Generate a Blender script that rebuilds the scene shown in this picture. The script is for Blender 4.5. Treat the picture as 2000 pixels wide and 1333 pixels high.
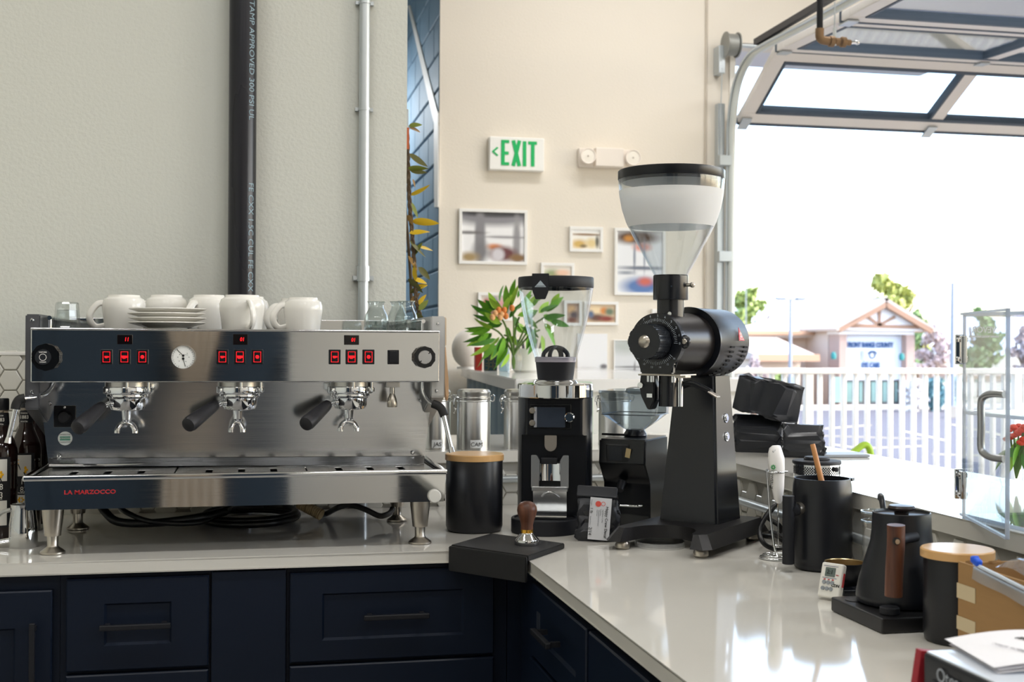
import bpy, bmesh, math, random
from mathutils import Vector, Matrix, Euler
random.seed(7)
for o in list(bpy.data.objects): bpy.data.objects.remove(o)
SC = bpy.context.scene
COL = SC.collection
PI = math.pi

# ------------------------------------------------------------------ camera
CZ = 1.388; FPX = 2420.0
_yaw, _th, _pt = math.radians(12), math.radians(.3), math.radians(.178)
FW = Vector((math.sin(_yaw)*math.cos(_pt), math.cos(_yaw)*math.cos(_pt), math.sin(_pt)))
_R0 = Vector((math.cos(_yaw), -math.sin(_yaw), 0)); _U0 = _R0.cross(FW)
RT = _R0*math.cos(_th) + _U0*math.sin(_th); UP = _U0*math.cos(_th) - _R0*math.sin(_th)
cam = bpy.data.cameras.new('camera'); co = bpy.data.objects.new('camera', cam); COL.objects.link(co)
m = Matrix((RT, UP, -FW)).transposed().to_4x4(); m.translation = (0, 0, CZ)
co.matrix_world = m
cam.sensor_width = 36; cam.lens = FPX/2000*36; cam.clip_start = .05; cam.clip_end = 3000
cam.dof.use_dof = True; cam.dof.focus_distance = 2.75; cam.dof.aperture_fstop = 6.5
SC.camera = co

# ------------------------------------------------------------------ world, sun, exposure
W = bpy.data.worlds.new('sky'); SC.world = W; W.use_nodes = True
nt = W.node_tree; bg = nt.nodes['Background']
sky = nt.nodes.new('ShaderNodeTexSky'); sky.sky_type = 'NISHITA'; sky.sun_disc = False
sky.sun_elevation = math.radians(48); sky.sun_rotation = math.radians(110); sky.air_density = 1.0; sky.dust_density = 2.5; sky.ozone_density = 1.0
nt.links.new(sky.outputs[0], bg.inputs[0]); bg.inputs[1].default_value = SKY = 1.0
def lamp(name, typ, loc, energy, color=(1, 1, 1), to=None, **k):
    l = bpy.data.lights.new(name, typ); l.energy = energy; l.color = color
    for a, b in k.items(): setattr(l, a, b)
    o = bpy.data.objects.new(name, l); COL.objects.link(o); o.location = loc
    if to is not None: o.rotation_euler = (Vector(to)-Vector(loc)).to_track_quat('-Z', 'Y').to_euler()
    return o
lamp('sun', 'SUN', (20, -5, 20), 2.6, (1, .94, .85), (20-.75, -5+.27, 20-.62), angle=.01)
def portal(loc, to, sx, sy):
    o = lamp('window_portal', 'AREA', loc, 1, to=to, shape='RECTANGLE', size=sx, size_y=sy); o.data.cycles.is_portal = True
portal((4.45, 6.95, 1.35), (4.45, 0, 1.35), 3.5, 2.7)
portal((6.55, 1.2, 2.05), (0, 1.2, 2.05), 8.0, 2.7)
# added unseen ceiling panels to fill the room with light; housings follow below
FILL_LAMPS = [(-1.2, 1.6), (.9, 1.6), (3.6, 1.6), (-1.2, -1.6), (.9, -1.6), (3.6, -1.6), (3.6, 4.8), (1.9, 5.4)]
for x, y in FILL_LAMPS:
    lamp('ceiling_fill_light', 'AREA', (x, y, 4.12), 29 if y > 4 else 32 if x > 3 else 22, (1, .985, .965), (x, y, 0), shape='RECTANGLE', size=1.15, size_y=.28)
lamp('corridor_fill_light', 'AREA', (.2, 8.4, 3.0), 48, (.93, .97, 1), (.9, 8.2, 1.5), shape='RECTANGLE', size=1.2, size_y=.6)  # added fill light to brighten the corridor's block wall
V = SC.view_settings
SC.display_settings.display_device = 'sRGB'
V.view_transform = 'Standard'; V.look = 'None'; V.exposure = 0.1; V.gamma = 1; V.use_curve_mapping = False
SC.cycles.use_denoising = True
SC.cycles.max_bounces = 14; SC.cycles.transparent_max_bounces = 24; SC.cycles.diffuse_bounces = 6; SC.cycles.glossy_bounces = 6
SC.cycles.sample_clamp_indirect = 6; SC.cycles.caustics_reflective = False; SC.cycles.caustics_refractive = False

# ------------------------------------------------------------------ where a pixel of the photograph lies in the room
def ray(u, v): return FW + RT*((u-1000)/FPX) - UP*((v-666.5)/FPX)
def _on(u, v, ax, val):
    d = ray(u, v); o = Vector((0, 0, CZ)); return o + d*((val-o[ax])/d[ax])
def PX(u, v, x): return _on(u, v, 0, x)
def PY(u, v, y): return _on(u, v, 1, y)
def PZ(u, v, z): return _on(u, v, 2, z)
def mpp(p): return (Vector(p)-Vector((0, 0, CZ))).dot(FW)/FPX     # metres per pixel at a point

# ------------------------------------------------------------------ materials
def lin(c):
    if isinstance(c, str): c = [int(c[i:i+2], 16)/255 for i in (0, 2, 4)]
    return tuple((x/12.92 if x <= .04045 else ((x+.055)/1.055)**2.4) for x in c[:3]) + (1,)
MATS = {}
def mat(name, col, rough=.5, metal=0, bump=0, bscale=60, bdet=3, stretch=None, vary=0, vscale=6, spec=.5, coat=0, emit=0, trans=0, ior=1.45, rvary=0, bdist=.002):
    if name in MATS: return MATS[name]
    M = bpy.data.materials.new(name); M.use_nodes = True; MATS[name] = M
    t = M.node_tree; n = t.nodes; b = n['Principled BSDF']
    c = lin(col)
    b.inputs['Base Color'].default_value = c; b.inputs['Roughness'].default_value = rough; b.inputs['Metallic'].default_value = metal
    b.inputs['Specular IOR Level'].default_value = spec; b.inputs['Coat Weight'].default_value = coat; b.inputs['IOR'].default_value = ior
    b.inputs['Transmission Weight'].default_value = trans
    if emit: b.inputs['Emission Color'].default_value = c; b.inputs['Emission Strength'].default_value = emit
    if bump or vary or rvary:
        tc = n.new('ShaderNodeTexCoord'); mp = n.new('ShaderNodeMapping'); t.links.new(tc.outputs['Object'], mp.inputs[0])
        if stretch: mp.inputs['Scale'].default_value = stretch
        if bump or rvary:
            no = n.new('ShaderNodeTexNoise'); no.inputs['Scale'].default_value = bscale; no.inputs['Detail'].default_value = bdet
            t.links.new(mp.outputs[0], no.inputs['Vector'])
            if bump:
                bu = n.new('ShaderNodeBump'); bu.inputs['Strength'].default_value = bump; bu.inputs['Distance'].default_value = bdist
                t.links.new(no.outputs['Fac'], bu.inputs['Height']); t.links.new(bu.outputs[0], b.inputs['Normal'])
            if rvary:
                mr = n.new('ShaderNodeMapRange'); mr.inputs['To Min'].default_value = max(0, rough-rvary); mr.inputs['To Max'].default_value = rough+rvary
                t.links.new(no.outputs['Fac'], mr.inputs[0]); t.links.new(mr.outputs[0], b.inputs['Roughness'])
        if vary:
            n2 = n.new('ShaderNodeTexNoise'); n2.inputs['Scale'].default_value = vscale; n2.inputs['Detail'].default_value = 5
            t.links.new(mp.outputs[0], n2.inputs['Vector'])
            mx = n.new('ShaderNodeMix'); mx.data_type = 'RGBA'
            mx.inputs[6].default_value = tuple(x*(1-vary) for x in c[:3])+(1,); mx.inputs[7].default_value = tuple(min(1, x*(1+vary)) for x in c[:3])+(1,)
            t.links.new(n2.outputs['Fac'], mx.inputs[0]); t.links.new(mx.outputs[2], b.inputs['Base Color'])
    return M
def wood(name, c1, c2, scale=9, stretch=(1, 1, .12), rough=.4, dist=5):
    M = mat(name, c1, rough); t = M.node_tree; n = t.nodes; b = n['Principled BSDF']
    tc = n.new('ShaderNodeTexCoord'); mp = n.new('ShaderNodeMapping'); mp.inputs['Scale'].default_value = stretch
    no = n.new('ShaderNodeTexNoise'); no.inputs['Scale'].default_value = scale; no.inputs['Detail'].default_value = 6; no.inputs['Distortion'].default_value = dist
    cr = n.new('ShaderNodeValToRGB'); cr.color_ramp.elements[0].color = lin(c1); cr.color_ramp.elements[1].color = lin(c2)
    cr.color_ramp.elements[0].position = .35; cr.color_ramp.elements[1].position = .68
    t.links.new(tc.outputs['Object'], mp.inputs[0]); t.links.new(mp.outputs[0], no.inputs['Vector']); t.links.new(no.outputs['Fac'], cr.inputs[0]); t.links.new(cr.outputs[0], b.inputs['Base Color'])
    return M
def glass(name, tint='ffffff', refl=1.0, rough=.0, haze=0.0, hcol='ffffff', thru=.6):
    # clear sheet: transparent + fresnel gloss (+ a milky share)
    if name in MATS: return MATS[name]
    M = bpy.data.materials.new(name); M.use_nodes = True; MATS[name] = M
    t = M.node_tree; n = t.nodes; n.clear()
    out = n.new('ShaderNodeOutputMaterial'); tr = n.new('ShaderNodeBsdfTransparent'); gl = n.new('ShaderNodeBsdfGlossy'); fr = n.new('ShaderNodeFresnel'); mx = n.new('ShaderNodeMixShader')
    tr.inputs[0].default_value = lin(tint); gl.inputs['Roughness'].default_value = rough; fr.inputs[0].default_value = 1.45
    mu = n.new('ShaderNodeMath'); mu.operation = 'MULTIPLY'; mu.inputs[1].default_value = refl
    ge = n.new('ShaderNodeNewGeometry'); io = n.new('ShaderNodeMapRange'); io.inputs['To Min'].default_value = 1.45; io.inputs['To Max'].default_value = 1/1.45
    t.links.new(ge.outputs['Backfacing'], io.inputs[0]); t.links.new(io.outputs[0], fr.inputs[0]); t.links.new(fr.outputs[0], mu.inputs[0]); t.links.new(mu.outputs[0], mx.inputs[0]); t.links.new(tr.outputs[0], mx.inputs[1]); t.links.new(gl.outputs[0], mx.inputs[2])
    last = mx
    if haze:
        df = n.new('ShaderNodeBsdfDiffuse'); df.inputs[0].default_value = lin(hcol); tl = n.new('ShaderNodeBsdfTranslucent'); tl.inputs[0].default_value = lin(hcol)
        m0 = n.new('ShaderNodeMixShader'); m0.inputs[0].default_value = thru; t.links.new(df.outputs[0], m0.inputs[1]); t.links.new(tl.outputs[0], m0.inputs[2])
        m2 = n.new('ShaderNodeMixShader'); m2.inputs[0].default_value = haze; t.links.new(mx.outputs[0], m2.inputs[1]); t.links.new(m0.outputs[0], m2.inputs[2]); last = m2
    t.links.new(last.outputs[0], out.inputs[0]); return M
def colmat(name='painted_print', rough=.4):
    # flat print: colours stored on the sheet's own points
    if name in MATS: return MATS[name]
    M = bpy.data.materials.new(name); M.use_nodes = True; MATS[name] = M
    t = M.node_tree; a = t.nodes.new('ShaderNodeVertexColor'); a.layer_name = 'Col'; b = t.nodes['Principled BSDF']; b.inputs['Roughness'].default_value = rough
    t.links.new(a.outputs[0], b.inputs['Base Color']); return M

PAINT = mat('wall_paint', 'd5d7d0', .75, bump=.35, bscale=95, bdet=2, bdist=.004)
PAINT2 = mat('warm_wall_paint', 'eae2d5', .75, bump=.25, bscale=95, bdet=2, bdist=.003)
WHITE = mat('white_paint', 'f2f0ec', .5)
QUARTZ = mat('white_quartz', 'dddad2', .07, vary=.05, vscale=5, spec=.6)
NAVY = mat('navy_cabinet_paint', '0c1728', .42, spec=.35)
BLACK = mat('black_powder_coat', '0d1016', .38, bump=.1, bscale=400)
BLACKS = mat('black_satin', '0a0d14', .28)
BLACKM = mat('black_matte', '11131a', .55)
RUBBER = mat('black_rubber', '1c1c1d', .6, bump=.1, bscale=500)
STEEL = mat('polished_steel', 'cfd0d0', .05, 1, rvary=.03, bscale=30, stretch=(.05, 1, 12))
BRUSH = mat('brushed_steel', 'c4c5c6', .24, 1, rvary=.08, bscale=40, stretch=(.05, 1, 14))
SATIN = mat('satin_nickel', 'bdb6ab', .3, 1)
CHROME = mat('chrome', 'e4e6e8', .05, 1)
GALV = mat('galvanised_steel', 'c9d0d4', .38, .75)
BRASS = mat('brass', 'd9a441', .25, 1)
PORC = mat('white_porcelain', 'f0eee8', .16, spec=.6)
TILE = mat('white_hex_tile', 'dcdad2', .22)
GROUT = mat('grey_grout', 'b5b2aa', .85)
WALNUT = wood('walnut', '412419', '704530', 11)
BAMBOO = wood('bamboo', 'dcb27c', 'c99a60', 12, (.1, 1, 1), .28, 1)
BEECH = wood('beech', 'c98f5a', 'b07440', 12, (1, 1, .1), .5, 1)
CLEAR = glass('clear_glass')
CLEARH = glass('clear_plastic', 'f7f9fa', 1.15)
SMOKE = glass('smoky_plastic', 'b9c0c4', 1.2, haze=.06, hcol='b9c2c8')
FROST = glass('frosted_band', 'ffffff', .6, .1, haze=.88, hcol='ffffff', thru=.25)
ACRYL = glass('acrylic_sheet', 'f6f9fb', 1.0)
ACRYLE = glass('acrylic_edge', 'd6dde6', 1.2, haze=.6, hcol='e6ebf2')
LCD = mat('dark_screen', '20242b', .15)
LED = mat('red_led', 'ff1420', .4, emit=1.1)
INK = mat('black_ink', '151515', .6)
RED = mat('red_paint', 'c0242c', .4)
PAPER = mat('white_paper', 'f1f0f3', .75)
FRAMEW = mat('white_frame', 'f3f2ef', .45)
CARD = mat('corrugated_card', 'a07c50', .85, vary=.06, vscale=20, stretch=(1, 1, 8))
STEM = mat('plant_stem', '5c7a33', .6)

# ------------------------------------------------------------------ mesh building
class B:
    def __init__(s): s.b = bmesh.new(); s.wn = False
    def _x(s, vs, M):
        if M is not None: bmesh.ops.transform(s.b, matrix=M, verts=vs)
    def box(s, c, d, rot=None, bev=0, seg=2):
        r = bmesh.ops.create_cube(s.b, size=1); vs = r['verts']
        bmesh.ops.scale(s.b, vec=d, verts=vs)
        if bev:
            s.wn = True
            es = list({e for v in vs for e in v.link_edges}); q = bmesh.ops.bevel(s.b, geom=es, offset=bev, segments=seg, affect='EDGES', profile=.5, clamp_overlap=True)
            vs = list({v for f in q['faces'] for v in f.verts} | {v for v in vs if v.is_valid})
        M = Matrix.Translation(c)
        if rot is not None: M = M @ (rot.to_matrix().to_4x4() if isinstance(rot, Euler) else rot)
        s._x(vs, M); return s
    def bb(s, x0, x1, y0, y1, z0, z1, bev=0): return s.box(((x0+x1)/2, (y0+y1)/2, (z0+z1)/2), (abs(x1-x0), abs(y1-y0), abs(z1-z0)), bev=bev)
    def lathe(s, prof, c=(0, 0, 0), seg=32, rot=None, sx=1, sy=1, arc=None):
        rings = []; n0 = len(s.b.verts); allv = []
        full = arc is None; a0, a1 = arc or (0, 2*PI); cnt = seg if full else seg+1
        for r, z in prof:
            if r < 1e-6: v = s.b.verts.new((0, 0, z)); rings.append([v]); allv.append(v)
            else:
                ring = [s.b.verts.new((r*sx*math.cos(a0+(a1-a0)*i/seg), r*sy*math.sin(a0+(a1-a0)*i/seg), z)) for i in range(cnt)]; rings.append(ring); allv += ring
        for A, C in zip(rings, rings[1:]):
            for i in range(seg):
                j = (i+1) % cnt
                if len(A) == 1 and len(C) == 1: continue
                if len(A) == 1: f = (A[0], C[j], C[i])
                elif len(C) == 1: f = (A[i], A[j], C[0])
                else: f = (A[i], A[j], C[j], C[i])
                try: s.b.faces.new(f)
                except ValueError: pass
        M = Matrix.Translation(c)
        if rot is not None: M = M @ (rot.to_matrix().to_4x4() if isinstance(rot, Euler) else rot)
        s._x(allv, M); return s
    def cyl(s, p0, p1, r0, r1=None, seg=20, bev=0):
        p0, p1 = Vector(p0), Vector(p1); d = p1-p0; L = d.length; r1 = r0 if r1 is None else r1
        if bev: prof = [(0, 0), (r0-bev, 0), (r0, bev), (r1, L-bev), (r1-bev, L), (0, L)]
        else: prof = [(0, 0), (r0, 0), (r1, L), (0, L)]
        return s.lathe(prof, p0, seg, d.to_track_quat('Z', 'Y').to_matrix().to_4x4())
    def tube(s, pts, r, seg=8, sub=6, closed=False, flat=None):
        pts = [Vector(p) for p in pts]; seg = max(seg, 11) if seg > 6 else seg
        if sub > 1:
            q = []; n = len(pts)
            for i in range(n if closed else n-1):
                g = lambda k: pts[k % n] if closed else pts[max(0, min(n-1, k))]
                a, b_, c, d = g(i-1), g(i), g(i+1), g(i+2)
                for k in range(sub):
                    t = k/sub; q.append(.5*((2*b_)+(c-a)*t+(2*a-5*b_+4*c-d)*t*t+(3*b_-a-3*c+d)*t**3))
            if not closed: q.append(pts[-1])
            pts = q
        n = len(pts); rings = []; up = None
        for i, p in enumerate(pts):
            if closed: tg = (pts[(i+1) % n]-pts[i-1])
            else: tg = pts[min(n-1, i+1)]-pts[max(0, i-1)]
            tg.normalize()
            if up is None: up = tg.orthogonal().normalized()
            up = (up-tg*up.dot(tg)); up = up.normalized() if up.length > 1e-6 else tg.orthogonal().normalized()
            sd = tg.cross(up); rr = r(i/(n-1)) if callable(r) else r
            fx = flat or 1
            rings.append([s.b.verts.new(p+up*rr*math.cos(2*PI*k/seg)+sd*rr*fx*math.sin(2*PI*k/seg)) for k in range(seg)])
        rng = range(n) if closed else range(n-1)
        for i in rng:
            A, C = rings[i], rings[(i+1) % n]
            for k in range(seg):
                f = (A[k], A[(k+1) % seg], C[(k+1) % seg], C[k])
                try: s.b.faces.new(f)
                except ValueError: pass
        if not closed:
            s.b.faces.new(list(reversed(rings[0]))); s.b.faces.new(rings[-1])
        return s
    def prism(s, poly, d, M=None, bev=0):
        # polygon in local xy, extruded from z=0 to z=d
        lo = [s.b.verts.new((x, y, 0)) for x, y in poly]; hi = [s.b.verts.new((x, y, d)) for x, y in poly]; n = len(poly)
        fs = [s.b.faces.new(list(reversed(lo))), s.b.faces.new(hi)]
        for i in range(n): fs.append(s.b.faces.new((lo[i], lo[(i+1) % n], hi[(i+1) % n], hi[i])))
        vs = lo+hi
        if bev:
            s.wn = True
            es = list({e for v in vs for e in v.link_edges}); q = bmesh.ops.bevel(s.b, geom=es, offset=bev, segments=2, affect='EDGES', clamp_overlap=True)
            vs = list({v for f in q['faces'] for v in f.verts} | {v for v in vs if v.is_valid})
        s._x(vs, M); return s
    def ball(s, c, r, sc=(1, 1, 1), seg=20, rot=None):
        q = bmesh.ops.create_uvsphere(s.b, u_segments=seg, v_segments=max(6, seg//2), radius=r)
        M = Matrix.Translation(c) @ (rot.to_matrix().to_4x4() if rot else Matrix()) @ Matrix.Diagonal((*sc, 1)); s._x(q['verts'], M); return s
    def face(s, pts):
        s.b.faces.new([s.b.verts.new(p) for p in pts]); return s
    def grid(s, nx, ny, fn):
        g = [[s.b.verts.new(fn(i/nx, j/ny)) for i in range(nx+1)] for j in range(ny+1)]
        for j in range(ny):
            for i in range(nx): s.b.faces.new((g[j][i], g[j][i+1], g[j+1][i+1], g[j+1][i]))
        return s
    def mesh(s, name, angle=35, fix=True):
        if fix: bmesh.ops.recalc_face_normals(s.b, faces=s.b.faces)
        me = bpy.data.meshes.new(name); s.b.to_mesh(me); s.b.free()
        for p in me.polygons: p.use_smooth = True
        me.set_sharp_from_angle(angle=math.radians(angle)); return me
    def obj(s, name, mt, par=None, off=None, angle=35, fix=True, loc=None, rot=None):
        # off: subtract this (mesh written in world coordinates)
        if off is not None: bmesh.ops.translate(s.b, vec=-Vector(off), verts=s.b.verts)
        wn = s.wn; me = s.mesh(name, 50 if wn else angle, fix); me.materials.append(mt)
        o = link(name, me, par, loc, rot)
        if wn: k = o.modifiers.new('weighted_normal', 'WEIGHTED_NORMAL'); k.keep_sharp = True; k.weight = 80
        return o
def link(name, me, par=None, loc=None, rot=None):
    o = bpy.data.objects.new(name, me); COL.objects.link(o)
    if par is not None: o.parent = par
    if loc is not None: o.location = loc
    if rot is not None: o.rotation_euler = rot
    return o
def tag(o, label, cat, group=None):
    o['label'] = label; o['category'] = cat
    if group: o['group'] = group
    return o
def thing(name, label, cat, loc, rz=0, group=None):
    o = bpy.data.objects.new(name, None); COL.objects.link(o); o.location = loc; o.rotation_euler = (0, 0, rz); o.empty_display_size = .05
    return tag(o, label, cat, group)
def struct(o): o['kind'] = 'structure'; return o
def stuff(o): o['kind'] = 'stuff'; return o
def dup(root, loc, rz=None, label=None, group=None):
    r = root.copy(); COL.objects.link(r); r.location = loc
    if rz is not None: r.rotation_euler = (0, 0, rz)
    if label: r['label'] = label
    if group: r['group'] = group
    for ch in [c for c in root.children]:
        c = ch.copy(); COL.objects.link(c); c.parent = r
        for g in [x for x in ch.children]:
            d = g.copy(); COL.objects.link(d); d.parent = c
    return r
def text(s, size, mt, name, par, loc, rot, sx=1, ext=.0006, align='CENTER', bold=0, shear=0):
    cu = bpy.data.curves.new(name, 'FONT'); cu.body = s; cu.size = size; cu.extrude = ext; cu.align_x = align; cu.align_y = 'CENTER'; cu.resolution_u = 3; cu.offset = bold; cu.shear = shear
    tmp = bpy.data.objects.new('tmp_text', cu); COL.objects.link(tmp)
    dg = bpy.context.evaluated_depsgraph_get(); me = bpy.data.meshes.new_from_object(tmp.evaluated_get(dg)); bpy.data.objects.remove(tmp); bpy.data.curves.remove(cu)
    me.transform(Matrix.Diagonal((sx, 1, 1, 1))); me.name = name; me.materials.clear(); me.materials.append(mt)
    return link(name, me, par, loc, rot)
FRONT = (PI/2, 0, 0)            # text that faces -Y
# ================================================================== ROOM SHELL
CT = .91                       # worktop height
WY = 3.63                      # face of the near back wall
YF = 6.75                      # face of the far wall
CEIL = 4.2
def slab(name, x0, x1, y0, y1, z0, z1, mt, **k): return struct(B().bb(x0, x1, y0, y1, z0, z1, **k).obj(name, mt))
CONC = mat('concrete_floor', '8d8a86', .35, vary=.12, vscale=2)
slab('floor', -2.8, 6.6, -3.8, 11.7, -.12, 0, CONC)
slab('ceiling', -2.8, 6.8, -3.8, 11.7, CEIL, CEIL+.15, mat('ceiling_paint', 'e6e4df', .8))
slab('wall_back', -2.6, .452, WY, WY+.15, 0, CEIL, PAINT)
slab('wall_left', -2.8, -2.6, -3.8, 11.7, 0, CEIL, PAINT)
slab('wall_front', -2.6, 6.6, -3.8, -3.6, 0, CEIL, PAINT2)
slab('wall_corridor_end', -2.6, 1.25, 11.5, 11.7, 0, CEIL, PAINT2)
# right-hand wall with its long window opening
b = B(); b.bb(6.6, 6.8, -3.8, 6.95, 0, .7).bb(6.6, 6.8, -3.8, 6.95, 3.4, CEIL).bb(6.6, 6.8, -3.8, -2.8, .7, 3.4).bb(6.6, 6.8, 5.2, 6.95, .7, 3.4)
for y in (-.8, 1.2, 3.2): b.bb(6.62, 6.78, y-.05, y+.05, .7, 3.4)
struct(b.obj('wall_right', PAINT2))
# far wall with the overhead-door opening
GX0, GX1, GZ = 2.715, 6.2, 3.15
b = B(); b.bb(1.02, GX0, YF, YF+.004, 0, CEIL).bb(1.2, GX0, YF+.004, YF+.2, 0, CEIL).bb(GX0, GX1, YF, YF+.2, GZ, CEIL).bb(GX1, 6.6, YF, YF+.2, 0, CEIL)
struct(b.obj('wall_far', PAINT2))
# low walls that carry the bar ledge
struct(B().prism([(.452, WY), (1.30, WY), (1.30, .5), (1.42, .5), (1.42, WY+.13), (.452, WY+.13)], 1.035).obj('wall_low', GROUT))
# block wall of the corridor
BLOCK = mat('blue_block_paint', '6f8ea6', .6, bump=.25, bscale=60, vary=.1, vscale=14)
cmu = struct(B().bb(1.03, 1.2, YF+.004, 11.5, 0, CEIL).obj('wall_corridor', mat('blue_mortar', '5f7d95', .8)))
def blk(n):
    b = B().box((0, 0, 0), (.03, n-.01, .188), bev=.006, seg=1); me = b.mesh('block', 30); me.materials.append(BLOCK); return me
FULLB, HALFB = blk(.4), blk(.2)
for r in range(5, 21):
    y = YF
    for c in range(6):
        n = .2 if (r % 2 and c == 0) else .4
        link('block', HALFB if n == .2 else FULLB, cmu, (1.031, y+n/2, .1+r*.2)); y += n
def quad_strip(name, pts, x):  # sunlight drawn as a flat white bar on the block wall
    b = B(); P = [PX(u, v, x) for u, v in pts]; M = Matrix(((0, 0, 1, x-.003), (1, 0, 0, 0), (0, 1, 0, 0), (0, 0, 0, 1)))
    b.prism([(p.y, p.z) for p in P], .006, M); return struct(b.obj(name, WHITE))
quad_strip('sun_streak', [(797, 12), (801, 10), (856, 222), (856, 405), (849, 405), (848, 240)], 1.012)  # white strip in place of sunlight falling on the blocks

# hexagonal tiles: flat-topped, proud of the grout bed
HR = .0305
def hexmesh():
    b = B(); n = 6; r = HR
    R1 = [(r*math.cos(PI/3*i), r*math.sin(PI/3*i)) for i in range(6)]; R2 = [(x*.93, y*.93) for x, y in R1]
    v0 = [b.b.verts.new((x, 0, z)) for x, z in R1]; v1 = [b.b.verts.new((x, -.005, z)) for x, z in R1]; v2 = [b.b.verts.new((x, -.0065, z)) for x, z in R2]
    for A, C in ((v0, v1), (v1, v2)):
        for i in range(6): b.b.faces.new((A[i], A[(i+1) % 6], C[(i+1) % 6], C[i]))
    b.b.faces.new(v2); me = b.mesh('tile', 20); me.materials.append(TILE); return me
HEX = hexmesh(); HW, HH = .0485, .0562
def tiles(par, fn, u0, u1, z0, z1, rz):
    i = 0; u = u0
    while u < u1:
        z = z0+HH*.5+(HH/2 if i % 2 else 0)
        while z < z1:
            p = fn(u, z); link('tile', HEX, par, p, (0, 0, rz)); z += HH
        u += HW; i += 1
bp = struct(B().bb(-1.6, .452, WY-.004, WY+.001, CT, 1.358).obj('backsplash_1', GROUT)); bp.name = 'trim_2'
tiles(bp, lambda u, z: (u, WY-.004, z), -.98, -.42, CT-.02, 1.34, 0)
tiles(bp, lambda u, z: (u, WY-.004, z), -.42, .46, CT-.02, 1.03, 0)
struct(B().bb(-1.6, .452, WY-.013, WY, 1.352, 1.362, bev=.002).obj('trim_3', WHITE))
lw = bpy.data.objects['wall_low']
tiles(lw, lambda u, z: (u, WY, z), .48, 1.29, CT-.02, 1.02, 0)
tiles(lw, lambda u, z: (1.30, u, z), 1.55, 3.6, CT-.02, 1.02, -PI/2)
# housings of the added ceiling fill panels
for x, y in FILL_LAMPS:
    t = thing('ceiling_fill_panel', 'added unseen white ceiling fill panel %s' % ['over the espresso machine', 'over the tamping mat', 'over the right of the room', 'over the added cupboard behind the camera', 'behind the camera, right of the added cupboard', 'over the added counter behind the camera', 'before the far wall near the glass door', 'before the far wall near the EXIT sign'][FILL_LAMPS.index((x, y))], 'light', (x, y, 4.135), 0, 'added ceiling fill panels')
    B().bb(-.6, .6, -.16, .16, 0, .064, bev=.006).obj('housing', WHITE, t)

t = thing('corridor_fill_housing', 'added white housing of the corridor fill light, unseen behind the near wall', 'lamp', (.16, 8.4, 3.0))  # housing and rod added around the corridor fill light
B().box((0, 0, 0), (.05, 1.24, .64), Euler((0, .0, 0)), bev=.006).cyl((0, 0, .3), (0, 0, CEIL-3.0), .01).obj('housing', WHITE, t)

# ================================================================== OVERHEAD GLASS DOOR (rolled up)
ALU = mat('white_aluminium', 'f8f2ee', .4); GASK = mat('grey_gasket', '4a5666', .5)
DOOR = thing('door_1', 'x', 'x', (GX0, YF, 0)); del DOOR['label']; del DOOR['category']; struct(DOOR); DO = Vector((GX0, YF, 0))
X0, X1 = GX0+.04, GX1+.1
secs = [((6.735, 2.70), (6.21, 2.985)), ((6.19, 2.99), (5.47, 2.965)), ((5.45, 2.964), (4.78, 2.96)), ((4.76, 2.96), (4.1, 2.955))]
pw = 1.215
for (ya, za), (yb, zb) in secs:
    d = Vector((0, yb-ya, zb-za)); L = d.length; d.normalize(); nrm = Vector((0, d.z, -d.y))
    if nrm.z > 0: nrm = -nrm
    def fb(x0, x1, t0, t1, h, hh=0):
        cx = (x0+x1)/2; c = Vector((cx, ya, za))+d*((t0+t1)/2)+nrm*(hh)
        Mx = Matrix((Vector((1, 0, 0)), d, nrm)).transposed().to_4x4()
        return c, (x1-x0, t1-t0, h), Mx
    for t0, t1 in ((0, .085), (L-.07, L)):
        c, s, Mx = fb(X0, X1, t0, t1, .045); B().box(c, s, Mx, bev=.004).obj('rail', ALU, DOOR, DO)
        tt = (t1, t1+.022) if t0 == 0 else (t0-.022, t0)
        c, s, Mx = fb(X0+.08, X1-.08, *tt, .05); B().box(c, s, Mx).obj('gasket', GASK, DOOR, DO)
    c, s, Mx = fb(X0, X1, -.02, 0, .05); B().box(c, s, Mx).obj('edge_seal', GASK, DOOR, DO)
    xs = [X0+.04, X0+pw, X0+2*pw, X0+3*pw-.1]
    for x in xs:
        c, s, Mx = fb(x-.04, x+.04, .085, L-.07, .042); B().box(c, s, Mx, bev=.004).obj('stile', ALU, DOOR, DO)
        c, s, Mx = fb(x-.055 if x != xs[0] else x+.04, x-.04 if x != xs[0] else x+.055, .085, L-.07, .048); B().box(c, s, Mx).obj('gasket', GASK, DOOR, DO)
        c, s, Mx = fb(x-.03, x+.03, -.05, .05, .01, .03); B().box(c, s, Mx, bev=.002).obj('hinge', GALV, DOOR, DO)
    for xa, xb in zip(xs, xs[1:]):
        c, s, Mx = fb(xa+.03, xb-.03, .07, L-.06, .006); B().box(c, s, Mx).obj('pane', glass('door_glass', 'f4f8fa', 1.0), DOOR, DO)
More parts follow.
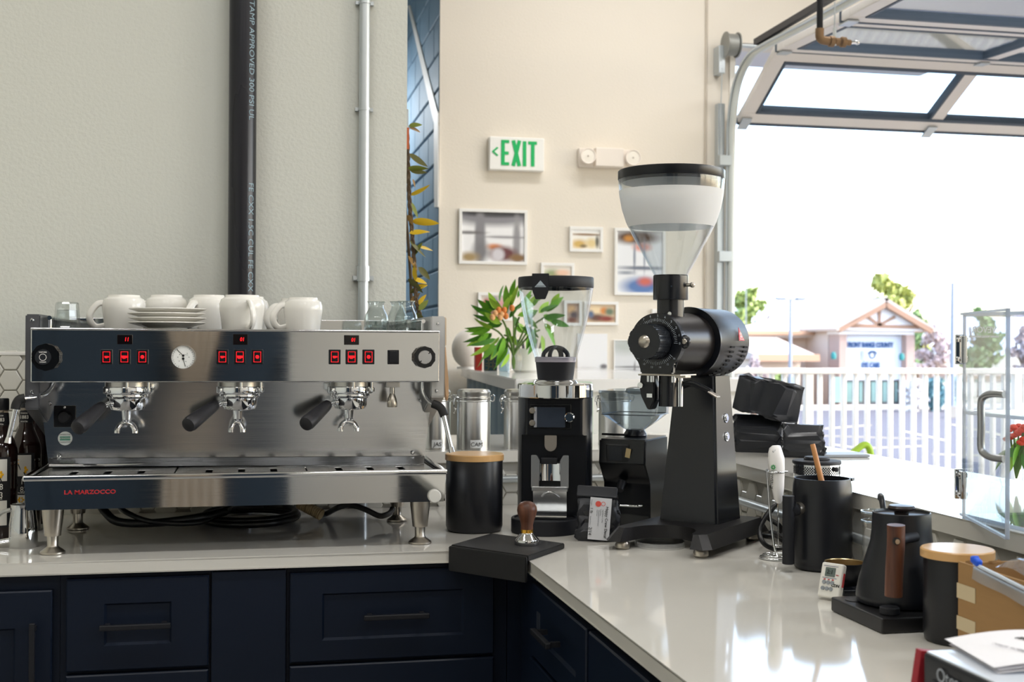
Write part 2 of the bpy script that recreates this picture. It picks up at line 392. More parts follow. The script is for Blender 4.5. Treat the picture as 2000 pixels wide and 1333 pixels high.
# tracks and their ironmongery
tx = GX0-.015
t = thing('door_track', 'white steel roller track curving from the door jamb up under the ceiling', 'track', (tx, YF-.05, 0)); TO = t.location
path = [(tx, 6.68, .0), (tx, 6.68, 1.2), (tx, 6.68, 2.45), (tx, 6.66, 2.7), (tx, 6.58, 2.88), (tx, 6.42, 2.98), (tx, 6.2, 3.0), (tx, 5.5, 2.985), (tx, 4.1, 2.975)]
B().tube(path, .022, seg=8, sub=5).obj('rail', mat('pale_track', 'd9dedb', .4, .3), t, TO)
B().tube([(p[0]-.028, p[1], p[2]) for p in path], .007, seg=6, sub=5).obj('rail_lip', GALV, t, TO)
B().bb(tx-.075, tx-.035, 6.70, 6.748, 0, 2.78).obj('jamb_angle', GALV, t, TO)
for z in (1.3, 1.9, 2.45): B().bb(tx-.08, tx+.01, 6.66, 6.71, z-.03, z+.03, bev=.004).obj('bracket', GALV, t, TO)
B().bb(tx-.03, tx+.0, 4.1, 6.3, 3.022, 3.055).obj('stiffener', mat('dark_angle_iron', '3d3c40', .5, .4), t, TO)
TT = t
struct(B().bb(GX0-.004, GX0+.03, YF-.012, YF+.01, 0, GZ).obj('trim_4', mat('door_stop', 'f3efe6', .5)))
p = PY(1408, 100, 6.68); q = TO; t = TT
B().bb(p.x-.02, p.x+.02, 6.66, 6.748, p.z-.13, p.z+.03, bev=.004).obj('bearing_plate', GALV, t, q)
pc = PY(1430, 86, 6.62)
B().cyl((pc.x-.03, 6.64, pc.z), (pc.x+.035, 6.64, pc.z), .062, seg=28, bev=.005).cyl((pc.x-.036, 6.64, pc.z), (pc.x-.03, 6.64, pc.z), .072, seg=28).cyl((pc.x+.035, 6.64, pc.z), (pc.x+.041, 6.64, pc.z), .072, seg=28).obj('drum', mat('dull_drum', '9a9b97', .5, .6), t, q)
B().cyl((pc.x+.03, 6.64, pc.z), (pc.x+.22, 6.64, pc.z), .011).obj('shaft', GALV, t, q)
B().tube([(p.x, 6.66, p.z-.1), (p.x+.005, 6.7, p.z-.6), (p.x, 6.72, 1.2)], .003, sub=3, seg=5).obj('cable', GALV, t, q)
# thin cable on the far wall
a = PY(1381, 0, YF-.008); c = PY(1379, 700, YF-.008)
tag(B().tube([PY(1381, -60, YF-.008), PY(1379, 180, YF-.008), PY(1377, 420, YF-.01), PY(1379, 760, YF-.008)], .007, seg=6).obj('wall_cable', mat('beige_cable', 'c9bfb0', .6)), 'thin beige cable running down the far wall left of the door jamb', 'cable')
# sprinkler drop
p = PY(1601, 74, 5.0); top = PY(1600, -60, 5.0); t = thing('sprinkler_pipe', 'black pipe with brass elbow and nozzle hanging before the raised glass door', 'pipe', (p.x, p.y, CEIL)); q = t.location; s = mpp(p)
B().cyl((p.x, p.y, CEIL), (p.x, p.y, p.z+.01), 6.2*s).obj('drop_pipe', BLACKM, t, q)
OLDB = mat('aged_brass', '8f7459', .5, .7)
B().tube([(p.x, p.y, p.z+.04), (p.x, p.y, p.z+.005), (p.x+.012, p.y, p.z-.008), (p.x+.045, p.y, p.z-.012)], 8.5*s, seg=12).obj('elbow', OLDB, t, q)
b = B()
for i, (x, r) in enumerate(((.045, 11), (.07, 8), (.1, 10.5), (.125, 6))): b.cyl((p.x+x, p.y, p.z-.012), (p.x+x+.022, p.y, p.z-.013), r*s, seg=12, bev=.002)
b.obj('coupling', OLDB, t, q)
B().cyl((p.x+.143, p.y, p.z-.013), (p.x+.175, p.y, p.z-.01), 3.5*s).ball((p.x+.178, p.y, p.z-.01), 5*s).obj('nozzle', CHROME, t, q)
B().bb(p.x+.066, p.x+.074, p.y-.01, p.y+.01, p.z-.03, p.z+.05).cyl((p.x+.07, p.y, p.z+.05), (p.x+.07, p.y, p.z+.16), .003).obj('hanger_clip', GALV, t, q)

# ================================================================== NEAR WALL: iron pipe and conduit
PIPEM = mat('black_iron_pipe', '22232a', .3, .2, rvary=.12, bscale=9, stretch=(1, 1, .15), vary=.12, vscale=12)
p = PY(473.5, 300, 3.585)
t = thing('sprinkler_riser', 'thick black iron pipe running up the grey wall behind the mugs', 'pipe', (p.x, 3.585, CT))
B().cyl((0, 0, 0), (0, 0, CEIL-CT), .0385, seg=36).obj('pipe', PIPEM, t)
PRINT = mat('pipe_print', '8fa9b8', .5)
for k_, (s_, z) in enumerate((('GSTAMP APPROVED 300 PSI UL', 1.29), ('FE CXX 1.5C CUL FE CXX 0.11', .75), ('ECAYBLOSK', .3))):
    a = math.radians(38)
    text(s_, .024, PRINT, 'printed_lettering', t, (.0388*math.sin(a), -.0388*math.cos(a), z), Euler((PI/2, PI/2, a), 'XYZ'), ext=.0002, sx=1.12)
p = PY(711, 300, 3.61)
t = thing('wall_conduit', 'slim galvanised conduit clipped upright to the grey wall', 'conduit', (p.x, 3.611, CT))
B().cyl((0, 0, 0), (0, 0, CEIL-CT), .0155, seg=20).obj('pipe', GALV, t)
for v in (212, 3):
    z = PY(711, v, 3.6).z-CT; B().cyl((0, 0, z-.004), (0, 0, z+.004), .0175).bb(-.026, .026, .004, .018, z-.005, z+.005).obj('strap', GALV, t)
z = PY(711, 540, 3.6).z-CT; b = B().cyl((0, 0, z-.014), (0, 0, z+.03), .019).bb(-.03, .03, .002, .018, z-.012, z+.002)
for sx in (-1, 1): b.cyl((sx*.024, -.004, z-.005), (sx*.024, .006, z-.005), .006)
b.obj('coupling', GALV, t)

# ================================================================== WORKTOP, LEDGE, CABINETS
tag(B().prism([(-1.9, WY-.01), (-1.9, 2.845), (.612, 2.845), (.612, .5), (1.292, .5), (1.292, WY-.01)], .029, Matrix.Translation((0, 0, CT-.029)), bev=.0025).obj('worktop', QUARTZ), 'white quartz L-shaped worktop with faint grey veins on the navy cabinets', 'worktop')
tag(B().prism([(.455, 3.612), (1.286, 3.612), (1.286, .5), (1.79, .5), (1.79, 4.28), (.455, 4.28)], .0345, Matrix.Translation((0, 0, 1.0375)), bev=.002).obj('bar_ledge', QUARTZ), 'raised white quartz bar ledge running round the tiled low wall', 'ledge')
def shaker(name, x0, x1, z0, z1, ih, iv, par, drop=.007, th=.02):
    # slab lying in xz, front at y=0 going to +y; recessed panel inset ih/iv
    b = B(); e = .003
    o1 = [(x0, z0), (x1, z0), (x1, z1), (x0, z1)]; o0 = [(x0+e, z0+e), (x1-e, z0+e), (x1-e, z1-e), (x0+e, z1-e)]
    i0 = [(x0+ih, z0+iv), (x1-ih, z0+iv), (x1-ih, z1-iv), (x0+ih, z1-iv)]; i1 = [(x+(.005 if x < (x0+x1)/2 else -.005), z+(.005 if z < (z0+z1)/2 else -.005)) for x, z in i0]
    L = [[b.b.verts.new((x, y, z)) for x, z in ring] for ring, y in ((o1, th), (o1, e), (o0, 0), (i0, 0), (i1, drop))]
    for A, C in zip(L, L[1:]):
        for i in range(4): b.b.faces.new((A[i], A[(i+1) % 4], C[(i+1) % 4], C[i]))
    b.b.faces.new(L[-1]); b.b.faces.new(list(reversed(L[0])))
    return b.obj(name, NAVY, par, angle=20)
def pull(par, x0, x1, z, vert=False, z1=0):
    b = B()
    if vert:
        b.bb(x0-.006, x0+.006, -.034, -.022, z, z1, bev=.002)
        for zz in (z+.015, z1-.015): b.bb(x0-.005, x0+.005, -.024, 0, zz-.005, zz+.005)
    else:
        b.bb(x0, x1, -.034, -.022, z-.006, z+.006, bev=.002)
        for xx in (x0+.015, x1-.015): b.bb(xx-.005, xx+.005, -.024, 0, z-.005, z+.005)
    return b.obj('handle', BLACKM, par)
CY = 2.872
def cx(u, v=1200): return PY(u, v, CY).x
def cz(u, v): return PY(u, v, CY).z
ctop = CT-.031
def cabinet(label, x0, x1, rz=0, loc=None):
    t = thing('base_cabinet', label, 'cabinet', loc or ((x0+x1)/2, CY, 0), rz, 'navy base cabinets'); w = (x1-x0)/2
    B().bb(-w, w, .001, .6, .1, ctop).bb(-w, w, .07, .6, 0, .1).obj('carcass', NAVY, t); return t, w
xa, xb, xc, xd, xe = -1.45, cx(117), cx(412), cx(559), cx(990)
t, w = cabinet('navy cabinet with tall door and upright black handle, at the left end of the run', xa, xb)
o = (xa+xb)/2
d = shaker('door', cx(-340)-o, cx(104)-o, .13, cz(60, 1152), .075, .08, t); d.location = (0, -.02, 0)
pull(d, cx(70)-o, 0, .45, True, cz(70, 1209))
t, w = cabinet('navy cabinet with stacked shaker drawers, below the espresso machine logo', xb+.001, xc-.001); o = (xb+xc)/2
x0, x1 = cx(131)-o, cx(408)-o; zt, zb = cz(270, 1126), cz(270, 1304)
d = shaker('drawer', x0, x1, zb, zt, .08, .055, t); d.location = (0, -.02, 0); pull(d, cx(199)-o, cx(336)-o, cz(268, 1216))
d = shaker('drawer', x0, x1, .45, zb-.008, .08, .08, t); d.location = (0, -.02, 0); pull(d, cx(199)-o, cx(336)-o, .56)
t, w = cabinet('plain navy filler cabinet between two drawer cabinets', xc, xd); B().bb(-w+.002, w-.002, -.018, .001, .12, ctop-.004, bev=.001).obj('panel', NAVY, t)
t, w = cabinet('navy cabinet with one wide shaker drawer over another, left of the tamping mat', xd+.001, xe-.001); o = (xd+xe)/2
x0, x1 = cx(566)-o, cx(962)-o; zt, zb = cz(760, 1112), cz(760, 1283)
d = shaker('drawer', x0, x1, zb, zt, .072, .048, t); d.location = (0, -.02, 0); pull(d, cx(707)-o, cx(833)-o, cz(770, 1197))
d = shaker('drawer', x0, x1, .45, zb-.008, .072, .08, t); d.location = (0, -.02, 0); pull(d, cx(707)-o, cx(833)-o, .58)
# run to the right: faces -X  (local x runs towards the camera)
RXC = .637
t = thing('base_cabinet', 'dark navy corner filler cabinet under the black tamping mat', 'cabinet', (RXC, CY, 0), 0, 'navy base cabinets')
B().bb(xe-RXC+.001, .05, .001, .5, .1, ctop).bb(0, .5, -.14, 0, .1, ctop).obj('carcass', NAVY, t)
def rcab(label, ya, yb):
    t = thing('base_cabinet', label, 'cabinet', (RXC, (ya+yb)/2, 0), -PI/2, 'navy base cabinets'); w = (ya-yb)/2
    B().bb(-w, w, .001, .62, .1, ctop).bb(-w, w, .07, .62, 0, .1).obj('carcass', NAVY, t); return t, w
def ry(u, v): return PX(u, v, RXC-.02).y
t, w = rcab('navy drawer cabinet on the right run nearest the inside corner', 2.73, 2.225); 
d = shaker('drawer', -w+.03, w-.005, .70, ctop-.02, .07, .05, t); d.location = (0, -.02, 0); pull(d, -.07, .07, .785)
d = shaker('drawer', -w+.03, w-.005, .4, .692, .07, .07, t); d.location = (0, -.02, 0); pull(d, -.07, .07, .55)
t, w = rcab('navy door cabinet on the right run nearer the camera', 2.223, 1.5)
d = shaker('door', -w+.01, w-.01, .13, ctop-.02, .075, .08, t); d.location = (0, -.02, 0)
t, w = rcab('navy cabinet at the near end of the right run', 1.498, .6); d = shaker('door', -w+.01, w-.01, .13, ctop-.02, .075, .08, t); d.location = (0, -.02, 0)
# horizontal conduits along the low walls
t = thing('low_conduit', 'pale conduit lying along the tiles under the right ledge', 'conduit', (1.276, 2.6, .978))
B().cyl((0, -1.1, 0), (0, 1.0, 0), .0105).obj('pipe', GALV, t)
for y in (-.6, .15, .55): B().cyl((0, y-.02, 0), (0, y+.02, 0), .014).bb(-.004, .018, y-.006, y+.006, -.02, .02).obj('clip', GALV, t)
z = PY(990, 937, 3.6).z
t = thing('low_conduit', 'pale conduit along the tiles behind the tall grinders', 'conduit', (.9, 3.606, z))
B().cyl((-.4, 0, 0), (.35, 0, 0), .0105).obj('pipe', GALV, t); B().cyl((-.2, 0, 0), (-.16, 0, 0), .014).bb(-.19, -.17, -.002, .018, -.02, .02).obj('clip', GALV, t)
# ================================================================== ESPRESSO MACHINE
EM = thing('espresso_machine', 'wide polished steel three-group espresso machine on four legs with red lit buttons', 'espresso machine', (-.012, 3.2, CT)); E0 = EM.location
XL, XR = -.483, .452
PY_ = 2.97                                    # face of the upper panel
def pm(u, v, y=PY_): return PY(u, v, y)
b = B(); b.bb(XL, XR, PY_, PY_+.02, 1.297, 1.4185, bev=.003); b.obj('front_panel', STEEL, EM, E0)
B().bb(XL+.003, XR-.003, PY_+.019, 3.5, 1.30, 1.412).obj('upper_body', BRUSH, EM, E0)
B().bb(XL, XR, PY_-.004, PY_+.02, 1.416, 1.4215, bev=.002).obj('panel_lip', CHROME, EM, E0)
B().bb(XL+.02, XR-.02, 3.165, 3.48, 1.0, 1.30).obj('lower_body', mat('dark_steel', '6d6f74', .35, .9), EM, E0)
# splash panel, a trapezoid leaning back a little
P = [pm(75, 742, 3.125), pm(846, 740, 3.125), pm(828, 908, 3.13), pm(95, 911, 3.13)]
b = B(); f = [b.b.verts.new(x) for x in P]; g = [b.b.verts.new((x.x, x.y+.012, x.z)) for x in P]
b.b.faces.new(f); b.b.faces.new(list(reversed(g)))
for i in range(4): b.b.faces.new((f[i], f[(i+1) % 4], g[(i+1) % 4], g[i]))
b.obj('splash_panel', mat('splash_steel', 'cdcecf', .13, 1, rvary=.04, bscale=30, stretch=(.03, 1, 14)), EM, E0, angle=20)
p0, p1 = pm(96, 911, 3.097), pm(828, 908, 3.097)
B().cyl((p0.x, 3.098, p0.z+.002), (p1.x, 3.142, p1.z-.002), .0045, seg=10).obj('splash_edge', CHROME, EM, E0)
fa, fb, fc, fd = pm(95, 896, 3.124), pm(829, 892, 3.124), pm(828, 908, 3.098), pm(94, 912, 3.098)
B().face([fa, fb, fc, fd]).face([fd, fc, (fc.x, 3.13, fc.z), (fd.x, 3.13, fd.z)]).obj('splash_foot', BRUSH, EM, E0, angle=20)
p0, p1 = pm(540, 914, 3.08), pm(826, 911, 3.08)
B().cyl((p0.x, 3.08, p1.z), (p1.x, 3.08, p1.z), .0055, seg=12).obj('drip_bar', STEEL, EM, E0)
def screw(p, r=.005): B().lathe([(0, .003), (r*.6, .0026), (r, 0)], (0, 0, 0), 12).obj('screw', CHROME, EM, loc=Vector(p)-E0, rot=(PI/2, 0, 0))
# end plates
for nm, u0, u1, mt in (('end_plate', 50, 79, mat('grey_end_plate', '6e7076', .4, .85)), ('end_plate', 841, 869, mat('pale_end_plate', 'c9c9c8', .45, .35))):
    xa_, xb_ = pm(u0, 640, 3.0).x, pm(u1, 640, 3.0).x; zt = pm(u0, 614 if u0 < 100 else 618, 3.0).z; zb = pm(u0, 800 if u0 < 100 else 776, 3.0).z
    Mx = Matrix(((0, 0, 1, xa_), (1, 0, 0, 0), (0, 1, 0, 0), (0, 0, 0, 1)))
    B().prism([(2.995, zb), (3.5, 1.09), (3.52, 1.12), (3.52, zt), (2.995, zt)], xb_-xa_, Mx, bev=.003).obj(nm, mt, EM, E0)
for u, v in ((62, 626), (855, 632), (853, 764), (62, 766)): screw(pm(u, v, 2.994))
for u, v in ((97, 789), (115, 892), (806, 885), (822, 783)): screw(pm(u, v, 3.124))
# cup tray with its rail
z = 1.4125
B().bb(XL+.02, XR-.02, PY_+.02, 3.5, z, z+.004).obj('cup_tray', BRUSH, EM, E0)
zr = PY(300, 622, 3.5).z
B().bb(XL+.016, XR-.016, 3.495, 3.503, z, zr, bev=.002).obj('rear_rail', STEEL, EM, E0)
for x in (XL+.03, XR-.03): B().cyl((x, 3.04, zr-.01), (x, 3.5, zr-.01), .005).cyl((x, 3.05, z), (x, 3.05, zr-.01), .005).obj('side_rail', CHROME, EM, E0)
# displays, buttons
def onpanel(u, v): p = pm(u, v); return p
def rect(u0, v0, u1, v1, y, th): a = pm(u0, v0, y); c = pm(u1, v1, y); return a.x, c.x, c.z, a.z
for (u0, v0, u1, v1), s_ in (((229, 654, 259, 673), '11'), ((455, 653, 484, 674), '01'), ((672, 655, 701, 674), '01')):
    xa_, xb_, za, zb = rect(u0, v0, u1, v1, PY_, 0)
    d = B().bb(xa_, xb_, PY_-.003, PY_+.002, za, zb, bev=.0008).obj('display', mat('display_black', '0d0709', .15), EM, E0)
    text(s_, .0125, LED, 'digits', d, Vector(((xa_+xb_)/2+.004, PY_-.0035, (za+zb)/2))-E0, FRONT, sx=.85, shear=.15, bold=.0002)
def button(u0, v0, u1, v1, icon):
    xa_, xb_, za, zb = rect(u0, v0, u1, v1, PY_, 0); cx_, cz_ = (xa_+xb_)/2, (za+zb)/2; w, h = (xb_-xa_)/2, (zb-za)/2
    d = B().bb(xa_, xb_, PY_-.006, PY_+.002, za, zb, bev=.0015).obj('button', BLACKS, EM, E0)
    r = B(); y0, y1 = PY_-.0068, PY_-.0058; ww, hh, t_ = w*.62, h*.72, .0011
    r.bb(cx_-ww, cx_+ww, y0, y1, cz_+hh-t_, cz_+hh).bb(cx_-ww, cx_+ww, y0, y1, cz_-hh, cz_-hh+t_).bb(cx_-ww, cx_-ww+t_, y0, y1, cz_-hh+t_, cz_+hh-t_).bb(cx_+ww-t_, cx_+ww, y0, y1, cz_-hh+t_, cz_+hh-t_)
    r.obj('light_ring', LED, d, E0)
    i = B(); k = w*.5
    if icon == 'dot': i.cyl((cx_, y0, cz_), (cx_, y1, cz_), k*.62, seg=16)
    else:
        big = 1.25 if icon == 'big' else .9; kk = k*big
        Mx = Matrix(((1, 0, 0, cx_), (0, 0, 1, y0), (0, 1, 0, cz_), (0, 0, 0, 1)))
        i.prism([(-kk*.8, kk*.35), (kk*.6, kk*.35), (kk*.5, -kk*.2), (kk*.2, -kk*.5), (-kk*.4, -kk*.5), (-kk*.7, -kk*.2)], .001, Mx).prism([(kk*.55, kk*.25), (kk, kk*.25), (kk*.9, -kk*.2), (kk*.5, -kk*.25), (kk*.5, -.1*kk), (kk*.75, -.05*kk), (kk*.8, .1*kk), (kk*.55, .1*kk)], .001, Mx)
    i.obj('icon', LED, d, E0)
for us in ((197, 232, 267), (423, 457, 491), (642, 675, 708)):
    for u, ic in zip(us, ('small', 'big', 'dot')): button(u, 683, u+23, 712, ic)
xa_, xb_, za, zb = rect(757, 684, 779, 712, PY_, 0)
d = B().bb(xa_, xb_, PY_-.004, PY_+.002, za, zb, bev=.001).obj('switch', BLACKS, EM, E0)
B().box(((xa_+xb_)/2, PY_-.005, (za+zb)/2+.001), ((xb_-xa_)*.72, .006, (zb-za)*.78), Euler((.12, 0, 0)), bev=.001).obj('rocker', BLACKM, d, E0)
# dial gauge
p = pm(358, 698); R = .028
g = B().lathe([(R*.92, .002), (R*.95, .006), (R, .006), (R*1.02, 0), (R*.5, -.003)], (0, 0, 0), 40).obj('gauge', CHROME, EM, loc=Vector((p.x, PY_-.001, p.z))-E0, rot=(PI/2, 0, 0))
B().lathe([(0, .003), (R*.95, .003), (R*.95, .001)], (0, 0, 0), 40).obj('dial_face', mat('dial_white', 'f0f2f0', .3), g)
b = B()
for i in range(25):
    a = math.radians(-235+i*12) ; L_ = .0035 if i % 2 == 0 else .002
    if 10 < i < 14: continue
    b.box((R*.84*math.cos(a), R*.84*math.sin(a), .0032), (L_, .0006, .0004), Euler((0, 0, a)))
for a, l in ((2.35, .02), (-1.3, .019)):
    y_ = .0035 if a > 0 else -.0035
    b.box((math.cos(a)*l/2, y_+math.sin(a)*l/2, .0036), (l, .0011, .0005), Euler((0, 0, a))).cyl((0, y_, .003), (0, y_, .0045), .0028, seg=14)
b.obj('hands', INK, g)
b = B()
for x, y in ((-.012, .0), (-.008, .006), (.009, .009), (.013, 0), (-.009, -.009), (.006, -.01)): b.box((x, y, .0032), (.0022, .0012, .0003))
b.box((.006, .0052, .0032), (.009, .0006, .0003)); b.obj('dial_lettering', mat('grey_ink', '55585a', .6), g)
# steam knobs
for u, v, r, capc in ((92, 698, .031, 'cap_dark'), (827, 698, .0265, 'cap_pale')):
    p = pm(u, v); b = B(); n = 10
    poly = []
    for i in range(60):
        a = 2*PI*i/60; rr = r*(1-.07*(.5+.5*math.cos(n*a))**3*1.2); poly.append((rr*math.cos(a), rr*math.sin(a)))
    b.prism(poly, .024, bev=.002)
    k_ = b.obj('steam_knob', mat('glossy_black_plastic', '111214', .12), EM, loc=Vector((p.x, PY_-.001, p.z))-E0, rot=(PI/2, 0, 0))
    if u < 100:
        B().lathe([(0, .0265), (r*.55, .0262), (r*.58, .024), (r*.58, .02)], (-.005, 0, 0), 28).obj('cap', mat('knob_cap', '2a2c30', .2), k_)
        text('VAPORE', .0046, WHITE, 'lettering', k_, (-.005, .0112, .0268), (0, 0, 0)); text('STEAM', .0046, WHITE, 'lettering', k_, (-.005, -.0112, .0268), (0, 0, 0))
        B().lathe([(r*.22, .0268), (r*.255, .0268)], (-.005, 0, 0), 24).obj('ring_mark', WHITE, k_, fix=False)
    else:
        c_ = B().lathe([(0, .0275), (r*.6, .0272), (r*.64, .025), (r*.64, .02)], (0, 0, 0), 28).obj('cap', mat('brushed_cap', 'c2c3c4', .3, .9), k_)
        B().box((r*.42, r*.42, .027), (.0075, .0022, .002), Euler((0, 0, .78))).box((-r*.42, -r*.42, .027), (.0075, .0022, .002), Euler((0, 0, .78))).obj('pointer', INK, k_)
# ---- groups with portafilters
GM = mat('satin_group', 'b9b7b2', .28, 1)
for gi, (ug, ul, vl, us) in enumerate(((249, 150, 838, 244), (468, 366, 832, 456), (684, 596, 830, 676))):
    c = PY(ug, 765, 3.045); gx, gy = c.x, 3.045
    gr = B().cyl((gx, gy, 1.283), (gx, gy, 1.299), .051, seg=36).obj('group_head', GM, EM, E0)
    b = B().lathe([(.0, 1.2855), (.0535, 1.2855), (.055, 1.283), (.055, 1.270), (.053, 1.268), (.03, 1.268)], (gx, gy, 0), 40)
    for i in range(3):
        a = i*2*PI/3-.4; b.box((gx+.056*math.cos(a), gy+.056*math.sin(a), 1.277), (.009, .014, .011), Euler((0, 0, a)), bev=.002)
    b.obj('bayonet_ring', CHROME, gr, E0)
    B().cyl((gx+.004, gy-.052, 1.281), (gx+.004, gy-.052, 1.298), .003).cyl((gx+.05, gy-.03, 1.281), (gx+.05, gy-.03, 1.298), .003).obj('bolt', CHROME, gr, E0)
    pf = B().lathe([(.0, 1.269), (.0465, 1.269), (.0475, 1.266), (.0475, 1.262), (.043, 1.257), (.041, 1.2565), (.0405, 1.24), (.037, 1.231), (.024, 1.228), (.0, 1.226)], (gx, gy, 0), 36).obj('portafilter', CHROME, EM, E0)
    he = PY(ul, vl, gy-.115); hs = Vector((gx-.046, gy-.012, 1.249)); di = (Vector(he)-hs).normalized()
    B().cyl((gx-.034, gy-.006, 1.248), hs+di*.03, .0065).obj('neck', CHROME, pf, E0)
    L_ = (Vector(he)-hs).length
    pr = [(0, .02), (.012, .02), (.0138, .03), (.015, .05), (.0178, L_*.75), (.0186, L_-.012), (.0165, L_-.003), (.009, L_), (0, L_)]
    B().lathe(pr, hs, 24, di.to_track_quat('Z', 'Y').to_matrix().to_4x4()).obj('handle', mat('soft_black_handle', '26262a', .42), pf, E0)
    sx = PY(us, 800, gy).x-gx
    b = B().cyl((gx+sx*.3, gy-.002, 1.229), (gx+sx*.3, gy-.002, 1.207), .0115, .0095).lathe([(0, 1.2075), (.0115, 1.2065), (.009, 1.203), (0, 1.202)], (gx+sx*.3, gy-.002, 0), 16)
    xs = gx+sx*.4
    w_ = .0205 if gi != 1 else .014
    b.tube([(xs-w_, gy-.004, 1.175), (xs-w_*.95, gy-.003, 1.184), (xs-w_*.6, gy, 1.195), (xs, gy, 1.2), (xs+w_*.6, gy, 1.195), (xs+w_*.95, gy-.003, 1.184), (xs+w_, gy-.004, 1.175)], .0055, seg=10, flat=1.3)
    b.obj('spout', CHROME, pf, E0)
# hot water tap
p = PY(766, 760, 3.03)
b = B().bb(p.x-.017, p.x+.017, 3.015, 3.045, 1.282, 1.298, bev=.002).cyl((p.x, 3.03, 1.285), (p.x, 3.03, 1.262), .006)
b.obj('hot_water_tap', GM, EM, E0)
B().lathe([(.0, 1.268), (.006, 1.267), (.0105, 1.255), (.0125, 1.245), (.0125, 1.236), (.0118, 1.234), (.0, 1.2335)], (p.x, 3.03, 0), 22).obj('nozzle', SATIN, EM, E0)
# steam wands
wp = [PY(826, 744, 3.03), PY(826, 762, 3.03), PY(834, 779, 3.02), PY(847, 791, 3.0)]
B().tube(wp, .0058, seg=12).obj('steam_wand', CHROME, EM, E0)
g0, g1, g2 = PY(845, 789, 3.0), PY(862, 799, 2.99), PY(868, 813, 2.985)
B().tube([g0, PY(855, 793, 2.995), g1, g2], .0105, seg=14).obj('wand_grip', RUBBER, EM, E0)
w1, w2 = PY(866, 810, 2.985), PY(883, 884, 2.975)
B().cyl(w1, w2, .0055, seg=14).cyl(Vector(w1).lerp(w2, .86), w2, .0062, .0075, seg=14).obj('wand_tube', CHROME, EM, E0)
wp = [PY(104, 744, 3.05), PY(100, 757, 3.04), PY(88, 770, 3.02), PY(70, 776, 3.0), PY(46, 779, 2.98)]
B().tube(wp, .0055, seg=12).obj('steam_wand', CHROME, EM, E0)
B().tube([PY(49, 778, 2.98), PY(38, 781, 2.978), PY(32, 790, 2.976), PY(30, 800, 2.975)], .0105, seg=14).obj('wand_grip', RUBBER, EM, E0)
w1, w2 = PY(30.5, 797, 2.975), PY(15, 866, 2.97)
B().cyl(w1, w2, .0055, seg=14).cyl(Vector(w1).lerp(w2, .84), w2, .006, .0078, seg=14).obj('wand_tube', CHROME, EM, E0)
# dial box and sticker on the splash
ys = 3.1235
a, c = PY(105, 793, ys), PY(148, 835, ys)
d = B().box(((a.x+c.x)/2, ys+.004, (a.z+c.z)/2), (c.x-a.x, .012, a.z-c.z), bev=.002).obj('dial_box', BLACKS, EM, E0)
B().lathe([(0, .018), (.012, .018), (.0135, .012), (.016, .006), (.016, 0)], (0, 0, 0), 20).obj('dial', BLACKM, d, loc=Vector(((a.x+c.x)/2, ys-.002, (a.z+c.z)/2))-E0, rot=(PI/2, 0, 0))
B().lathe([(0, .003), (.003, .002), (.003, 0)], (0, 0, 0), 10).obj('screw', CHROME, d, loc=Vector(((a.x+c.x)/2, ys-.002, a.z-.004))-E0, rot=(PI/2, 0, 0))
p = PY(127, 857, 3.126); st = B().lathe([(0, .001), (.0165, .001), (.0165, 0)], (0, 0, 0), 32).obj('round_sticker', mat('sticker_white', 'e9efee', .5), EM, loc=Vector((p.x, 3.1285, p.z))-E0, rot=(PI/2-.02, 0, 0))
st['label'] = 'round white sticker with green lettering'
GRN = mat('sticker_green', '4f9a86', .6)
text('HANDS FOR', .0046, INK, 'lettering', st, (0, .009, .0011), (0, 0, 0), ext=.0002); text('FOUNDATION', .0042, INK, 'lettering', st, (0, -.009, .0011), (0, 0, 0), ext=.0002)
B().box((0, 0, .0011), (.024, .0095, .0006)).obj('green_block', GRN, st); text('SONGWA', .0062, WHITE, 'lettering', st, (0, 0, .0015), (0, 0, 0), ext=.0002)
# ---- drip tray
TY = 2.90; zt, zb = 1.0925, 1.0165; tl, tr = -.4835, .4585
Mx = Matrix(((1, 0, 0, 0), (0, 0, 1, TY), (0, 1, 0, 0), (0, 0, 0, 1)))
B().prism([(tl, zt-.012), (tl+.004, zb), (tr-.004, zb), (tr, zt-.012)], .012, Mx, bev=.0015).obj('tray_front', STEEL, EM, E0)
b = B().bb(tl, tl+.008, TY+.012, 3.42, zb, zt-.01).bb(tr-.008, tr, TY+.012, 3.42, zb, zt-.01).bb(tl, tr, TY+.012, 3.42, zb, zb+.006)
b.obj('tray_body', BRUSH, EM, E0)
b = B().bb(tl-.003, tr+.003, TY-.004, TY+.014, zt-.012, zt, bev=.003)
for x in (tl-.003, tr-.011): b.bb(x, x+.014, TY+.01, 3.4, zt-.008, zt, bev=.002)
b.obj('tray_rim', CHROME, EM, E0)
B().bb(tl+.01, tr-.01, TY+.016, 3.4, zt-.05, zt-.047).obj('tray_floor', mat('tray_dark', '141414', .5, .3), EM, E0)
x = tl+.02; gz = zt-.006
SL = None
for gk in range(3):
    xs0 = tl+.016+gk*(tr-tl-.032)/3; wdt = (tr-tl-.032)/3-.004
    gt = B().bb(xs0, xs0+wdt, TY+.016, TY+.028, gz-.004, gz, bev=.001).bb(xs0, xs0+wdt, TY+.155, TY+.24, gz-.004, gz, bev=.001).obj('grate', BRUSH, EM, E0)
    n = 4; pw_ = wdt/n
    for i in range(n):
        B().bb(xs0+i*pw_+(0 if i == 0 else .008), xs0+(i+1)*pw_-(0 if i == n-1 else .008), TY+.028, TY+.155, gz-.004, gz).obj('slat', BRUSH, gt, E0)
# badge
a, c = PY(118, 962, TY), PY(233, 962, TY)
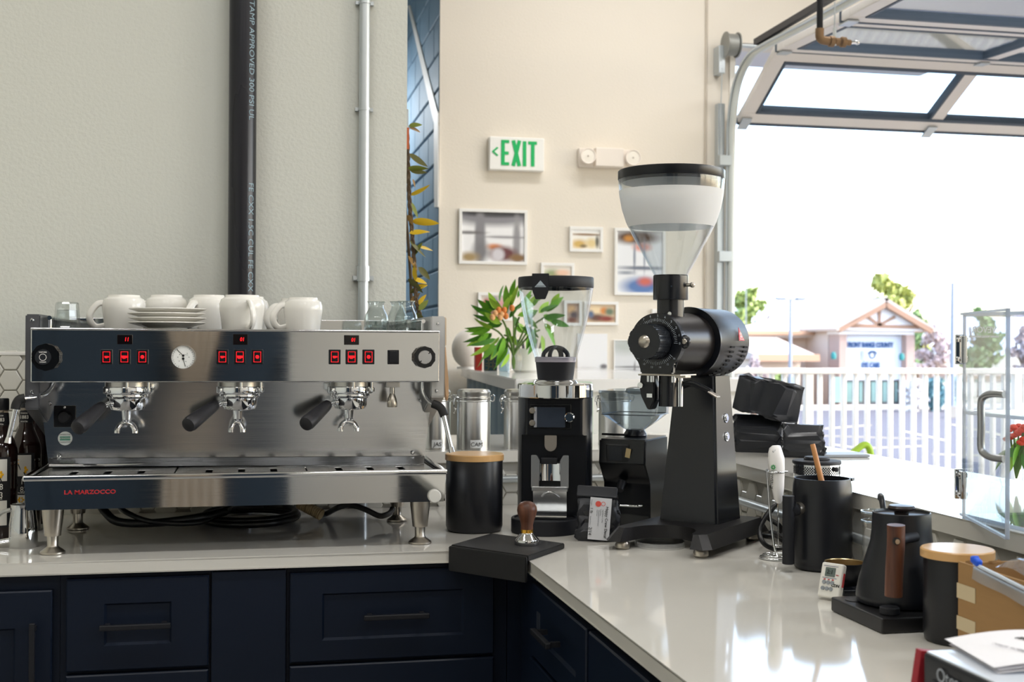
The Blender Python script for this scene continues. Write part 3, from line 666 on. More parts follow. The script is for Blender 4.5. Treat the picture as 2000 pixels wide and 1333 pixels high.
# red capital lettering as outline bars on the tray
text('LA MARZOCCO', .0128, RED, 'lettering', EM, Vector(((a.x+c.x)/2, TY-.001, PY(175, 962, TY).z))-E0, FRONT, sx=1.2, bold=.00025, ext=.001)
p = PY(848, 969, TY); k_ = B().lathe([(0, .012), (.0135, .012), (.0155, .010), (.0155, 0)], (0, 0, 0), 28).obj('end_cap', mat('cap_white', 'd8d6cf', .4), EM, loc=Vector((p.x, TY, p.z))-E0, rot=(PI/2, 0, 0))
# legs
for x, y in ((-.431, 2.959), (.405, 2.957), (-.425, 3.337), (.395, 3.342)):
    B().lathe([(0, .107), (.024, .107), (.0235, .09), (.018, .042), (.0178, .041), (.0125, .040), (.012, .018), (.014, .015), (.024, .008), (.0275, .005), (.0275, .0015), (.026, 0), (0, 0)], (x-E0.x, y-E0.y, 0), 32).obj('leg', SATIN, EM)
# ---- hoses beneath
HOSE = mat('black_hose', '0f1013', .32)
t = thing('coiled_hose', 'black hose coiled in a flat loop under the middle of the espresso machine', 'hose', PZ(490, 1021, CT)); q = t.location
pts = []
for i in range(26):
    a = i/25*2*PI*2.1+.6; pts.append((q.x+(.128-.012*(i/25))*math.cos(a), q.y+(.165-.02*(i/25))*math.sin(a), CT+.0115+.010*(i/25)*1.7))
B().tube(pts, .0092, seg=12, sub=4).obj('hose', HOSE, t, q)
t = thing('supply_hose', 'thick black hose sagging from behind the left legs of the espresso machine', 'hose', PZ(260, 1025, CT)); q = t.location
B().tube([PY(196, 985, 3.25), PY(205, 1000, 3.22), PY(232, 1020, 3.18), PY(300, 1022, 3.16), PY(385, 1012, 3.18), PY(440, 1000, 3.25)], .0105, seg=12).obj('hose', HOSE, t, q)
B().tube([PY(228, 985, 3.28), PY(250, 1003, 3.2), PY(300, 1020, 3.14), PY(390, 1021, 3.17), PY(450, 990, 3.3)], .0065, seg=10).obj('cord', HOSE, t, q)
t = thing('drain_hose', 'ribbed cream drain hose under the right half of the espresso machine', 'hose', PZ(608, 1012, CT)); q = t.location
a, c = Vector(PY(585, 984, 3.36)), Vector(PY(627, 1006, 3.33)); b = B(); n = 13
for i in range(n):
    p_ = a.lerp(c, i/(n-1)); d_ = (c-a).normalized(); b.cyl(p_-d_*.0022, p_+d_*.0022, .0155, seg=14, bev=.0015)
b.cyl(a, c, .0125, seg=14); b.obj('hose', mat('cream_hose', 'cbb489', .5), t, q)
t = thing('power_cable', 'dark grey cable waving across the worktop to the right rear machine leg', 'cable', PZ(700, 1010, CT)); q = t.location
B().tube([PZ(625, 1008, CT+.009), PZ(640, 1003, CT+.01), PY(660, 992, 3.3), PY(685, 987, 3.3), PY(712, 995, 3.27), PY(740, 1008, 3.25), PY(755, 1006, 3.26), PY(764, 1000, 3.3), PY(767, 993, 3.31)], .0075, seg=10).obj('cable', mat('grey_cable', '3a3836', .55), t, q)
# ---- brush hanging on the right flank
t = thing('cleaning_brush', 'flat wooden brush handle hanging on the right flank of the espresso machine', 'brush', PY(868, 700, 3.06)); q = t.location
M_ = lambda pts: [((PY(u, v, 3.05).x), PY(u, v, 3.05).z) for u, v in pts]
Mx = Matrix(((1, 0, 0, 0), (0, 0, 1, 3.05), (0, 1, 0, 0), (0, 0, 0, 1)))
B().prism(M_([(866, 676), (871, 676), (876, 740), (877, 775), (873, 786), (869, 775), (867, 730)]), .016, Mx, bev=.003).obj('handle', mat('pale_beech', 'dbb48c', .5), t, q)
B().prism(M_([(865, 620), (872, 620), (872, 676), (865, 676)]), .02, Mx, bev=.002).obj('bristle_block', mat('pale_wood', 'd9c3a4', .6), t, q)
# ================================================================== CUPS ON THE TRAY
TZ = 1.4172
def mug(label, u, w_px, vtop, y, ang, group='white mugs upside down on the espresso machine'):
    p = PY(u, 610, y); s = mpp(p); R = w_px*s/2; H = PY(u, vtop, y).z-TZ
    t = thing('mug', label, 'mug', (p.x, y, TZ), ang, group)
    B().lathe([(R*.80, .006), (R*.84, 0), (R*.88, .002), (R*.93, H*.3), (R, H*.62), (R*1.0, H*.76), (R*.93, H*.88), (R*.79, H*.93), (R*.76, H*.945), (R*.74, H), (R*.70, H), (R*.69, H*.955), (0, H*.95)], (0, 0, 0), 40).obj('body', PORC, t)
    B().tube([(R*.93, 0, H*.78), (R*1.2, 0, H*.74), (R*1.52, 0, H*.48), (R*1.5, 0, H*.26), (R*1.25, 0, H*.11), (R*.86, 0, H*.14)], .0062, seg=10, sub=6, flat=1.5).obj('handle', PORC, t)
    return t
mug('white mug upside down, leftmost, its handle towards the small tumbler', 242, 82, 577, 3.2, PI+.15)
mug('white mug upside down behind the stacked saucers, second from left', 325, 81, 577, 3.27, PI-.25)
mug('white mug upside down left of the black pipe, its handle near the saucer rims', 408, 79, 577, 3.24, PI+.9)
mug('white mug upside down before the black pipe with its handle facing out', 473, 87, 577, 3.07, -PI/2+.32)
mug('white mug upside down peeping out just right of the black pipe', 485, 78, 580, 3.35, PI/2)
mug('white mug upside down, rightmost, its curled handle pointing left', 592, 75, 582, 3.1, PI+.12)
mug('white mug half hidden behind the rightmost mug, handle pointing left', 576, 70, 584, 3.28, PI+.2)
p = PY(326, 630, 3.07); s = mpp(p); R = 73.5*s; TH = (PY(326, 603, 3.07).z-TZ)
prof = lambda r: [(0, .004), (r*.42, .004), (r*.45, 0), (r*.5, 0), (r*.52, .006), (r*.95, .0165), (r, .0185), (r*.995, .0205), (r*.93, .019), (r*.55, .0105), (0, .009)]
names = ['bottom', 'second from bottom', 'third from bottom', 'second from top', 'topmost']
base = None
for i in range(4):
    o = B().lathe(prof(R), (0, 0, 0), 48).obj('saucer', PORC, loc=(p.x, 3.07, TZ+.0005+i*(TH-.021)/3)) if base is None else base.copy()
    if base is not None: COL.objects.link(o); o.location = (p.x+(.002 if i % 2 else -.001), 3.07, TZ+.0005+i*(TH-.021)/3)
    base = base or o
    tag(o, 'white saucer, %s of the stack on the espresso machine' % ['lowest', 'second from the bottom', 'second from the top', 'topmost'][i], 'saucer', 'stacked white saucers')
# glasses
GL = glass('tumbler_glass', 'f3f6f6', 1.6)
p = PY(131, 630, 3.1); s = mpp(p); H = PY(131, 591, 3.1).z-TZ
t = thing('tumbler', 'small clear faceted tumbler upside down at the left end of the machine', 'glass', (p.x, 3.1, TZ))
b = B().lathe([(26*s, 0), (29*s, .002), (25*s, .018), (24*s, H*.4), (22*s, H-.004), (20*s, H), (0, H)], seg=10).lathe([(25*s, .001), (21*s, .018), (19*s, H*.72), (0, H*.75)], seg=10)
b.obj('body', GL, t, fix=False, angle=20); B().lathe([(24*s, 0), (28.5*s, 0), (29*s, .003), (25*s, .004)], (0, 0, 0), 32).obj('rim', glass('glass_rim', 'c9d2d2', 2.0), t, fix=False)
GRIM = glass('glass_edge', 'd3dbd9', 2.2, haze=.12)
def carafe(label, u, w, vt, y):
    p = PY(u, 620, y); s = mpp(p); R = w*s/2; H = PY(u, vt, y).z-TZ
    t = thing('small_carafe', label, 'glass', (p.x, y, TZ), 0, 'clear glass carafes on the espresso machine')
    pr = [(R*.9, .001), (R, .006), (R, H*.4), (R*.92, H*.55), (R*.62, H*.78), (R*.58, H*.88), (R*.72, H*.985)]
    B().lathe(pr, seg=32).lathe([(r*.93, z) for r, z in pr], seg=32).obj('body', GL, t, fix=False)
    B().lathe([(R*.70, H*.97), (R*.76, H*.98), (R*.76, H), (R*.68, H)], seg=32).obj('rim', GRIM, t, fix=False)
    B().lathe([(0, .002), (R*.85, .002), (R*.97, .006), (R*.85, .012), (0, .012)], seg=28).obj('foot', GRIM, t, fix=False)
    return t
carafe('clear glass carafe with a flared rim right of the conduit', 735, 48, 589, 3.12)
carafe('clear glass carafe in front, right of the other flared carafe', 793, 46, 588, 3.1)
carafe('clear glass carafe behind the right-hand carafe on the machine', 776, 40, 589, 3.26)
p = PY(822, 630, 3.2); s = mpp(p); H = PY(822, 622, 3.2).z-TZ
t = thing('tumbler', 'low clear tumbler at the right end of the machine by the plate', 'glass', (p.x, 3.2, TZ)); B().lathe([(0, .003), (.02, .003), (.022, .0), (.026, H), (.024, H), (.02, .008), (0, .008)], seg=28).obj('body', GL, t, fix=False)
# ================================================================== LEFT END: SYRUP BOTTLES, PITCHER
SYR = mat('dark_syrup', '1d0a07', .06, spec=.7); CAPM = mat('bottle_cap', '15161a', .35); LBLK = mat('label_black', '17171b', .6); LABW = mat('label_white', 'e6e3dc', .6); YEL = mat('vanilla_yellow', 'f0b514', .6); GLN = glass('neck_glass', 'cfc8c0', 1.6)
def syrup(label, u, y, lab=True):
    p = PY(u, 1000, y); d_ = None
    t = thing('syrup_bottle', label, 'bottle', (p.x, y, CT), -.12, 'dark syrup bottles')
    R = .0365
    B().lathe([(0, 0), (R*.92, 0), (R, .006), (R, .205), (R*.97, .218), (R*.8, .236), (R*.5, .262), (.0165, .28)], seg=36).obj('body', SYR, t)
    B().lathe([(.0165, .28), (.0145, .298), (.014, .316)], seg=28).obj('neck', GLN, t, fix=False)
    B().lathe([(.0155, .312), (.016, .314), (.016, .338), (.0145, .341), (0, .341)], seg=28).obj('cap', CAPM, t)
    B().lathe([(.0172, .272), (.0160, .292), (.0152, .305)], seg=28).obj('neck_band', LBLK, t, fix=False)
    text('1883', .0125, LABW, 'lettering', t, (0, -.0172, .289), FRONT, sx=.9)
    for s_, z in (('MAISON', .299), ('ROUTIN', .278)): text(s_, .005, LABW, 'lettering', t, (0, -.0172, z), FRONT, sx=.9)
    if lab:
        arc = (-PI/2-.85, -PI/2+.85)
        B().lathe([(R+.0006, .03), (R+.0006, .2)], seg=20, arc=arc).obj('label_band', LBLK, t, fix=False)
        for z0, z1 in ((.142, .195), (.035, .095)): B().lathe([(R+.0012, z0), (R+.0012, z1)], seg=16, arc=(-PI/2-.62, -PI/2+.62)).obj('label_panel', LABW, t, fix=False)
        fl = B(); lv = B()
        for x, z, r in ((-.008, .178, .009), (.006, .158, .009), (-.001, .083, .008)):
            for k in range(6):
                a = k*PI/3; fl.ball((x+.62*r*math.cos(a), -R-.0005+abs(x)*.1, z+.62*r*math.sin(a)), r*.5, (1, .25, .75), 8, Euler((0, -a, 0)))
            lv.tube([(x, -R-.001, z-.006), (x+.006, -R, z-.02), (x+.01, -R+.003, z-.03)], .0014, seg=5, sub=3)
        fl.obj('flower_print', YEL, t); lv.obj('stem_print', INK, t)
        text('18\n83', .02, LABW, 'lettering', t, (.006, -R-.0012, .118), FRONT, sx=.9); text('FRANCE', .006, LABW, 'lettering', t, (.002, -R-.0014, .1), FRONT)
    return t
syrup('dark syrup bottle with a yellow flower label, cut by the left edge', 3, 3.22)
syrup('dark syrup bottle with a yellow flower label behind the steam wand', 50, 3.33)
syrup('dark syrup bottle at the back, its shoulder against the machine flank', 66, 3.47, False)
p = PZ(57, 1040, CT); p = PY(57, 1045, 3.03)
t = thing('milk_pitcher', 'small steel milk pitcher at the left front leg of the espresso machine', 'pitcher', (-.512, 3.07, CT), 0)
B().lathe([(0, 0), (.031, 0), (.0325, .004), (.032, .05), (.0275, .085), (.0285, .1), (.0275, .1), (.0265, .085), (.030, .05), (.03, .004), (0, .003)], seg=36).obj('body', STEEL, t)
B().tube([(-.027, -.005, .088), (-.05, -.006, .08), (-.062, -.006, .06), (-.06, -.006, .022), (-.052, -.006, .014), (-.031, -.004, .016)], .0032, seg=8, flat=2.2).obj('handle', CHROME, t)
# ================================================================== CORNER: CANISTER, MAT, TAMPER
def canister(label, u, vbot, w_body, w_lid, vlid_top, vbody_top, lidm):
    f = PZ(u, vbot, CT); s = mpp(f); R = w_body*s/2*1.02; dirv = Vector((f.x, f.y, 0)).normalized(); c = f+dirv*R; s = mpp(c); R = w_body*s/2; RL = w_lid*s/2
    H = PY(u, vbody_top, c.y).z-CT; L_ = PY(u, vlid_top, c.y).z-CT
    t = thing('storage_canister', label, 'canister', (c.x, c.y, CT), 0)
    B().lathe([(0, 0), (R*.88, 0), (R*.95, .003), (R, .014), (R, H-.002), (R*.99, H), (R*.94, H), (R*.94, H-.01), (0, H-.01)], seg=56).obj('body', mat('black_ceramic', '15161b', .34, spec=.5), t)
    B().lathe([(0, H-.004), (RL, H), (RL, L_-.002), (RL-.002, L_), (0, L_)], seg=56).obj('lid', lidm, t)
    return t
canister('black cylindrical canister with a bamboo lid right beside the espresso machine', 926, 1045, 111, 115, 886, 898, BAMBOO)
canister('tall black canister with a pale wooden lid between the kettle and the cardboard box', 1869, 1267, 127, 139, 1071, 1088, BAMBOO)
A_, B_, C_, D_ = Vector((.461, 2.842)), Vector((.588, 3.0)), Vector((.728, 2.818)), Vector((.605, 2.664))
t = thing('tamping_mat', 'black rubber corner tamping mat with a hanging front lip at the worktop corner', 'mat', ((A_.x+C_.x)/2, (A_.y+C_.y)/2, CT)); q = t.location
mz = .013
B().prism([tuple(A_), tuple(D_), tuple(C_), tuple(B_)], mz, Matrix.Translation((0, 0, CT+.0003)), bev=.002).obj('pad', RUBBER, t, q)
n_ = Vector((A_.y-D_.y, D_.x-A_.x)).normalized(); n_ = n_ if n_.y < 0 else -n_; n_ *= .0
pe = (D_-A_).normalized(); nn = Vector((-pe.y, pe.x)); nn = nn if nn.y < 0 else -nn
B().prism([tuple(A_), tuple(A_+nn*.008), tuple(D_+nn*.008), tuple(D_)], .046+mz-.002, Matrix.Translation((0, 0, CT-.046)), bev=.002).obj('lip', RUBBER, t, q)
p = PZ(1029, 1064, CT+mz)
t = thing('tamper', 'steel tamper with a walnut bulb handle standing on the black mat', 'tamper', (p.x, p.y, CT+mz+.0006))
B().lathe([(0, 0), (.0285, 0), (.029, .001), (.029, .0105), (.028, .0125), (.0165, .024), (.0155, .027), (0, .027)], seg=48).obj('base', STEEL, t)
B().lathe([(0, .0268), (.0152, .0268), (.0145, .031), (.0145, .035), (0, .035)], seg=36).obj('collar', BRASS, t)
B().lathe([(0, .0345), (.0145, .0345), (.0142, .045), (.0165, .056), (.0215, .068), (.0235, .079), (.0222, .088), (.0165, .096), (.009, .0995), (0, .1005)], seg=40).obj('handle', WALNUT, t)

# ================================================================== ON-DEMAND GRINDER
p = PY(1084, 900, 3.165); GA = -.30
t = G1 = thing('espresso_grinder', 'black round-bodied grinder with a clear tapered hopper and small screen, left of the tall grinder', 'grinder', (p.x, 3.165, CT), GA)
r = .098
def dshape(fl, rad=r, n=48):
    pts = []
    a0 = math.asin(min(1, -fl/rad)); s_ = math.sqrt(rad*rad-fl*fl)
    st, en = -PI/2+math.acos(-fl/rad), 1.5*PI-math.acos(-fl/rad)
    for i in range(n+1): a = st+(en-st)*i/n; pts.append((rad*math.cos(a), rad*math.sin(a)))
    return pts
B().prism(dshape(-.052), .235, Matrix.Translation((0, 0, .012)), bev=.002).obj('lower_body', BLACKS, t)
B().prism(dshape(-.068), .096, Matrix.Translation((0, 0, .245)), bev=.003).obj('head', BLACKS, t)
B().lathe([(0, .341), (r, .341), (r+.0015, .343), (r+.0015, .374), (r-.001, .377), (.06, .379), (.055, .386), (.05, .388), (0, .388)], seg=64).obj('chrome_collar', STEEL, t)
B().lathe([(0, 0), (.084, 0), (.0865, .002), (.0865, .036), (.084, .038), (.079, .038), (.078, .034), (0, .034)], (-.02, -.092, 0), 56).obj('base_tray', BLACKM, t)
B().lathe([(0, 0), (.097, 0), (.097, .013), (0, .013)], seg=48).obj('base_plate', BLACKM, t)
y = -.0682
sc = B().bb(-.062, .045, y-.004, y+.004, .262, .326, bev=.002).obj('display', mat('display_bezel', '0c0d10', .2), t)
B().bb(-.043, .03, y-.0052, y-.003, .266, .318, bev=.0008).obj('screen', mat('lit_grey_screen', '39404c', .12), sc); B().bb(-.051, -.0435, y-.0052, y-.003, .266, .318).obj('screen_edge', mat('screen_side', 'a5a8b0', .3), sc)
b = B()
for z in (.309, .277): b.cyl((-.055, y-.003, z), (-.055, y-.009, z), .0078, seg=20, bev=.0012)
b.obj('button', SATIN, t)
B().cyl((.041, y-.003, .293), (.041, y-.018, .293), .0135, .0125, seg=28, bev=.002).obj('knob', STEEL, t)
B().bb(-.05, .05, y-.0006, y+.002, .333, .3345).obj('seam', BLACKM, t)
# chute
cx_ = -.008
b = B().prism([(.0155*math.cos(a), .0155*math.sin(a)) for a in [PI+i*PI/14 for i in range(15)]]+[(.0155, .026), (-.0155, .026)], .02, Matrix(((1, 0, 0, cx_), (0, 0, 1, -.066), (0, 1, 0, .219), (0, 0, 0, 1))), bev=.002)
b.obj('chute', mat('dark_chrome', 'b5aea6', .35, 1), t)
# portafilter fork
for sx in (-1, 1):
    x = cx_+sx*.042; B().prism([(x-sx*.014, .112), (x+sx*.006, .112), (x+sx*.006, .196), (x-sx*.008, .196), (x-sx*.016, .182)], .026, Matrix(((1, 0, 0, 0), (0, 0, 1, -.095), (0, 1, 0, 0), (0, 0, 0, 1))), bev=.0012).obj('fork', mat('fork_steel', 'dcdedf', .24, 1), t)
f = B(); n = 20
f.grid(n, 4, lambda u, v: (cx_+.034*math.cos(PI+u*PI), -.066-.0+.030*abs(math.sin(u*PI))*0-.026*math.sin(PI*u)*-1*.5-.012, .128+v*.05))
f.obj('portafilter_rest', CHROME, t, fix=False)
B().bb(cx_-.006-.018, cx_+.018, -.082, -.06, .172, .188, bev=.002).obj('rubber_stop', BLACKM, t)
f = B().bb(cx_-.046, cx_+.046, -.098, -.055, .104, .116, bev=.0015)
f.box((cx_, -.082, .075), (.086, .004, .075), Euler((.28, 0, 0))).box((cx_, -.103, .04), (.088, .022, .0035), Euler((-.2, 0, 0)))
f.tube([(cx_-.02, -.088, .09), (cx_-.01, -.094, .099), (cx_, -.096, .102), (cx_+.01, -.094, .099), (cx_+.024, -.088, .088)], .003, seg=8)
f.obj('fork_plate', MATS['fork_steel'], t)
# hopper
B().lathe([(0, .388), (.047, .388), (.0475, .392), (.0515, .425), (.0525, .433), (.0, .433)], seg=48).obj('hopper_neck', BLACKM, t)
hs = lambda z: .433+(z-.433)*.93
hp = [(.0525, .433), (.056, hs(.447)), (.068, hs(.49)), (.081, hs(.54)), (.0905, hs(.59)), (.0965, hs(.63)), (.098, hs(.648))]
B().lathe([(.0515, .4325), (.054, .434), (.054, .446), (.052, .447)], seg=48).obj('hopper_ring', mat('lilac_ring', 'a7a2ad', .25), t, fix=False)
B().lathe(hp, seg=64).lathe([(r_-.004, z) for r_, z in hp], seg=64).obj('hopper', CLEARH, t, fix=False)
B().lathe([(.091, .628), (.0985, .628), (.0995, .630), (.0995, .653), (.098, .656), (.05, .658), (0, .658)], seg=64).obj('lid', BLACKM, t)
B().lathe([(.088, .625), (.093, .625), (.093, .629), (.088, .629)], seg=48).obj('lid_seal', BLACKM, t)
cl = B().prism([(-.022, .058), (.022, .058), (.0205, .012), (.0125, -.008), (-.0125, -.008), (-.0205, .012)], .006, Matrix(((1, 0, 0, -.034), (0, 0, 1, -.1), (0, 1, 0, .603), (0, 0, 0, 1))), bev=.001).obj('lid_clip', BLACKM, t)
GREYP = mat('grey_print', 'a8b4bd', .5)
B().prism([(-.015, 0), (.015, 0), (0, .017)], .0006, Matrix(((1, 0, 0, -.034), (0, 0, 1, -.1006), (0, 1, 0, .626), (0, 0, 0, 1)))).obj('badge', GREYP, cl)
text('MAHLKONIG', .0035, BLACKM, 'lettering', cl, (-.034, -.1008, .6285), FRONT, ext=.0002)
b = B()
for sx in (0, 1):
    a = sx*1.15; b.tube([(-.032*math.cos(a), -.032*math.sin(a), .438), (-.031*math.cos(a), -.031*math.sin(a), .455), (-.018*math.cos(a), -.018*math.sin(a), .468), (0, 0, .472), (.018*math.cos(a), .018*math.sin(a), .468), (.031*math.cos(a), .031*math.sin(a), .455), (.032*math.cos(a), .032*math.sin(a), .438)], .0045, seg=8, flat=1.5)
b.obj('finger_guard', BLACKM, t)

# ================================================================== COFFEE BAGS
BAGM = mat('matte_black_foil', '26282d', .34, bump=.3, bscale=40, bdet=4, bdist=.002)
def bagmesh(w, d, h, seed, fold=.25, roll=True):
    rnd = random.Random(seed); b = B(); nu, nv = 26, 11
    def fn(u, v):
        a = u*2*PI; c, s = math.cos(a), math.sin(a); e = .22
        x = w/2*math.copysign(abs(c)**e, c); y = d/2*math.copysign(abs(s)**e, s); z = v*h
        k = max(0, (v-.70)/.30); y *= 1-.8*k; x *= 1-.02*k+.02*math.sin(v*PI)
        puff = 1+.07*math.sin(v*PI)
        n = .0022*math.sin(5*x/w+6*v+seed)+.0014*math.sin(9*y/d-8*v+seed*2)+.001*math.sin(15*v+5*a)
        if v < .06: x *= .93+v; y *= .93+v; n = 0
        side = abs(c)**6*.010*math.sin(v*PI)*(1 if abs(s) < .5 else .3)
        return (x*puff+n*c*1.2-math.copysign(side, c), y*puff+n*s*1.3, z+(n*.6 if v > .05 else 0))
    g = [[b.b.verts.new(fn(i/nu, j/nv)) for i in range(nu)] for j in range(nv+1)]
    for j in range(1, nv):
        for i in range(nu): g[j][i].co += Vector((rnd.gauss(0, .0022), rnd.gauss(0, .0022), rnd.gauss(0, .003)))
    for j in range(nv):
        for i in range(nu):
            q_ = (g[j][i], g[j][(i+1) % nu], g[j+1][(i+1) % nu], g[j+1][i])
            if rnd.random() < .5: b.b.faces.new(q_[:3]); b.b.faces.new((q_[0], q_[2], q_[3]))
            else: b.b.faces.new((q_[0], q_[1], q_[3])); b.b.faces.new(q_[1:])
    b.b.faces.new(list(reversed(g[0]))); b.b.faces.new(g[-1])
    return b
p = PZ(1165, 1056, CT); c = p+Vector((p.x, p.y, 0)).normalized()*.034; s = mpp(c)
t = thing('coffee_bag', 'small black coffee bag with a white handwritten label leaning before the grinders', 'coffee bag', (c.x-.002, c.y-.02, CT), -.32)
w, d, h = 80*s, .07, (1056-962)*s
bagmesh(w, d, h, 3).obj('bag', BAGM, t, angle=24)
B().box((-.002, -.010, h-.002), (w*.97, .034, .009), Euler((.75, .05, 0)), bev=.003).obj('rolled_top', BAGM, t)
lb = B().grid(6, 8, lambda u, v: ((u-.5)*.052, -.0015*math.sin(u*PI), (v-.5)*.102)).obj('paper_label', mat('label_paper', 'cfd1d6', .6), t, fix=False, loc=(.006, -.0475, h*.48), rot=(-.03, .07, 0))
lb['label'] = 'white label with handwriting'
VR = Euler((PI/2, PI/2, 0))
for s_, sz, x, z, mt_ in (('Happy Crew Decaf', .0098, .016, -.007, INK), ('Weight:', .0048, -.0225, .038, MATS['label_grey'] if 'label_grey' in MATS else mat('label_grey', '8c8e94', .6)), ('1 lb', .0095, -.0215, .019, INK), ('Roast Date', .0048, -.0225, -.006, mat('label_grey', '8c8e94', .6)), ('2/14', .011, -.0215, -.031, INK), ('Ingredients: Coffee', .0042, .0065, .007, MATS['label_grey']), ('Roasted by', .0036, .001, .016, MATS['label_grey']), ('one pound of whole beans', .0036, -.003, .002, MATS['label_grey']), ('fresh roast', .0036, -.0075, .014, MATS['label_grey'])):
    text(s_, sz, mt_, 'lettering', lb, (x, -.0022, z), VR, sx=1.0, ext=.0002, align='CENTER')
b = B().cyl((-.006, -.0018, .036), (-.006, -.0026, .036), .007, seg=20); b.obj('stamp', mat('stamp_red', 'd8564c', .6), lb)
b = B().lathe([(.0042, 0), (.0052, 0), (.0052, .0006), (.0042, .0006)], seg=20); b.obj('stamp', MATS['stamp_red'], lb, loc=(.006, -.0016, .037), rot=(PI/2, 0, 0))

# ================================================================== SMALL DARK GRINDER
p = PY(1238, 960, 3.19)
t = thing('espresso_grinder', 'squat dark grinder with a smoky square hopper, half hidden behind the tall grinder', 'grinder', (p.x, 3.19, CT), -.62)
H = PY(1238, 856, 3.15).z-CT
w2 = .064
b = B().prism([(-.1, H), (-.105, H*.72), (-.07, H*.56), (-.055, H*.5), (-.05, .03), (-.06, 0), (.1, 0), (.1, H)], 2*w2, Matrix(((0, 0, 1, -w2), (1, 0, 0, 0), (0, 1, 0, 0), (0, 0, 0, 1))), bev=.004)
b.obj('body', BLACKS, t)
a = math.atan2(.005, H*.28)
d = B().box((-.012, -.1035, H*.84), (.062, .006, .05), Euler((.09, 0, 0)), bev=.003).obj('display', mat('display_frame', '1a1b1e', .3), t)
B().box((-.016, -.107, H*.84), (.036, .002, .036), Euler((.09, 0, 0))).obj('screen', LCD, d)
B().box((.018, -.107, H*.85), (.013, .002, .024), Euler((.09, .2, 0))).obj('sticker', mat('tan_sticker', 'c9b486', .5), d)
B().cyl((-.01, -.07, H*.5), (-.01, -.09, H*.42), .012, .009).obj('spout', BLACKM, t)
B().tube([(-.05, -.06, .06), (-.055, -.1, .06), (.04, -.1, .06), (.045, -.06, .06)], .003, seg=8).obj('fork', CHROME, t)
B().lathe([(0, 0), (.03, 0), (.032, .004), (.03, .01), (.024, .02), (0, .02)], (0, .01, H), 32).obj('hopper_collar', BLACKS, t)
B().box((-.05, -.02, H+.006), (.07, .006, .006), bev=.002).obj('gate_lever', BLACKS, t)
hz0, hz1, hz2 = H+.018, H+.062, H+.118
hw = .074
b = B()
def rr(w_, d_, z, c=.018):
    pts = []
    for sx, sy, a0 in ((1, 1, 0), (-1, 1, PI/2), (-1, -1, PI), (1, -1, 1.5*PI)):
        for k in range(5): a = a0+k*PI/8; pts.append((sx*(w_-c)+c*math.cos(a), .01+sy*(d_-c)+c*math.sin(a), z))
    return pts
rings = [[b.b.verts.new(v) for v in rr(*q_)] for q_ in ((.022, .022, hz0, .012), (.045, .045, hz0+.018, .015), (hw, hw*1.05, hz1, .018), (hw+.004, hw*1.05+.004, hz2, .02))]
for A, C in zip(rings, rings[1:]):
    n = len(A)
    for i in range(n): b.b.faces.new((A[i], A[(i+1) % n], C[(i+1) % n], C[i]))
b.obj('hopper', SMOKE, t, fix=False)
for z, nm in ((hz1, 'hopper_seam'),):
    B().tube([(x*1.002, y_, z) for x, y_, z_ in rr(hw, hw*1.05, hz1)], .0014, seg=6, sub=1, closed=True).obj(nm, mat('smoky_edge', '3f464c', .3), t)
b = B(); R_ = [rr(hw+.007, hw*1.05+.007, z, .02) for z in (hz2, hz2+.008)]; lo = [b.b.verts.new(v) for v in R_[0]]; hi = [b.b.verts.new(v) for v in R_[1]]; n = len(lo)
b.b.faces.new(hi); 
for i in range(n): b.b.faces.new((lo[i], lo[(i+1) % n], hi[(i+1) % n], hi[i]))
b.obj('lid', SMOKE, t, fix=False)
B().ball((0, .01, hz2+.006), .03, (1, 1, .35)).obj('lid_dome', SMOKE, t, fix=False)

# ================================================================== TALL SHOP GRINDER
TB = mat('blue_black_satin', '0f1219', .25, spec=.6); TBM = mat('warm_black_satin', '1d1a1a', .3, .3)
t = EK = thing('shop_grinder', 'tall black shop grinder with a large clear cone hopper and a motor drum', 'grinder', (1.042, 2.833, CT), -PI/4)
AZ = .487
# forked base
cut = [(.078*math.cos(a), -.155+.088*math.sin(a)) for a in [PI*i/14 for i in range(15)]]
poly = [(-.135, -.17), (-.12, -.19), (-.088, -.19)]+[(x, y_) for x, y_ in reversed(cut)]+[(.088, -.19), (.12, -.19), (.135, -.17), (.128, .185), (-.128, .185)]
b = B(); zlo, zhi = .021, .052
lo = [b.b.verts.new((x, y_, zlo)) for x, y_ in poly]; hi = [b.b.verts.new((x*(.84 if abs(x) > .1 else 1), y_+(.02 if y_ < -.16 and abs(x) > .08 else 0), zhi)) for x, y_ in poly]; n = len(poly)
b.b.faces.new(hi); b.b.faces.new(list(reversed(lo)))
for i in range(n): b.b.faces.new((lo[i], lo[(i+1) % n], hi[(i+1) % n], hi[i]))
b.obj('base', mat('base_black', '151416', .4, bump=.15, bscale=300), t, angle=25)
for x, y_ in ((-.1, -.155), (.1, -.155), (-.1, .15), (.1, .15)):
    B().lathe([(0, 0), (.014, 0), (.0175, .004), (.0175, .012), (.013, .02), (0, .0215)], (x, y_, 0), 24).obj('foot', SATIN, t)
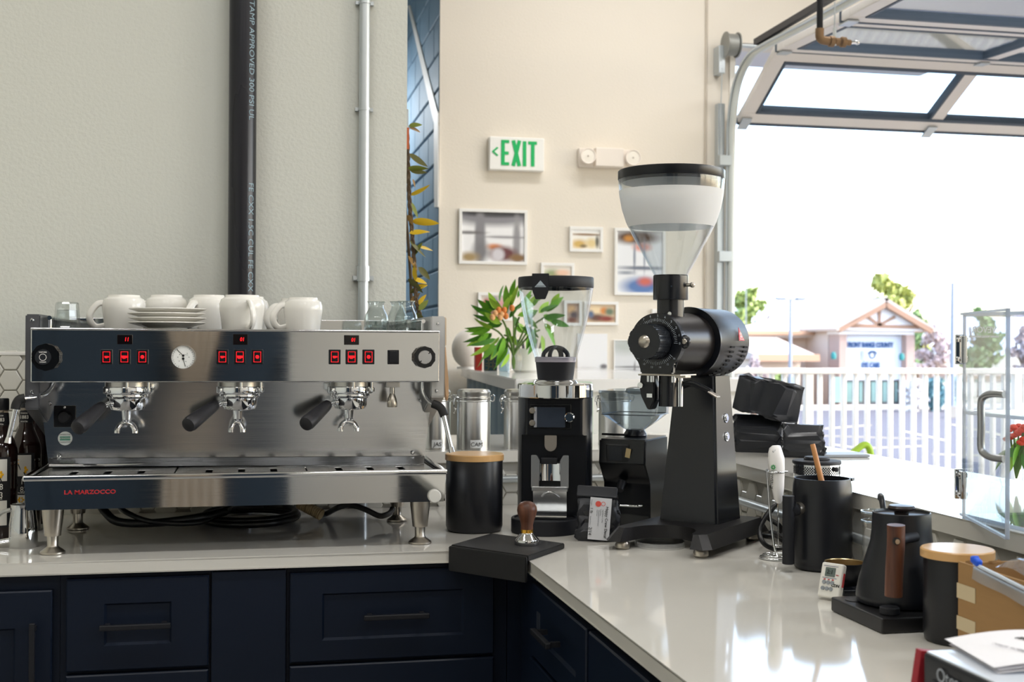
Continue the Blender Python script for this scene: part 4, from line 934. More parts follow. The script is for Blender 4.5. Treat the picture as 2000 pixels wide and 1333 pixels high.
# column
def frustum(b, z0, z1, r0, r1, bev=.006):
    (xa, xb, ya, yb), (xc, xd, yc, yd) = r0, r1
    lo = [b.b.verts.new(v) for v in ((xa, ya, z0), (xb, ya, z0), (xb, yb, z0), (xa, yb, z0))]; hi = [b.b.verts.new(v) for v in ((xc, yc, z1), (xd, yc, z1), (xd, yd, z1), (xc, yd, z1))]
    b.b.faces.new(list(reversed(lo))); b.b.faces.new(hi)
    for i in range(4): b.b.faces.new((lo[i], lo[(i+1) % 4], hi[(i+1) % 4], hi[i]))
    es = [e for e in b.b.edges if abs(e.verts[0].co.z-e.verts[1].co.z) > .1]; bmesh.ops.bevel(b.b, geom=es, offset=bev, segments=3, affect='EDGES')
    return b
frustum(B(), .052, .405, (-.082, .072, .0, .145), (-.05, .055, .018, .115)).obj('column', TB, t)
for z in (.302, .257):
    k = (z-.052)/.353; x = .072-.017*k; B().cyl((x-.002, .075, z), (x+.003, .075, z), .0115, seg=24, bev=.001).cyl((x+.002, .075, z), (x+.0055, .075, z), .0075, seg=20, bev=.001).obj('push_button', CHROME, t)
# motor drum along local y
def ycyl(b, y0, y1, r0, r1=None, seg=48, bev=0, x=0, z=AZ): return b.cyl((x, y0, z), (x, y1, z), r0, r1, seg, bev)
DR = .083
b = B().lathe([(0, 0), (DR-.008, 0), (DR, .008), (DR, .178), (DR-.006, .188), (DR-.02, .193), (0, .195)], (0, -.012, AZ), 64, Matrix.Rotation(-PI/2, 4, 'X')); b.obj('motor_drum', mat('drum_black', '1c1b1b', .33, .25), t)
ycyl(B(), -.013, -.005, DR+.0015, seg=64).obj('drum_edge', TB, t)
b = B()
for yv, n in ((.062, 9), (.142, 10)):
    for i in range(n):
        a = math.radians(-8-i*8.2); b.box((DR*math.cos(a), yv, AZ+DR*math.sin(a)), (.004, .022, .0045), Euler((0, -a, 0)))
stuff(b.obj('vent_slot', mat('slot_black', '050506', .8), t))
a = math.radians(13); bd = B().prism([(-.017, -.015), (.017, -.015), (-.004, .018)], .0012).obj('badge', mat('badge_red', 'c9303a', .4), t, loc=((DR+.0006)*math.cos(a), .112, AZ+(DR+.0006)*math.sin(a)), rot=Euler((PI/2-0, 0, PI/2), 'XYZ'))
bd.rotation_euler = (Matrix.Rotation(-a, 4, 'Y') @ Euler((PI/2, 0, PI/2)).to_matrix().to_4x4()).to_euler()
bd['label'] = 'red triangular badge'
text('MAHLKONIG', .0042, WHITE, 'lettering', bd, (0, -.0115, .0014), (0, 0, 0), ext=.0003)
b = B()
for i in range(5): b.box((-.006+i*.003, .0+.001*(2-abs(i-2)), .0013), (.0012, .012-.002*abs(i-2), .0006))
b.box((0, -.006, .0013), (.014, .002, .0006)); b.obj('crown', WHITE, bd)
# grinding chamber
ycyl(B(), -.165, -.01, .064, .07, 56).obj('chamber', TBM, t)
pl = []
for i in range(41):
    a = math.radians(-52+i*284/40); pl.append((.0655*math.cos(a), .0655*math.sin(a)))
pl = pl+[(-.041, -.0735), (.041, -.0735)]
B().prism(pl, .018, Matrix(((1, 0, 0, 0), (0, 0, 1, -.185), (0, 1, 0, AZ), (0, 0, 0, 1))), bev=.003).obj('face_plate', TB, t)
for sx in (-1, 1): B().cyl((sx*.0685, -.168, AZ+.001), (sx*.0685, -.1845, AZ+.001), .0062, seg=16, bev=.001).obj('plate_screw', SATIN, t); 
for sx in (-1, 1): B().ball((sx*.064, -.172, AZ), .016, (1, .6, 1), 16).obj('plate_lug', TB, t)
# scale
b = B(); SCG = mat('scale_grey', 'b8c0c8', .5)
for i in range(33):
    a = math.radians(-4+i*4.5); L_ = .009 if i % 4 == 0 else .006; b.box((.050*math.cos(a), -.1856, AZ+.050*math.sin(a)), (L_, .001, .0007), Euler((0, -a, 0)))
for i in range(21):
    a = math.radians(-40-i*5); L_ = .009 if i % 5 == 0 else .006; b.box((.050*math.cos(a), -.1856, AZ+.050*math.sin(a)), (L_, .001, .0007), Euler((0, -a, 0)))
stuff(b.obj('scale_mark', SCG, t))
for i in range(8):
    a = math.radians(-4+i*18); text(str(i), .0075, SCG, 'numeral', t, (.0595*math.cos(a), -.1858, AZ+.0595*math.sin(a)), FRONT, ext=.0003)
for i, s_ in enumerate(('16', '15', '14', '13', '12', '11')):
    a = math.radians(-40-i*20); text(s_, .0065, SCG, 'numeral', t, (.0595*math.cos(a), -.1858, AZ+.0595*math.sin(a)), FRONT, ext=.0003)
kn = []
for i in range(72):
    a = 2*PI*i/72; rr_ = .0405-.0022*(abs(math.cos(6*a)) < .35); kn.append((rr_*math.cos(a), rr_*math.sin(a)))
k_ = B().prism(kn, .058, Matrix(((1, 0, 0, 0), (0, 0, 1, -.246), (0, 1, 0, AZ), (0, 0, 0, 1))), bev=.0025).obj('grind_knob', mat('knob_gloss', '1a1d22', .22), t)
B().lathe([(0, .006), (.006, .0055), (.012, .003), (.0145, 0)], (0, 0, 0), 28).obj('knob_bolt', SATIN, k_, loc=(0, -.246, AZ), rot=(PI/2, 0, 0))
# spout assembly
zp = AZ-.074
B().bb(-.045, .062, -.187, -.10, zp-.004, zp, bev=.001).bb(.035, .062, -.16, -.13, zp-.009, zp-.003, bev=.001).obj('spout_plate', SATIN, t)
B().cyl((.012, -.145, zp-.004), (.012, -.145, zp-.075), .022, seg=32).obj('spout_tube', TB, t)
B().cyl((.036, -.135, zp-.004), (.036, -.135, zp-.075), .008, seg=16).obj('guide_rod', CHROME, t)
B().prism([(-.05, -.003), (-.02, -.003), (-.014, -.03), (-.014, -.06), (-.024, -.083), (-.032, -.083), (-.05, -.05), (-.052, -.03)], .03, Matrix(((1, 0, 0, 0), (0, 0, 1, -.165), (0, 1, 0, zp), (0, 0, 0, 1))), bev=.002).obj('bag_clamp', BLACKS, t)
B().cyl((-.048, -.165, zp-.027), (-.048, -.171, zp-.027), .007, seg=16, bev=.001).obj('clamp_screw', CHROME, t)
B().bb(-.032, -.018, -.168, -.162, zp-.055, zp-.046).obj('catch', CHROME, t)
for sx, sy in ((-.03, -.16), (-.018, -.166), (.032, -.16)): B().cyl((sx, sy, zp-.005), (sx, sy, zp-.019), .006).obj('spring', CHROME, t)
lv = B().tube([(.03, -.12, zp-.03), (.06, -.125, zp-.022), (.09, -.13, zp-.03), (.115, -.135, zp-.04)], .0055, seg=10, flat=1.6).obj('lever', TB, t)
B().box((.122, -.137, zp-.045), (.026, .02, .004), Euler((0, .5, 0)), bev=.0015).obj('lever_tip', SATIN, lv)
# neck, collar, hopper
ny = -.11
B().cyl((0, ny, AZ+.03), (0, ny, AZ+.1), .0315, seg=36, bev=.001).obj('neck', TB, t)
B().lathe([(0, AZ+.098), (.0405, AZ+.098), (.041, AZ+.1), (.041, AZ+.154), (.0395, AZ+.156), (0, AZ+.156)], (0, ny, 0), 44).obj('collar', TB, t)
B().cyl((.02, ny-.0375, AZ+.128), (.021, ny-.04, AZ+.128), .002, seg=8).cyl((.012, ny-.029, AZ+.065), (.013, ny-.0325, AZ+.065), .0045, seg=10).obj('screw', CHROME, t)
B().cyl((.035, ny, AZ+.132), (.052, ny, AZ+.132), .004).ball((.055, ny, AZ+.132), .0065).obj('lock_knob', SATIN, t)
hp = [(.0385, AZ+.154), (.043, AZ+.163), (.057, AZ+.188), (.0725, AZ+.217), (.0895, AZ+.248), (.1045, AZ+.28), (.1145, AZ+.311), (.1205, AZ+.342), (.123, AZ+.37), (.1235, AZ+.383)]
hb = B().lathe(hp, (0, ny, 0), 72).lathe([(r_-.003, z) for r_, z in hp], (0, ny, 0), 72).obj('hopper', CLEARH, t, fix=False)
B().lathe([(.0995, AZ+.268), (.105, AZ+.28), (.115, AZ+.311), (.121, AZ+.342), (.122, AZ+.352)], (0, ny, 0), 72).obj('frosted_band', FROST, hb, fix=False)
B().lathe([(.117, AZ+.378), (.1235, AZ+.378), (.1245, AZ+.38), (.1245, AZ+.398), (.122, AZ+.4), (.118, AZ+.397), (0, AZ+.394)], (0, ny, 0), 72).obj('lid', BLACKS, t)
B().lathe([(.0, AZ+.372), (.114, AZ+.372), (.117, AZ+.379), (.0, AZ+.379)], (0, ny, 0), 60).obj('lid_plug', mat('lid_plug', '2c3440', .3), t)
# clear plastic lid lying in the fork
p = PZ(1293, 1068, CT)
o = B().lathe([(0, .0035), (.052, .0035), (.056, .004), (.058, .014), (.0585, .0142), (.0605, .0002)], (0, 0, 0), 48).obj('plastic_lid', glass('thin_plastic', 'f1f2f2', 1.3, haze=.16), loc=(p.x-.006, p.y-.002, CT), fix=False)
tag(o, 'clear round plastic lid lying between the feet of the tall grinder', 'lid')
t = thing('appliance_cable', 'black power cable curling from the tall grinder behind the milk frother', 'cable', (1.2, 2.72, CT)); q = t.location
B().tube([(1.20, 2.985, CT+.0065), (1.245, 2.93, CT+.0065), (1.268, 2.85, CT+.01), (1.262, 2.8, CT+.04), PY(1500, 1010, 2.82), PY(1517, 985, 2.75), PY(1500, 1003, 2.73), PY(1484, 1035, 2.72), PY(1490, 1060, 2.70), PZ(1512, 1072, CT+.006), PZ(1545, 1066, CT+.006)], .0058, seg=10).tube([(1.268, 2.8, CT+.006), PY(1505, 1040, 2.77), PY(1520, 1045, 2.75), PY(1545, 1060, 2.72), PZ(1556, 1070, CT+.006)], .005, seg=8).obj('cord', HOSE, t, q)
# ================================================================== FROTHER ON ITS STAND
f = PZ(1515, 1092, CT)
t = thing('frother_stand', 'thin chrome wire stand with a ring base holding the milk frother', 'stand', (f.x, f.y, CT)); q = t.location; s = mpp(f)
b = B().tube([(f.x+.034*math.cos(a), f.y+.034*math.sin(a), CT+.003) for a in [i*2*PI/20 for i in range(20)]], .0026, seg=8, sub=2, closed=True)
b.tube([(f.x+.028*math.cos(a), f.y+.028*math.sin(a), CT+.008) for a in [i*2*PI/20 for i in range(20)]], .0022, seg=8, sub=2, closed=True).obj('base_ring', CHROME, t, q)
lx = PY(1512, 1080, f.y); tp = PY(1498, 917, f.y)
B().tube([(lx.x-.002, f.y-.025, CT+.006), (lx.x-.004, f.y-.01, CT+.03), (PY(1504, 1000, f.y).x, f.y, PY(1504, 1000, f.y).z), (tp.x, f.y, tp.z)], .0026, seg=8).obj('post', CHROME, t, q)
rc = PY(1516, 922, f.y)
B().tube([(rc.x+.0195*math.cos(a), rc.y+.016*math.sin(a), rc.z) for a in [PI+.1+i*1.9*PI/16 for i in range(17)]]+[(rc.x+.022, rc.y-.014, rc.z+.001)], .0024, seg=8, sub=2).obj('cradle', CHROME, t, q)
t = thing('milk_frother', 'white handheld milk frother standing upright in the wire stand', 'frother', (rc.x, rc.y, CT)); q = t.location
zc = lambda v: PY(1516, v, f.y).z
fb_ = []
for v, w_, dx in ((984, 4, 6), (976, 9, 5), (950, 13, 3), (915, 16, 1), (896, 16.5, 0), (885, 14.5, -1.5), (876, 12, -2), (871, 8, 0), (870, 0, 2)): fb_.append((v, w_*s, dx*s))
b = B(); rings = []
for v, w_, dx in fb_:
    z = zc(v); rings.append([b.b.verts.new((rc.x+dx+max(w_, .0005)*math.cos(a), rc.y+max(w_, .0005)*.85*math.sin(a), z)) for a in [i*2*PI/24 for i in range(24)]])
for A, C in zip(rings, rings[1:]):
    for i in range(24): b.b.faces.new((A[i], A[(i+1) % 24], C[(i+1) % 24], C[i]))
b.obj('body', mat('white_plastic', 'eeecea', .3), t, q, angle=60)
B().box((rc.x-.008, rc.y-.008, zc(880)), (.012, .008, .005), Euler((0, -.5, 0)), bev=.002).obj('switch', mat('pale_grey_plastic', 'c9c9c9', .4), t, q)
lg = B(); lg.lathe([(.0025, 0), (.0042, 0), (.0042, .001), (.0025, .001)], seg=16)
for i in range(8): a = i*PI/4; lg.box((.0052*math.cos(a), .0052*math.sin(a), .0005), (.0016, .0012, .001), Euler((0, 0, a)))
lg.obj('logo', mat('logo_green', '1f9a4a', .5), t, loc=Vector((rc.x-.0125, rc.y-.0122, zc(912)))-q, rot=Euler((PI/2, 0, -.7)))
text('POWERLIX', .0085, INK, 'lettering', t, Vector((rc.x-.0142, rc.y-.0082, zc(937)))-q, Euler((PI/2, PI/2, -1.0)), ext=.0002)
B().cyl((rc.x+.005, rc.y, zc(984)), (rc.x+.0055, rc.y, CT+.03), .0018, seg=8).obj('whisk_rod', CHROME, t, q)
B().tube([(rc.x+.0055+.011*math.cos(a), rc.y+.011*math.sin(a), CT+.028) for a in [i*2*PI/14 for i in range(14)]], .0016, seg=6, sub=2, closed=True).obj('whisk', CHROME, t, q)

# ================================================================== BLACK FRENCH PRESS
f = PZ(1605, 1121, CT); dv = Vector((f.x, f.y, 0)).normalized(); s = mpp(f); R = 57*s*1.03; c = f+dv*R; s = mpp(c); R = 57*s
zc = lambda v: PY(1605, v, c.y).z-CT
t = thing('french_press', 'matte black coffee press with a black bar handle and an open top', 'coffee press', (c.x, c.y, CT), 0)
H = zc(934)
MB = mat('matte_blue_black', '14161c', .33)
B().lathe([(0, 0), (R*.84, 0), (R*.93, .004), (R*.99, .014), (R, .03), (R, H-.03), (R*.985, H-.014), (R*.95, H-.003), (R*.94, H), (R*.91, H), (R*.92, H-.01), (R*.93, H-.06), (0, H-.06)], seg=64).obj('body', MB, t)
hd = Vector((-1, -.32, 0)).normalized(); hx = lambda d_, z: (hd.x*d_, hd.y*d_, z)
zb_, zt_ = zc(1095)-.0, zc(964)
B().cyl(hx(R+.0325, zb_), hx(R+.0325, zt_), .0128, seg=24, bev=.001).tube([hx(R+.028, zc(985)), hx(R+.016, zc(992)), hx(R+.006, zc(990))], lambda k: .016-.004*k, seg=14).obj('handle', BLACKM, t)
B().cyl(hx(R-.003, zc(990)), hx(R+.01, zc(990)), .0135, seg=24).obj('handle_collar', SATIN, t)
B().prism([(-.012, 0), (.012, 0), (0, .012)], .006, Matrix.Translation((R*.93, -.01, H-.006)) @ Matrix.Rotation(-PI/2, 4, 'Z')).obj('pour_lip', MB, t)
a_, b_ = PY(1604, 938, c.y-.005), PY(1587, 868, c.y+.01)
t = thing('stirring_stick', 'round wooden stirring stick leaning in the open black coffee press', 'stick', a_); d_ = (b_-a_).normalized()
B().cyl(a_-d_*.05, b_, .0068, .0055, seg=14, bev=.001).obj('stick', BEECH, t, a_)
# perforated plunger lid resting on the ledge behind it
LZ = 1.0722
p = PX(1595, 930, 1.365); s = mpp(p); R = 46*s
t = thing('press_plunger', 'perforated steel filter basket with a black lid standing behind the black coffee press', 'filter basket', (p.x, p.y, LZ))
zt_ = PY(1595, 906, p.y).z-LZ; H = zt_
B().lathe([(R*.97, 0), (R*.97, H), (R*.94, H), (R*.94, 0)], seg=56).obj('basket', STEEL, t)
b = B(); nrow = 6
for r_ in range(nrow):
    for i in range(56):
        a = (i+(r_ % 2)*.5)*2*PI/56
        if math.sin(a) > .3: continue
        b.cyl((R*.969*math.cos(a), R*.969*math.sin(a), .006+r_*(H-.012)/5.2), (R*.973*math.cos(a), R*.973*math.sin(a), .006+r_*(H-.012)/5.2), .0021, seg=6)
stuff(b.obj('perforation', mat('hole_dark', '1c1d20', .6), t))
B().lathe([(0, H), (R, H), (R*1.02, H+.002), (R*1.02, H+.006), (R, H+.008), (R*.6, H+.010), (0, H+.010)], seg=56).lathe([(0, H+.008), (R*.52, H+.008), (R*.55, H+.012), (R*.5, H+.017), (0, H+.018)], seg=40).obj('lid', BLACKM, t)
B().ball((R*.55*.75, -R*.97, H*.66), .006).obj('lug', BLACKM, t)

# ================================================================== KETTLE SET
KX, KY = 1.152, 2.0
t = thing('heating_plate', 'black rectangular heating base with a round dial under the kettle', 'heating plate', (1.031, 1.885, CT))
BW, BD = .235, .185
B().bb(0, BW, 0, BD, .0006, .0262, bev=.003).obj('slab', mat('black_plastic', '19191b', .33), t)
kz = .0262
B().cyl((.028, .147, kz), (.028, .147, kz+.0012), .0175, seg=36).obj('button_well', BLACKM, t)
pd = Vector((.031, .031, 0))
B().cyl((pd.x, pd.y, kz), (pd.x, pd.y, kz+.0125), .0165, seg=36, bev=.0015).obj('dial', BLACKM, t)
f = PZ(1760, 1199, CT+kz)
dv = Vector((f.x, f.y, 0)).normalized(); Rb = 86*mpp(f)*1.03; c = f+dv*(Rb+.014); KX, KY = c.x, c.y; s = mpp(c)
zc = lambda v: PY(1760, v, KY).z-CT-kz-.0005
t = thing('kettle', 'matte black gooseneck kettle with a walnut handle, on its heating base', 'kettle', (KX, KY, CT+kz+.0005))
Ht = zc(1001)
zk = lambda v: Ht*(1196-v)/195
B().lathe([(0, 0), (80*s, 0), (84*s, .003), (86*s, .010), (85.5*s, zk(1176)), (81*s, zk(1148)), (74*s, zk(1120)), (66.5*s, zk(1092)), (59*s, zk(1064)), (56.5*s, zk(1040)), (55.5*s, Ht-.008), (55*s, Ht), (53*s, Ht+.001), (52*s, Ht-.003), (0, Ht-.006)], seg=64).obj('body', MB, t)
B().lathe([(0, Ht-.005), (.012, Ht-.005), (.013, Ht+.001), (.0225, Ht+.004), (.024, Ht+.008), (.021, Ht+.012), (0, Ht+.014)], seg=40).obj('lid_pull', mat('brown_black_pull', '2c2422', .3), t)
a, b_ = PY(1750, 1026, KY-.105), PY(1745, 1165, KY-.1)
hq = t.location
hd = B().tube([a, Vector(a).lerp(b_, .3)+Vector((.001, 0, 0)), Vector(a).lerp(b_, .6), b_], .0148, seg=22, sub=4).obj('handle', WALNUT, t, hq, angle=50)
B().tube([PY(1752, 1060, KY-.09), PY(1757, 1055, KY-.06), (KX+.0, KY-54*s, a.z-.03)], .009, seg=12).obj('handle_arm', BLACKM, t, hq)
p = PY(1752, 1058, KY-.1205); B().cyl((p.x, p.y+.004, p.z), (p.x, p.y-.0005, p.z), .0062, seg=20).obj('screw_well', INK, hd, hq); B().cyl((p.x, p.y, p.z-.0006), (p.x, p.y-.0018, p.z-.0006), .0042, seg=16).obj('screw', SATIN, hd, hq)
B().tube([(KX+.03, KY+Rb*.86, CT+kz+.03), (KX+.04, KY+Rb+.03, CT+kz+.045), (KX+.035, KY+Rb+.045, CT+kz+.09), (KX+.03, KY+Rb+.04, CT+kz+.14), (KX+.034, KY+Rb+.055, CT+kz+.165), (KX+.042, KY+Rb+.075, CT+kz+.17), (KX+.05, KY+Rb+.09, CT+kz+.163)], .0055, seg=10).obj('spout', MB, t, hq)
# glass server
p = PZ(1718, 1140, CT); p = Vector((1.185, 2.245, CT)); p.x = PY(1719, 1060, p.y).x; s = mpp(p); R = 36*s
zc = lambda v: PY(1719, v, p.y).z-CT
t = thing('glass_beaker', 'tall clear glass beaker standing behind the black kettle', 'glass beaker', p)
Hh = zc(1000)
pr = [(R*.9, .002), (R*.93, .01), (R*.93, Hh-.025), (R*.99, Hh-.018), (R*.95, Hh-.012), (R*1.02, Hh)]
B().lathe([(0, .001), (R*.9, .002)]+pr, seg=40).lathe([(r_-.002, z) for r_, z in pr], seg=40).obj('body', CLEAR, t, fix=False)
B().tube([(R*1.0*math.cos(i*PI/12), R*1.0*math.sin(i*PI/12), Hh) for i in range(24)], .0018, seg=6, sub=1, closed=True).tube([(R*.98*math.cos(i*PI/12), R*.98*math.sin(i*PI/12), Hh-.018) for i in range(24)], .0016, seg=6, sub=1, closed=True).obj('rim', GRIM, t)
# stacked drip stand with a brass-lined dish
y = 2.235; p = PY(1652, 1120, y); s = mpp(p); zc = lambda v: PY(1652, v, y).z-CT
t = thing('hand_press_base', 'low black brewing stand beneath a brass-lined dish, behind the white timer', 'brewing stand', (p.x, y, CT))
B().bb(-.03, .05, -.05, .05, 0, .012, bev=.003).cyl((0.004, .012, .01), (.004, .012, zc(1134)), .03, seg=36).bb(.02, .042, -.045, .03, .0, zc(1150)-.004).obj('stand', BLACKS, t)
dz = zc(1148)
dd = B().cyl((.03, -.03, dz), (.03, -.03, dz+.006), .031, seg=36, bev=.001).obj('embossed_disc', BLACKM, t)
b = B()
for i in range(5):
    yy = -.02+i*.01; ww = math.sqrt(.026**2-yy**2); b.box((.03, -.03+yy, dz+.0064), (ww*1.7, .003, .001), Euler((0, 0, .3)))
b.obj('disc_rib', mat('rib_grey', '4b4c50', .5), dd)
zd = zc(1131)
t = thing('brass_lined_dish', 'shallow black dish with a golden lining on the brewing stand', 'dish', (p.x+.004, y+.012, CT+zc(1134)+.0005)); R = 40*s
B().lathe([(0, 0), (R*.96, 0), (R, .003), (R, .033), (R*.98, .0335)], seg=48).obj('shell', BLACKS, t); B().lathe([(R*.985, .0335), (R*.95, .032), (R*.93, .008), (0, .006)], seg=48).obj('lining', mat('golden_lining', 'bda983', .3, 1), t)
# timer
c = Vector((1.045, 2.135, CT)); c = PZ(1618, 1176, CT); s = mpp(c)
tt = thing('kitchen_timer', 'small white digital timer with grey buttons leaning on the black heating base', 'timer', (c.x+.010, c.y+.012, CT+.001), -.98)
w, h, th = .046, .066, .015
bd = B().box((0, 0, h/2), (w, th, h), bev=.004).obj('case', mat('timer_white', 'e6e4dd', .35), tt)
bd.rotation_euler = (-.30, 0, 0); bd.location = (0, -.004, .003)
fy = -th/2
B().bb(-.0125, .0085, fy-.0012, fy+.001, h*.60, h*.86, bev=.0006).obj('screen', mat('lcd_grey', '5f6c68', .2), bd)
text('2:1', .011, INK, 'lettering', bd, (-.002, fy-.0016, h*.73), FRONT, ext=.0002)
b = B()
for i in range(3):
    for j in range(2): b.cyl((-.0115+i*.0085-(.001 if j else 0), fy+.001, h*.43-j*.0115), (-.0115+i*.0085-(.001 if j else 0), fy-.002, h*.43-j*.0115), .0038, seg=14)
b.obj('button', mat('button_grey', '8f959b', .35), bd)
B().bb(-.017, .013, fy-.0006, fy+.0004, h*.895, h*.905).bb(-.017, .013, fy-.0006, fy+.0004, h*.555, h*.565).obj('blue_line', mat('navy_line', '2b3a78', .5), bd)
text('CDN', .0075, INK, 'lettering', bd, (.0125, fy-.0003, h*.36), FRONT, ext=.0003, bold=.0002); text('MIN', .0035, RED, 'lettering', bd, (.0135, fy-.0003, h*.66), FRONT, ext=.0003)
b = B()
for i in range(3): b.box((-.0115+i*.0085, fy-.0003, h*.515), (.004, .0006, .0018))
b.obj('red_mark', RED, bd)
B().bb(w/2-.001, w/2+.001, -.003, .003, h*.35, h*.75, bev=.0005).obj('red_slider', mat('slider_red', 'b3202b', .4), bd)
B().box((0, .014, .022), (.02, .002, .05), Euler((.35, 0, 0))).obj('prop', mat('timer_white', ''), tt)

# ================================================================== FOREGROUND RIGHT: BOX, BAG, BLACK DEVICE, PAPERS
X0, X1, Y0, Y1 = 1.068, 1.262, 1.32, 1.72; zt = PX(1878, 1099, X0).z; ht = zt-CT
t = thing('cardboard_box', 'open brown cardboard box with pale tape on its side at the right edge', 'box', (X0, Y0, CT)); q = t.location
th = .004
for nm, d_ in (('side', (X0, X0+th, Y0, Y1)), ('side', (X1-th, X1, Y0, Y1)), ('end', (X0+th, X1-th, Y0, Y0+th)), ('end', (X0+th, X1-th, Y1-th, Y1))):
    B().bb(*d_, CT+.0006, zt if nm == 'side' else zt-.002, bev=.0008).obj(nm, CARD, t, q)
B().bb(X0, X1, Y0, Y1, CT+.0004, CT+.004).obj('floor_panel', CARD, t, q)
b = B().grid(30, 2, lambda u, v: (X0+.01+u*(X1-X0-.02), Y1-.004-.002*math.sin(u*31), zt-.004+v*.005*(.5+.5*math.sin(u*23+1))+.001*math.sin(u*61))); b.obj('torn_edge', CARD, t, q, fix=False)
TP = mat('pale_tape', 'cbb995', .35)
for (u0, v0, u1, v1) in ((1872, 1139, 1906, 1168), (1872, 1203, 1906, 1229)):
    a = PX(u0, v0, X0); c = PX(u1, v1, X0)
    B().bb(X0-.0014, X0-.0002, c.y, a.y, PX(u0, v1, X0).z, a.z).bb(X0-.0014, X0+.01, a.y, Y1+.0012, PX(u0, v1, X0).z, a.z).obj('tape', TP, t, q)
t = thing('zip_bag', 'clear zip bag with a bright blue slider draped over the cardboard box rim', 'bag', (X0, 1.6, zt)); q = t.location
a = PX(1903, 1102, X0-.003); c = PX(2004, 1152, X0-.003); c2 = Vector((X0-.004, 1.33, zt-.002))
d_ = c-a; e_ = a+d_*2.2
ZP = glass('zip_plastic', 'dfe6ee', 1.3, haze=.5, hcol='e9eef5')
B().tube([a, c, e_], .0028, seg=8, sub=1).tube([a+Vector((0, 0, -.006)), c+Vector((0, 0, -.006)), e_+Vector((0, 0, -.006))], .0018, seg=8, sub=1).obj('zip_track', mat('zip_white', 'cdd8e6', .35), t, q)
B().grid(24, 4, lambda u, v: tuple((a+d_*2.2*u)+Vector((-.002-.004*v*(.5+.5*math.sin(u*17)), .0, -.004-.018*v)))).obj('film', ZP, t, q, fix=False)
B().grid(20, 6, lambda u, v: (X0+.006+.08*v, a.y-.04-.2*u, zt+.006+.008*math.sin(v*2.5)+.005*math.sin(u*9+v*4))).obj('bag_body', glass('bag_film', 'eef2f5', 1.2, haze=.12), t, q, fix=False)
BL = mat('slider_blue', '1b58d8', .35)
p = PX(1907, 1097, X0-.003); B().box((p.x, p.y, p.z), (.011, .019, .0105), Euler((.3, 0, 0)), bev=.003).box((p.x, p.y+.004, p.z+.003), (.013, .008, .009), bev=.003).obj('slider', BL, t, q)
DX = .822; zt = PX(1803, 1271, DX).z; Yf = PX(1803, 1271, DX).y
t = thing('black_device', 'black boxy appliance with a glossy pale top in the lower right corner', 'appliance', (DX, .95, CT)); q = t.location
B().bb(DX, DX+.25, .8, Yf, CT+.0006, zt-.002, bev=.004).obj('case', mat('device_black', '15181f', .3), t, q)
B().bb(DX+.003, DX+.247, .803, Yf-.003, zt-.003, zt, bev=.001).obj('top_panel', mat('device_top', 'dfe6f0', .15), t, q)
B().bb(DX-.002, DX+.001, .85, Yf-.022, CT+.012, zt-.03, bev=.001).obj('front_inset', mat('device_inset', '1c1e24', .4), t, q)
pt = PX(1850, 1326, DX-.003)
text('Otea', .024, mat('pale_lettering', '9aa0a8', .4), 'lettering', t, Vector((DX-.0026, pt.y, pt.z-.0015))-q, Euler((PI/2, 0, -PI/2)), ext=.0003)
t = thing('paper_stack', 'folded white papers with black handwriting lying on the black appliance', 'papers', (DX+.1, 1.3, zt)); q = t.location
P0, P1, P2 = PZ(1853, 1252, zt+.006), PZ(1950, 1312, zt+.004), PZ(1985, 1240, zt+.012)
ux, uy = P2-P0, P1-P0
for i in range(3):
    def fn(u, v, i=i): 
        p_ = P0+ux*(u*1.35)+uy*v; z = zt+.0012+i*.0032+.0075*math.sin(u*2.2)*(1-v*.3)+.0015*i*(u)
        return (p_.x+.002*i*(1 if i % 2 else -1), p_.y+.0015*i, z)
    sh = B().grid(14, 8, fn).obj('sheet', PAPER, t, q, fix=False)
p_ = P0+ux*.95+uy*.42
text('#Ap 2', .02, INK, 'lettering', t, Vector((p_.x, p_.y, zt+.0175))-q, Euler((0.05, 0, -1.35)), ext=.0003, shear=.3); 
for k_, (uu, vv) in enumerate(((.5, .55), (.7, .75), (.85, .9))):
    p_ = P0+ux*uu+uy*vv; text('roast order', .011, mat('pencil', 'b3b1b4', .8), 'lettering', t, Vector((p_.x, p_.y, zt+.0168-.003*vv))-q, Euler((0, 0, -1.3)), ext=.0002)
t = thing('card_packet', 'red and white printed card packet tucked behind the black appliance', 'packet', (DX-.02, Yf+.02, CT)); q = t.location
a = PY(1792, 1333, Yf+.012); 
pc = [PY(1812, 1258, Yf+.014), PY(1862, 1264, Yf+.014)]
xa_ = PY(1790, 1300, Yf+.01).x
B().box((xa_+.028, Yf+.016, CT+.046), (.06, .012, .092), Euler((0, .16, 0)), bev=.001).obj('sleeve', mat('packet_white', 'dcd6d2', .5), t, q)
B().box((xa_+.0325, Yf+.0155, CT+.072), (.0612, .0135, .044), Euler((0, .16, 0)), bev=.001).obj('red_half', mat('packet_red', '9c2531', .45), t, q)
b = B()
for i in range(6): b.box((xa_+.012+i*.001, Yf+.0095, CT+.01+i*.006), (.022, .0006, .0022), Euler((0, .16, 0)))
b.obj('print_line', mat('packet_grey', '9b9298', .6), t, q)
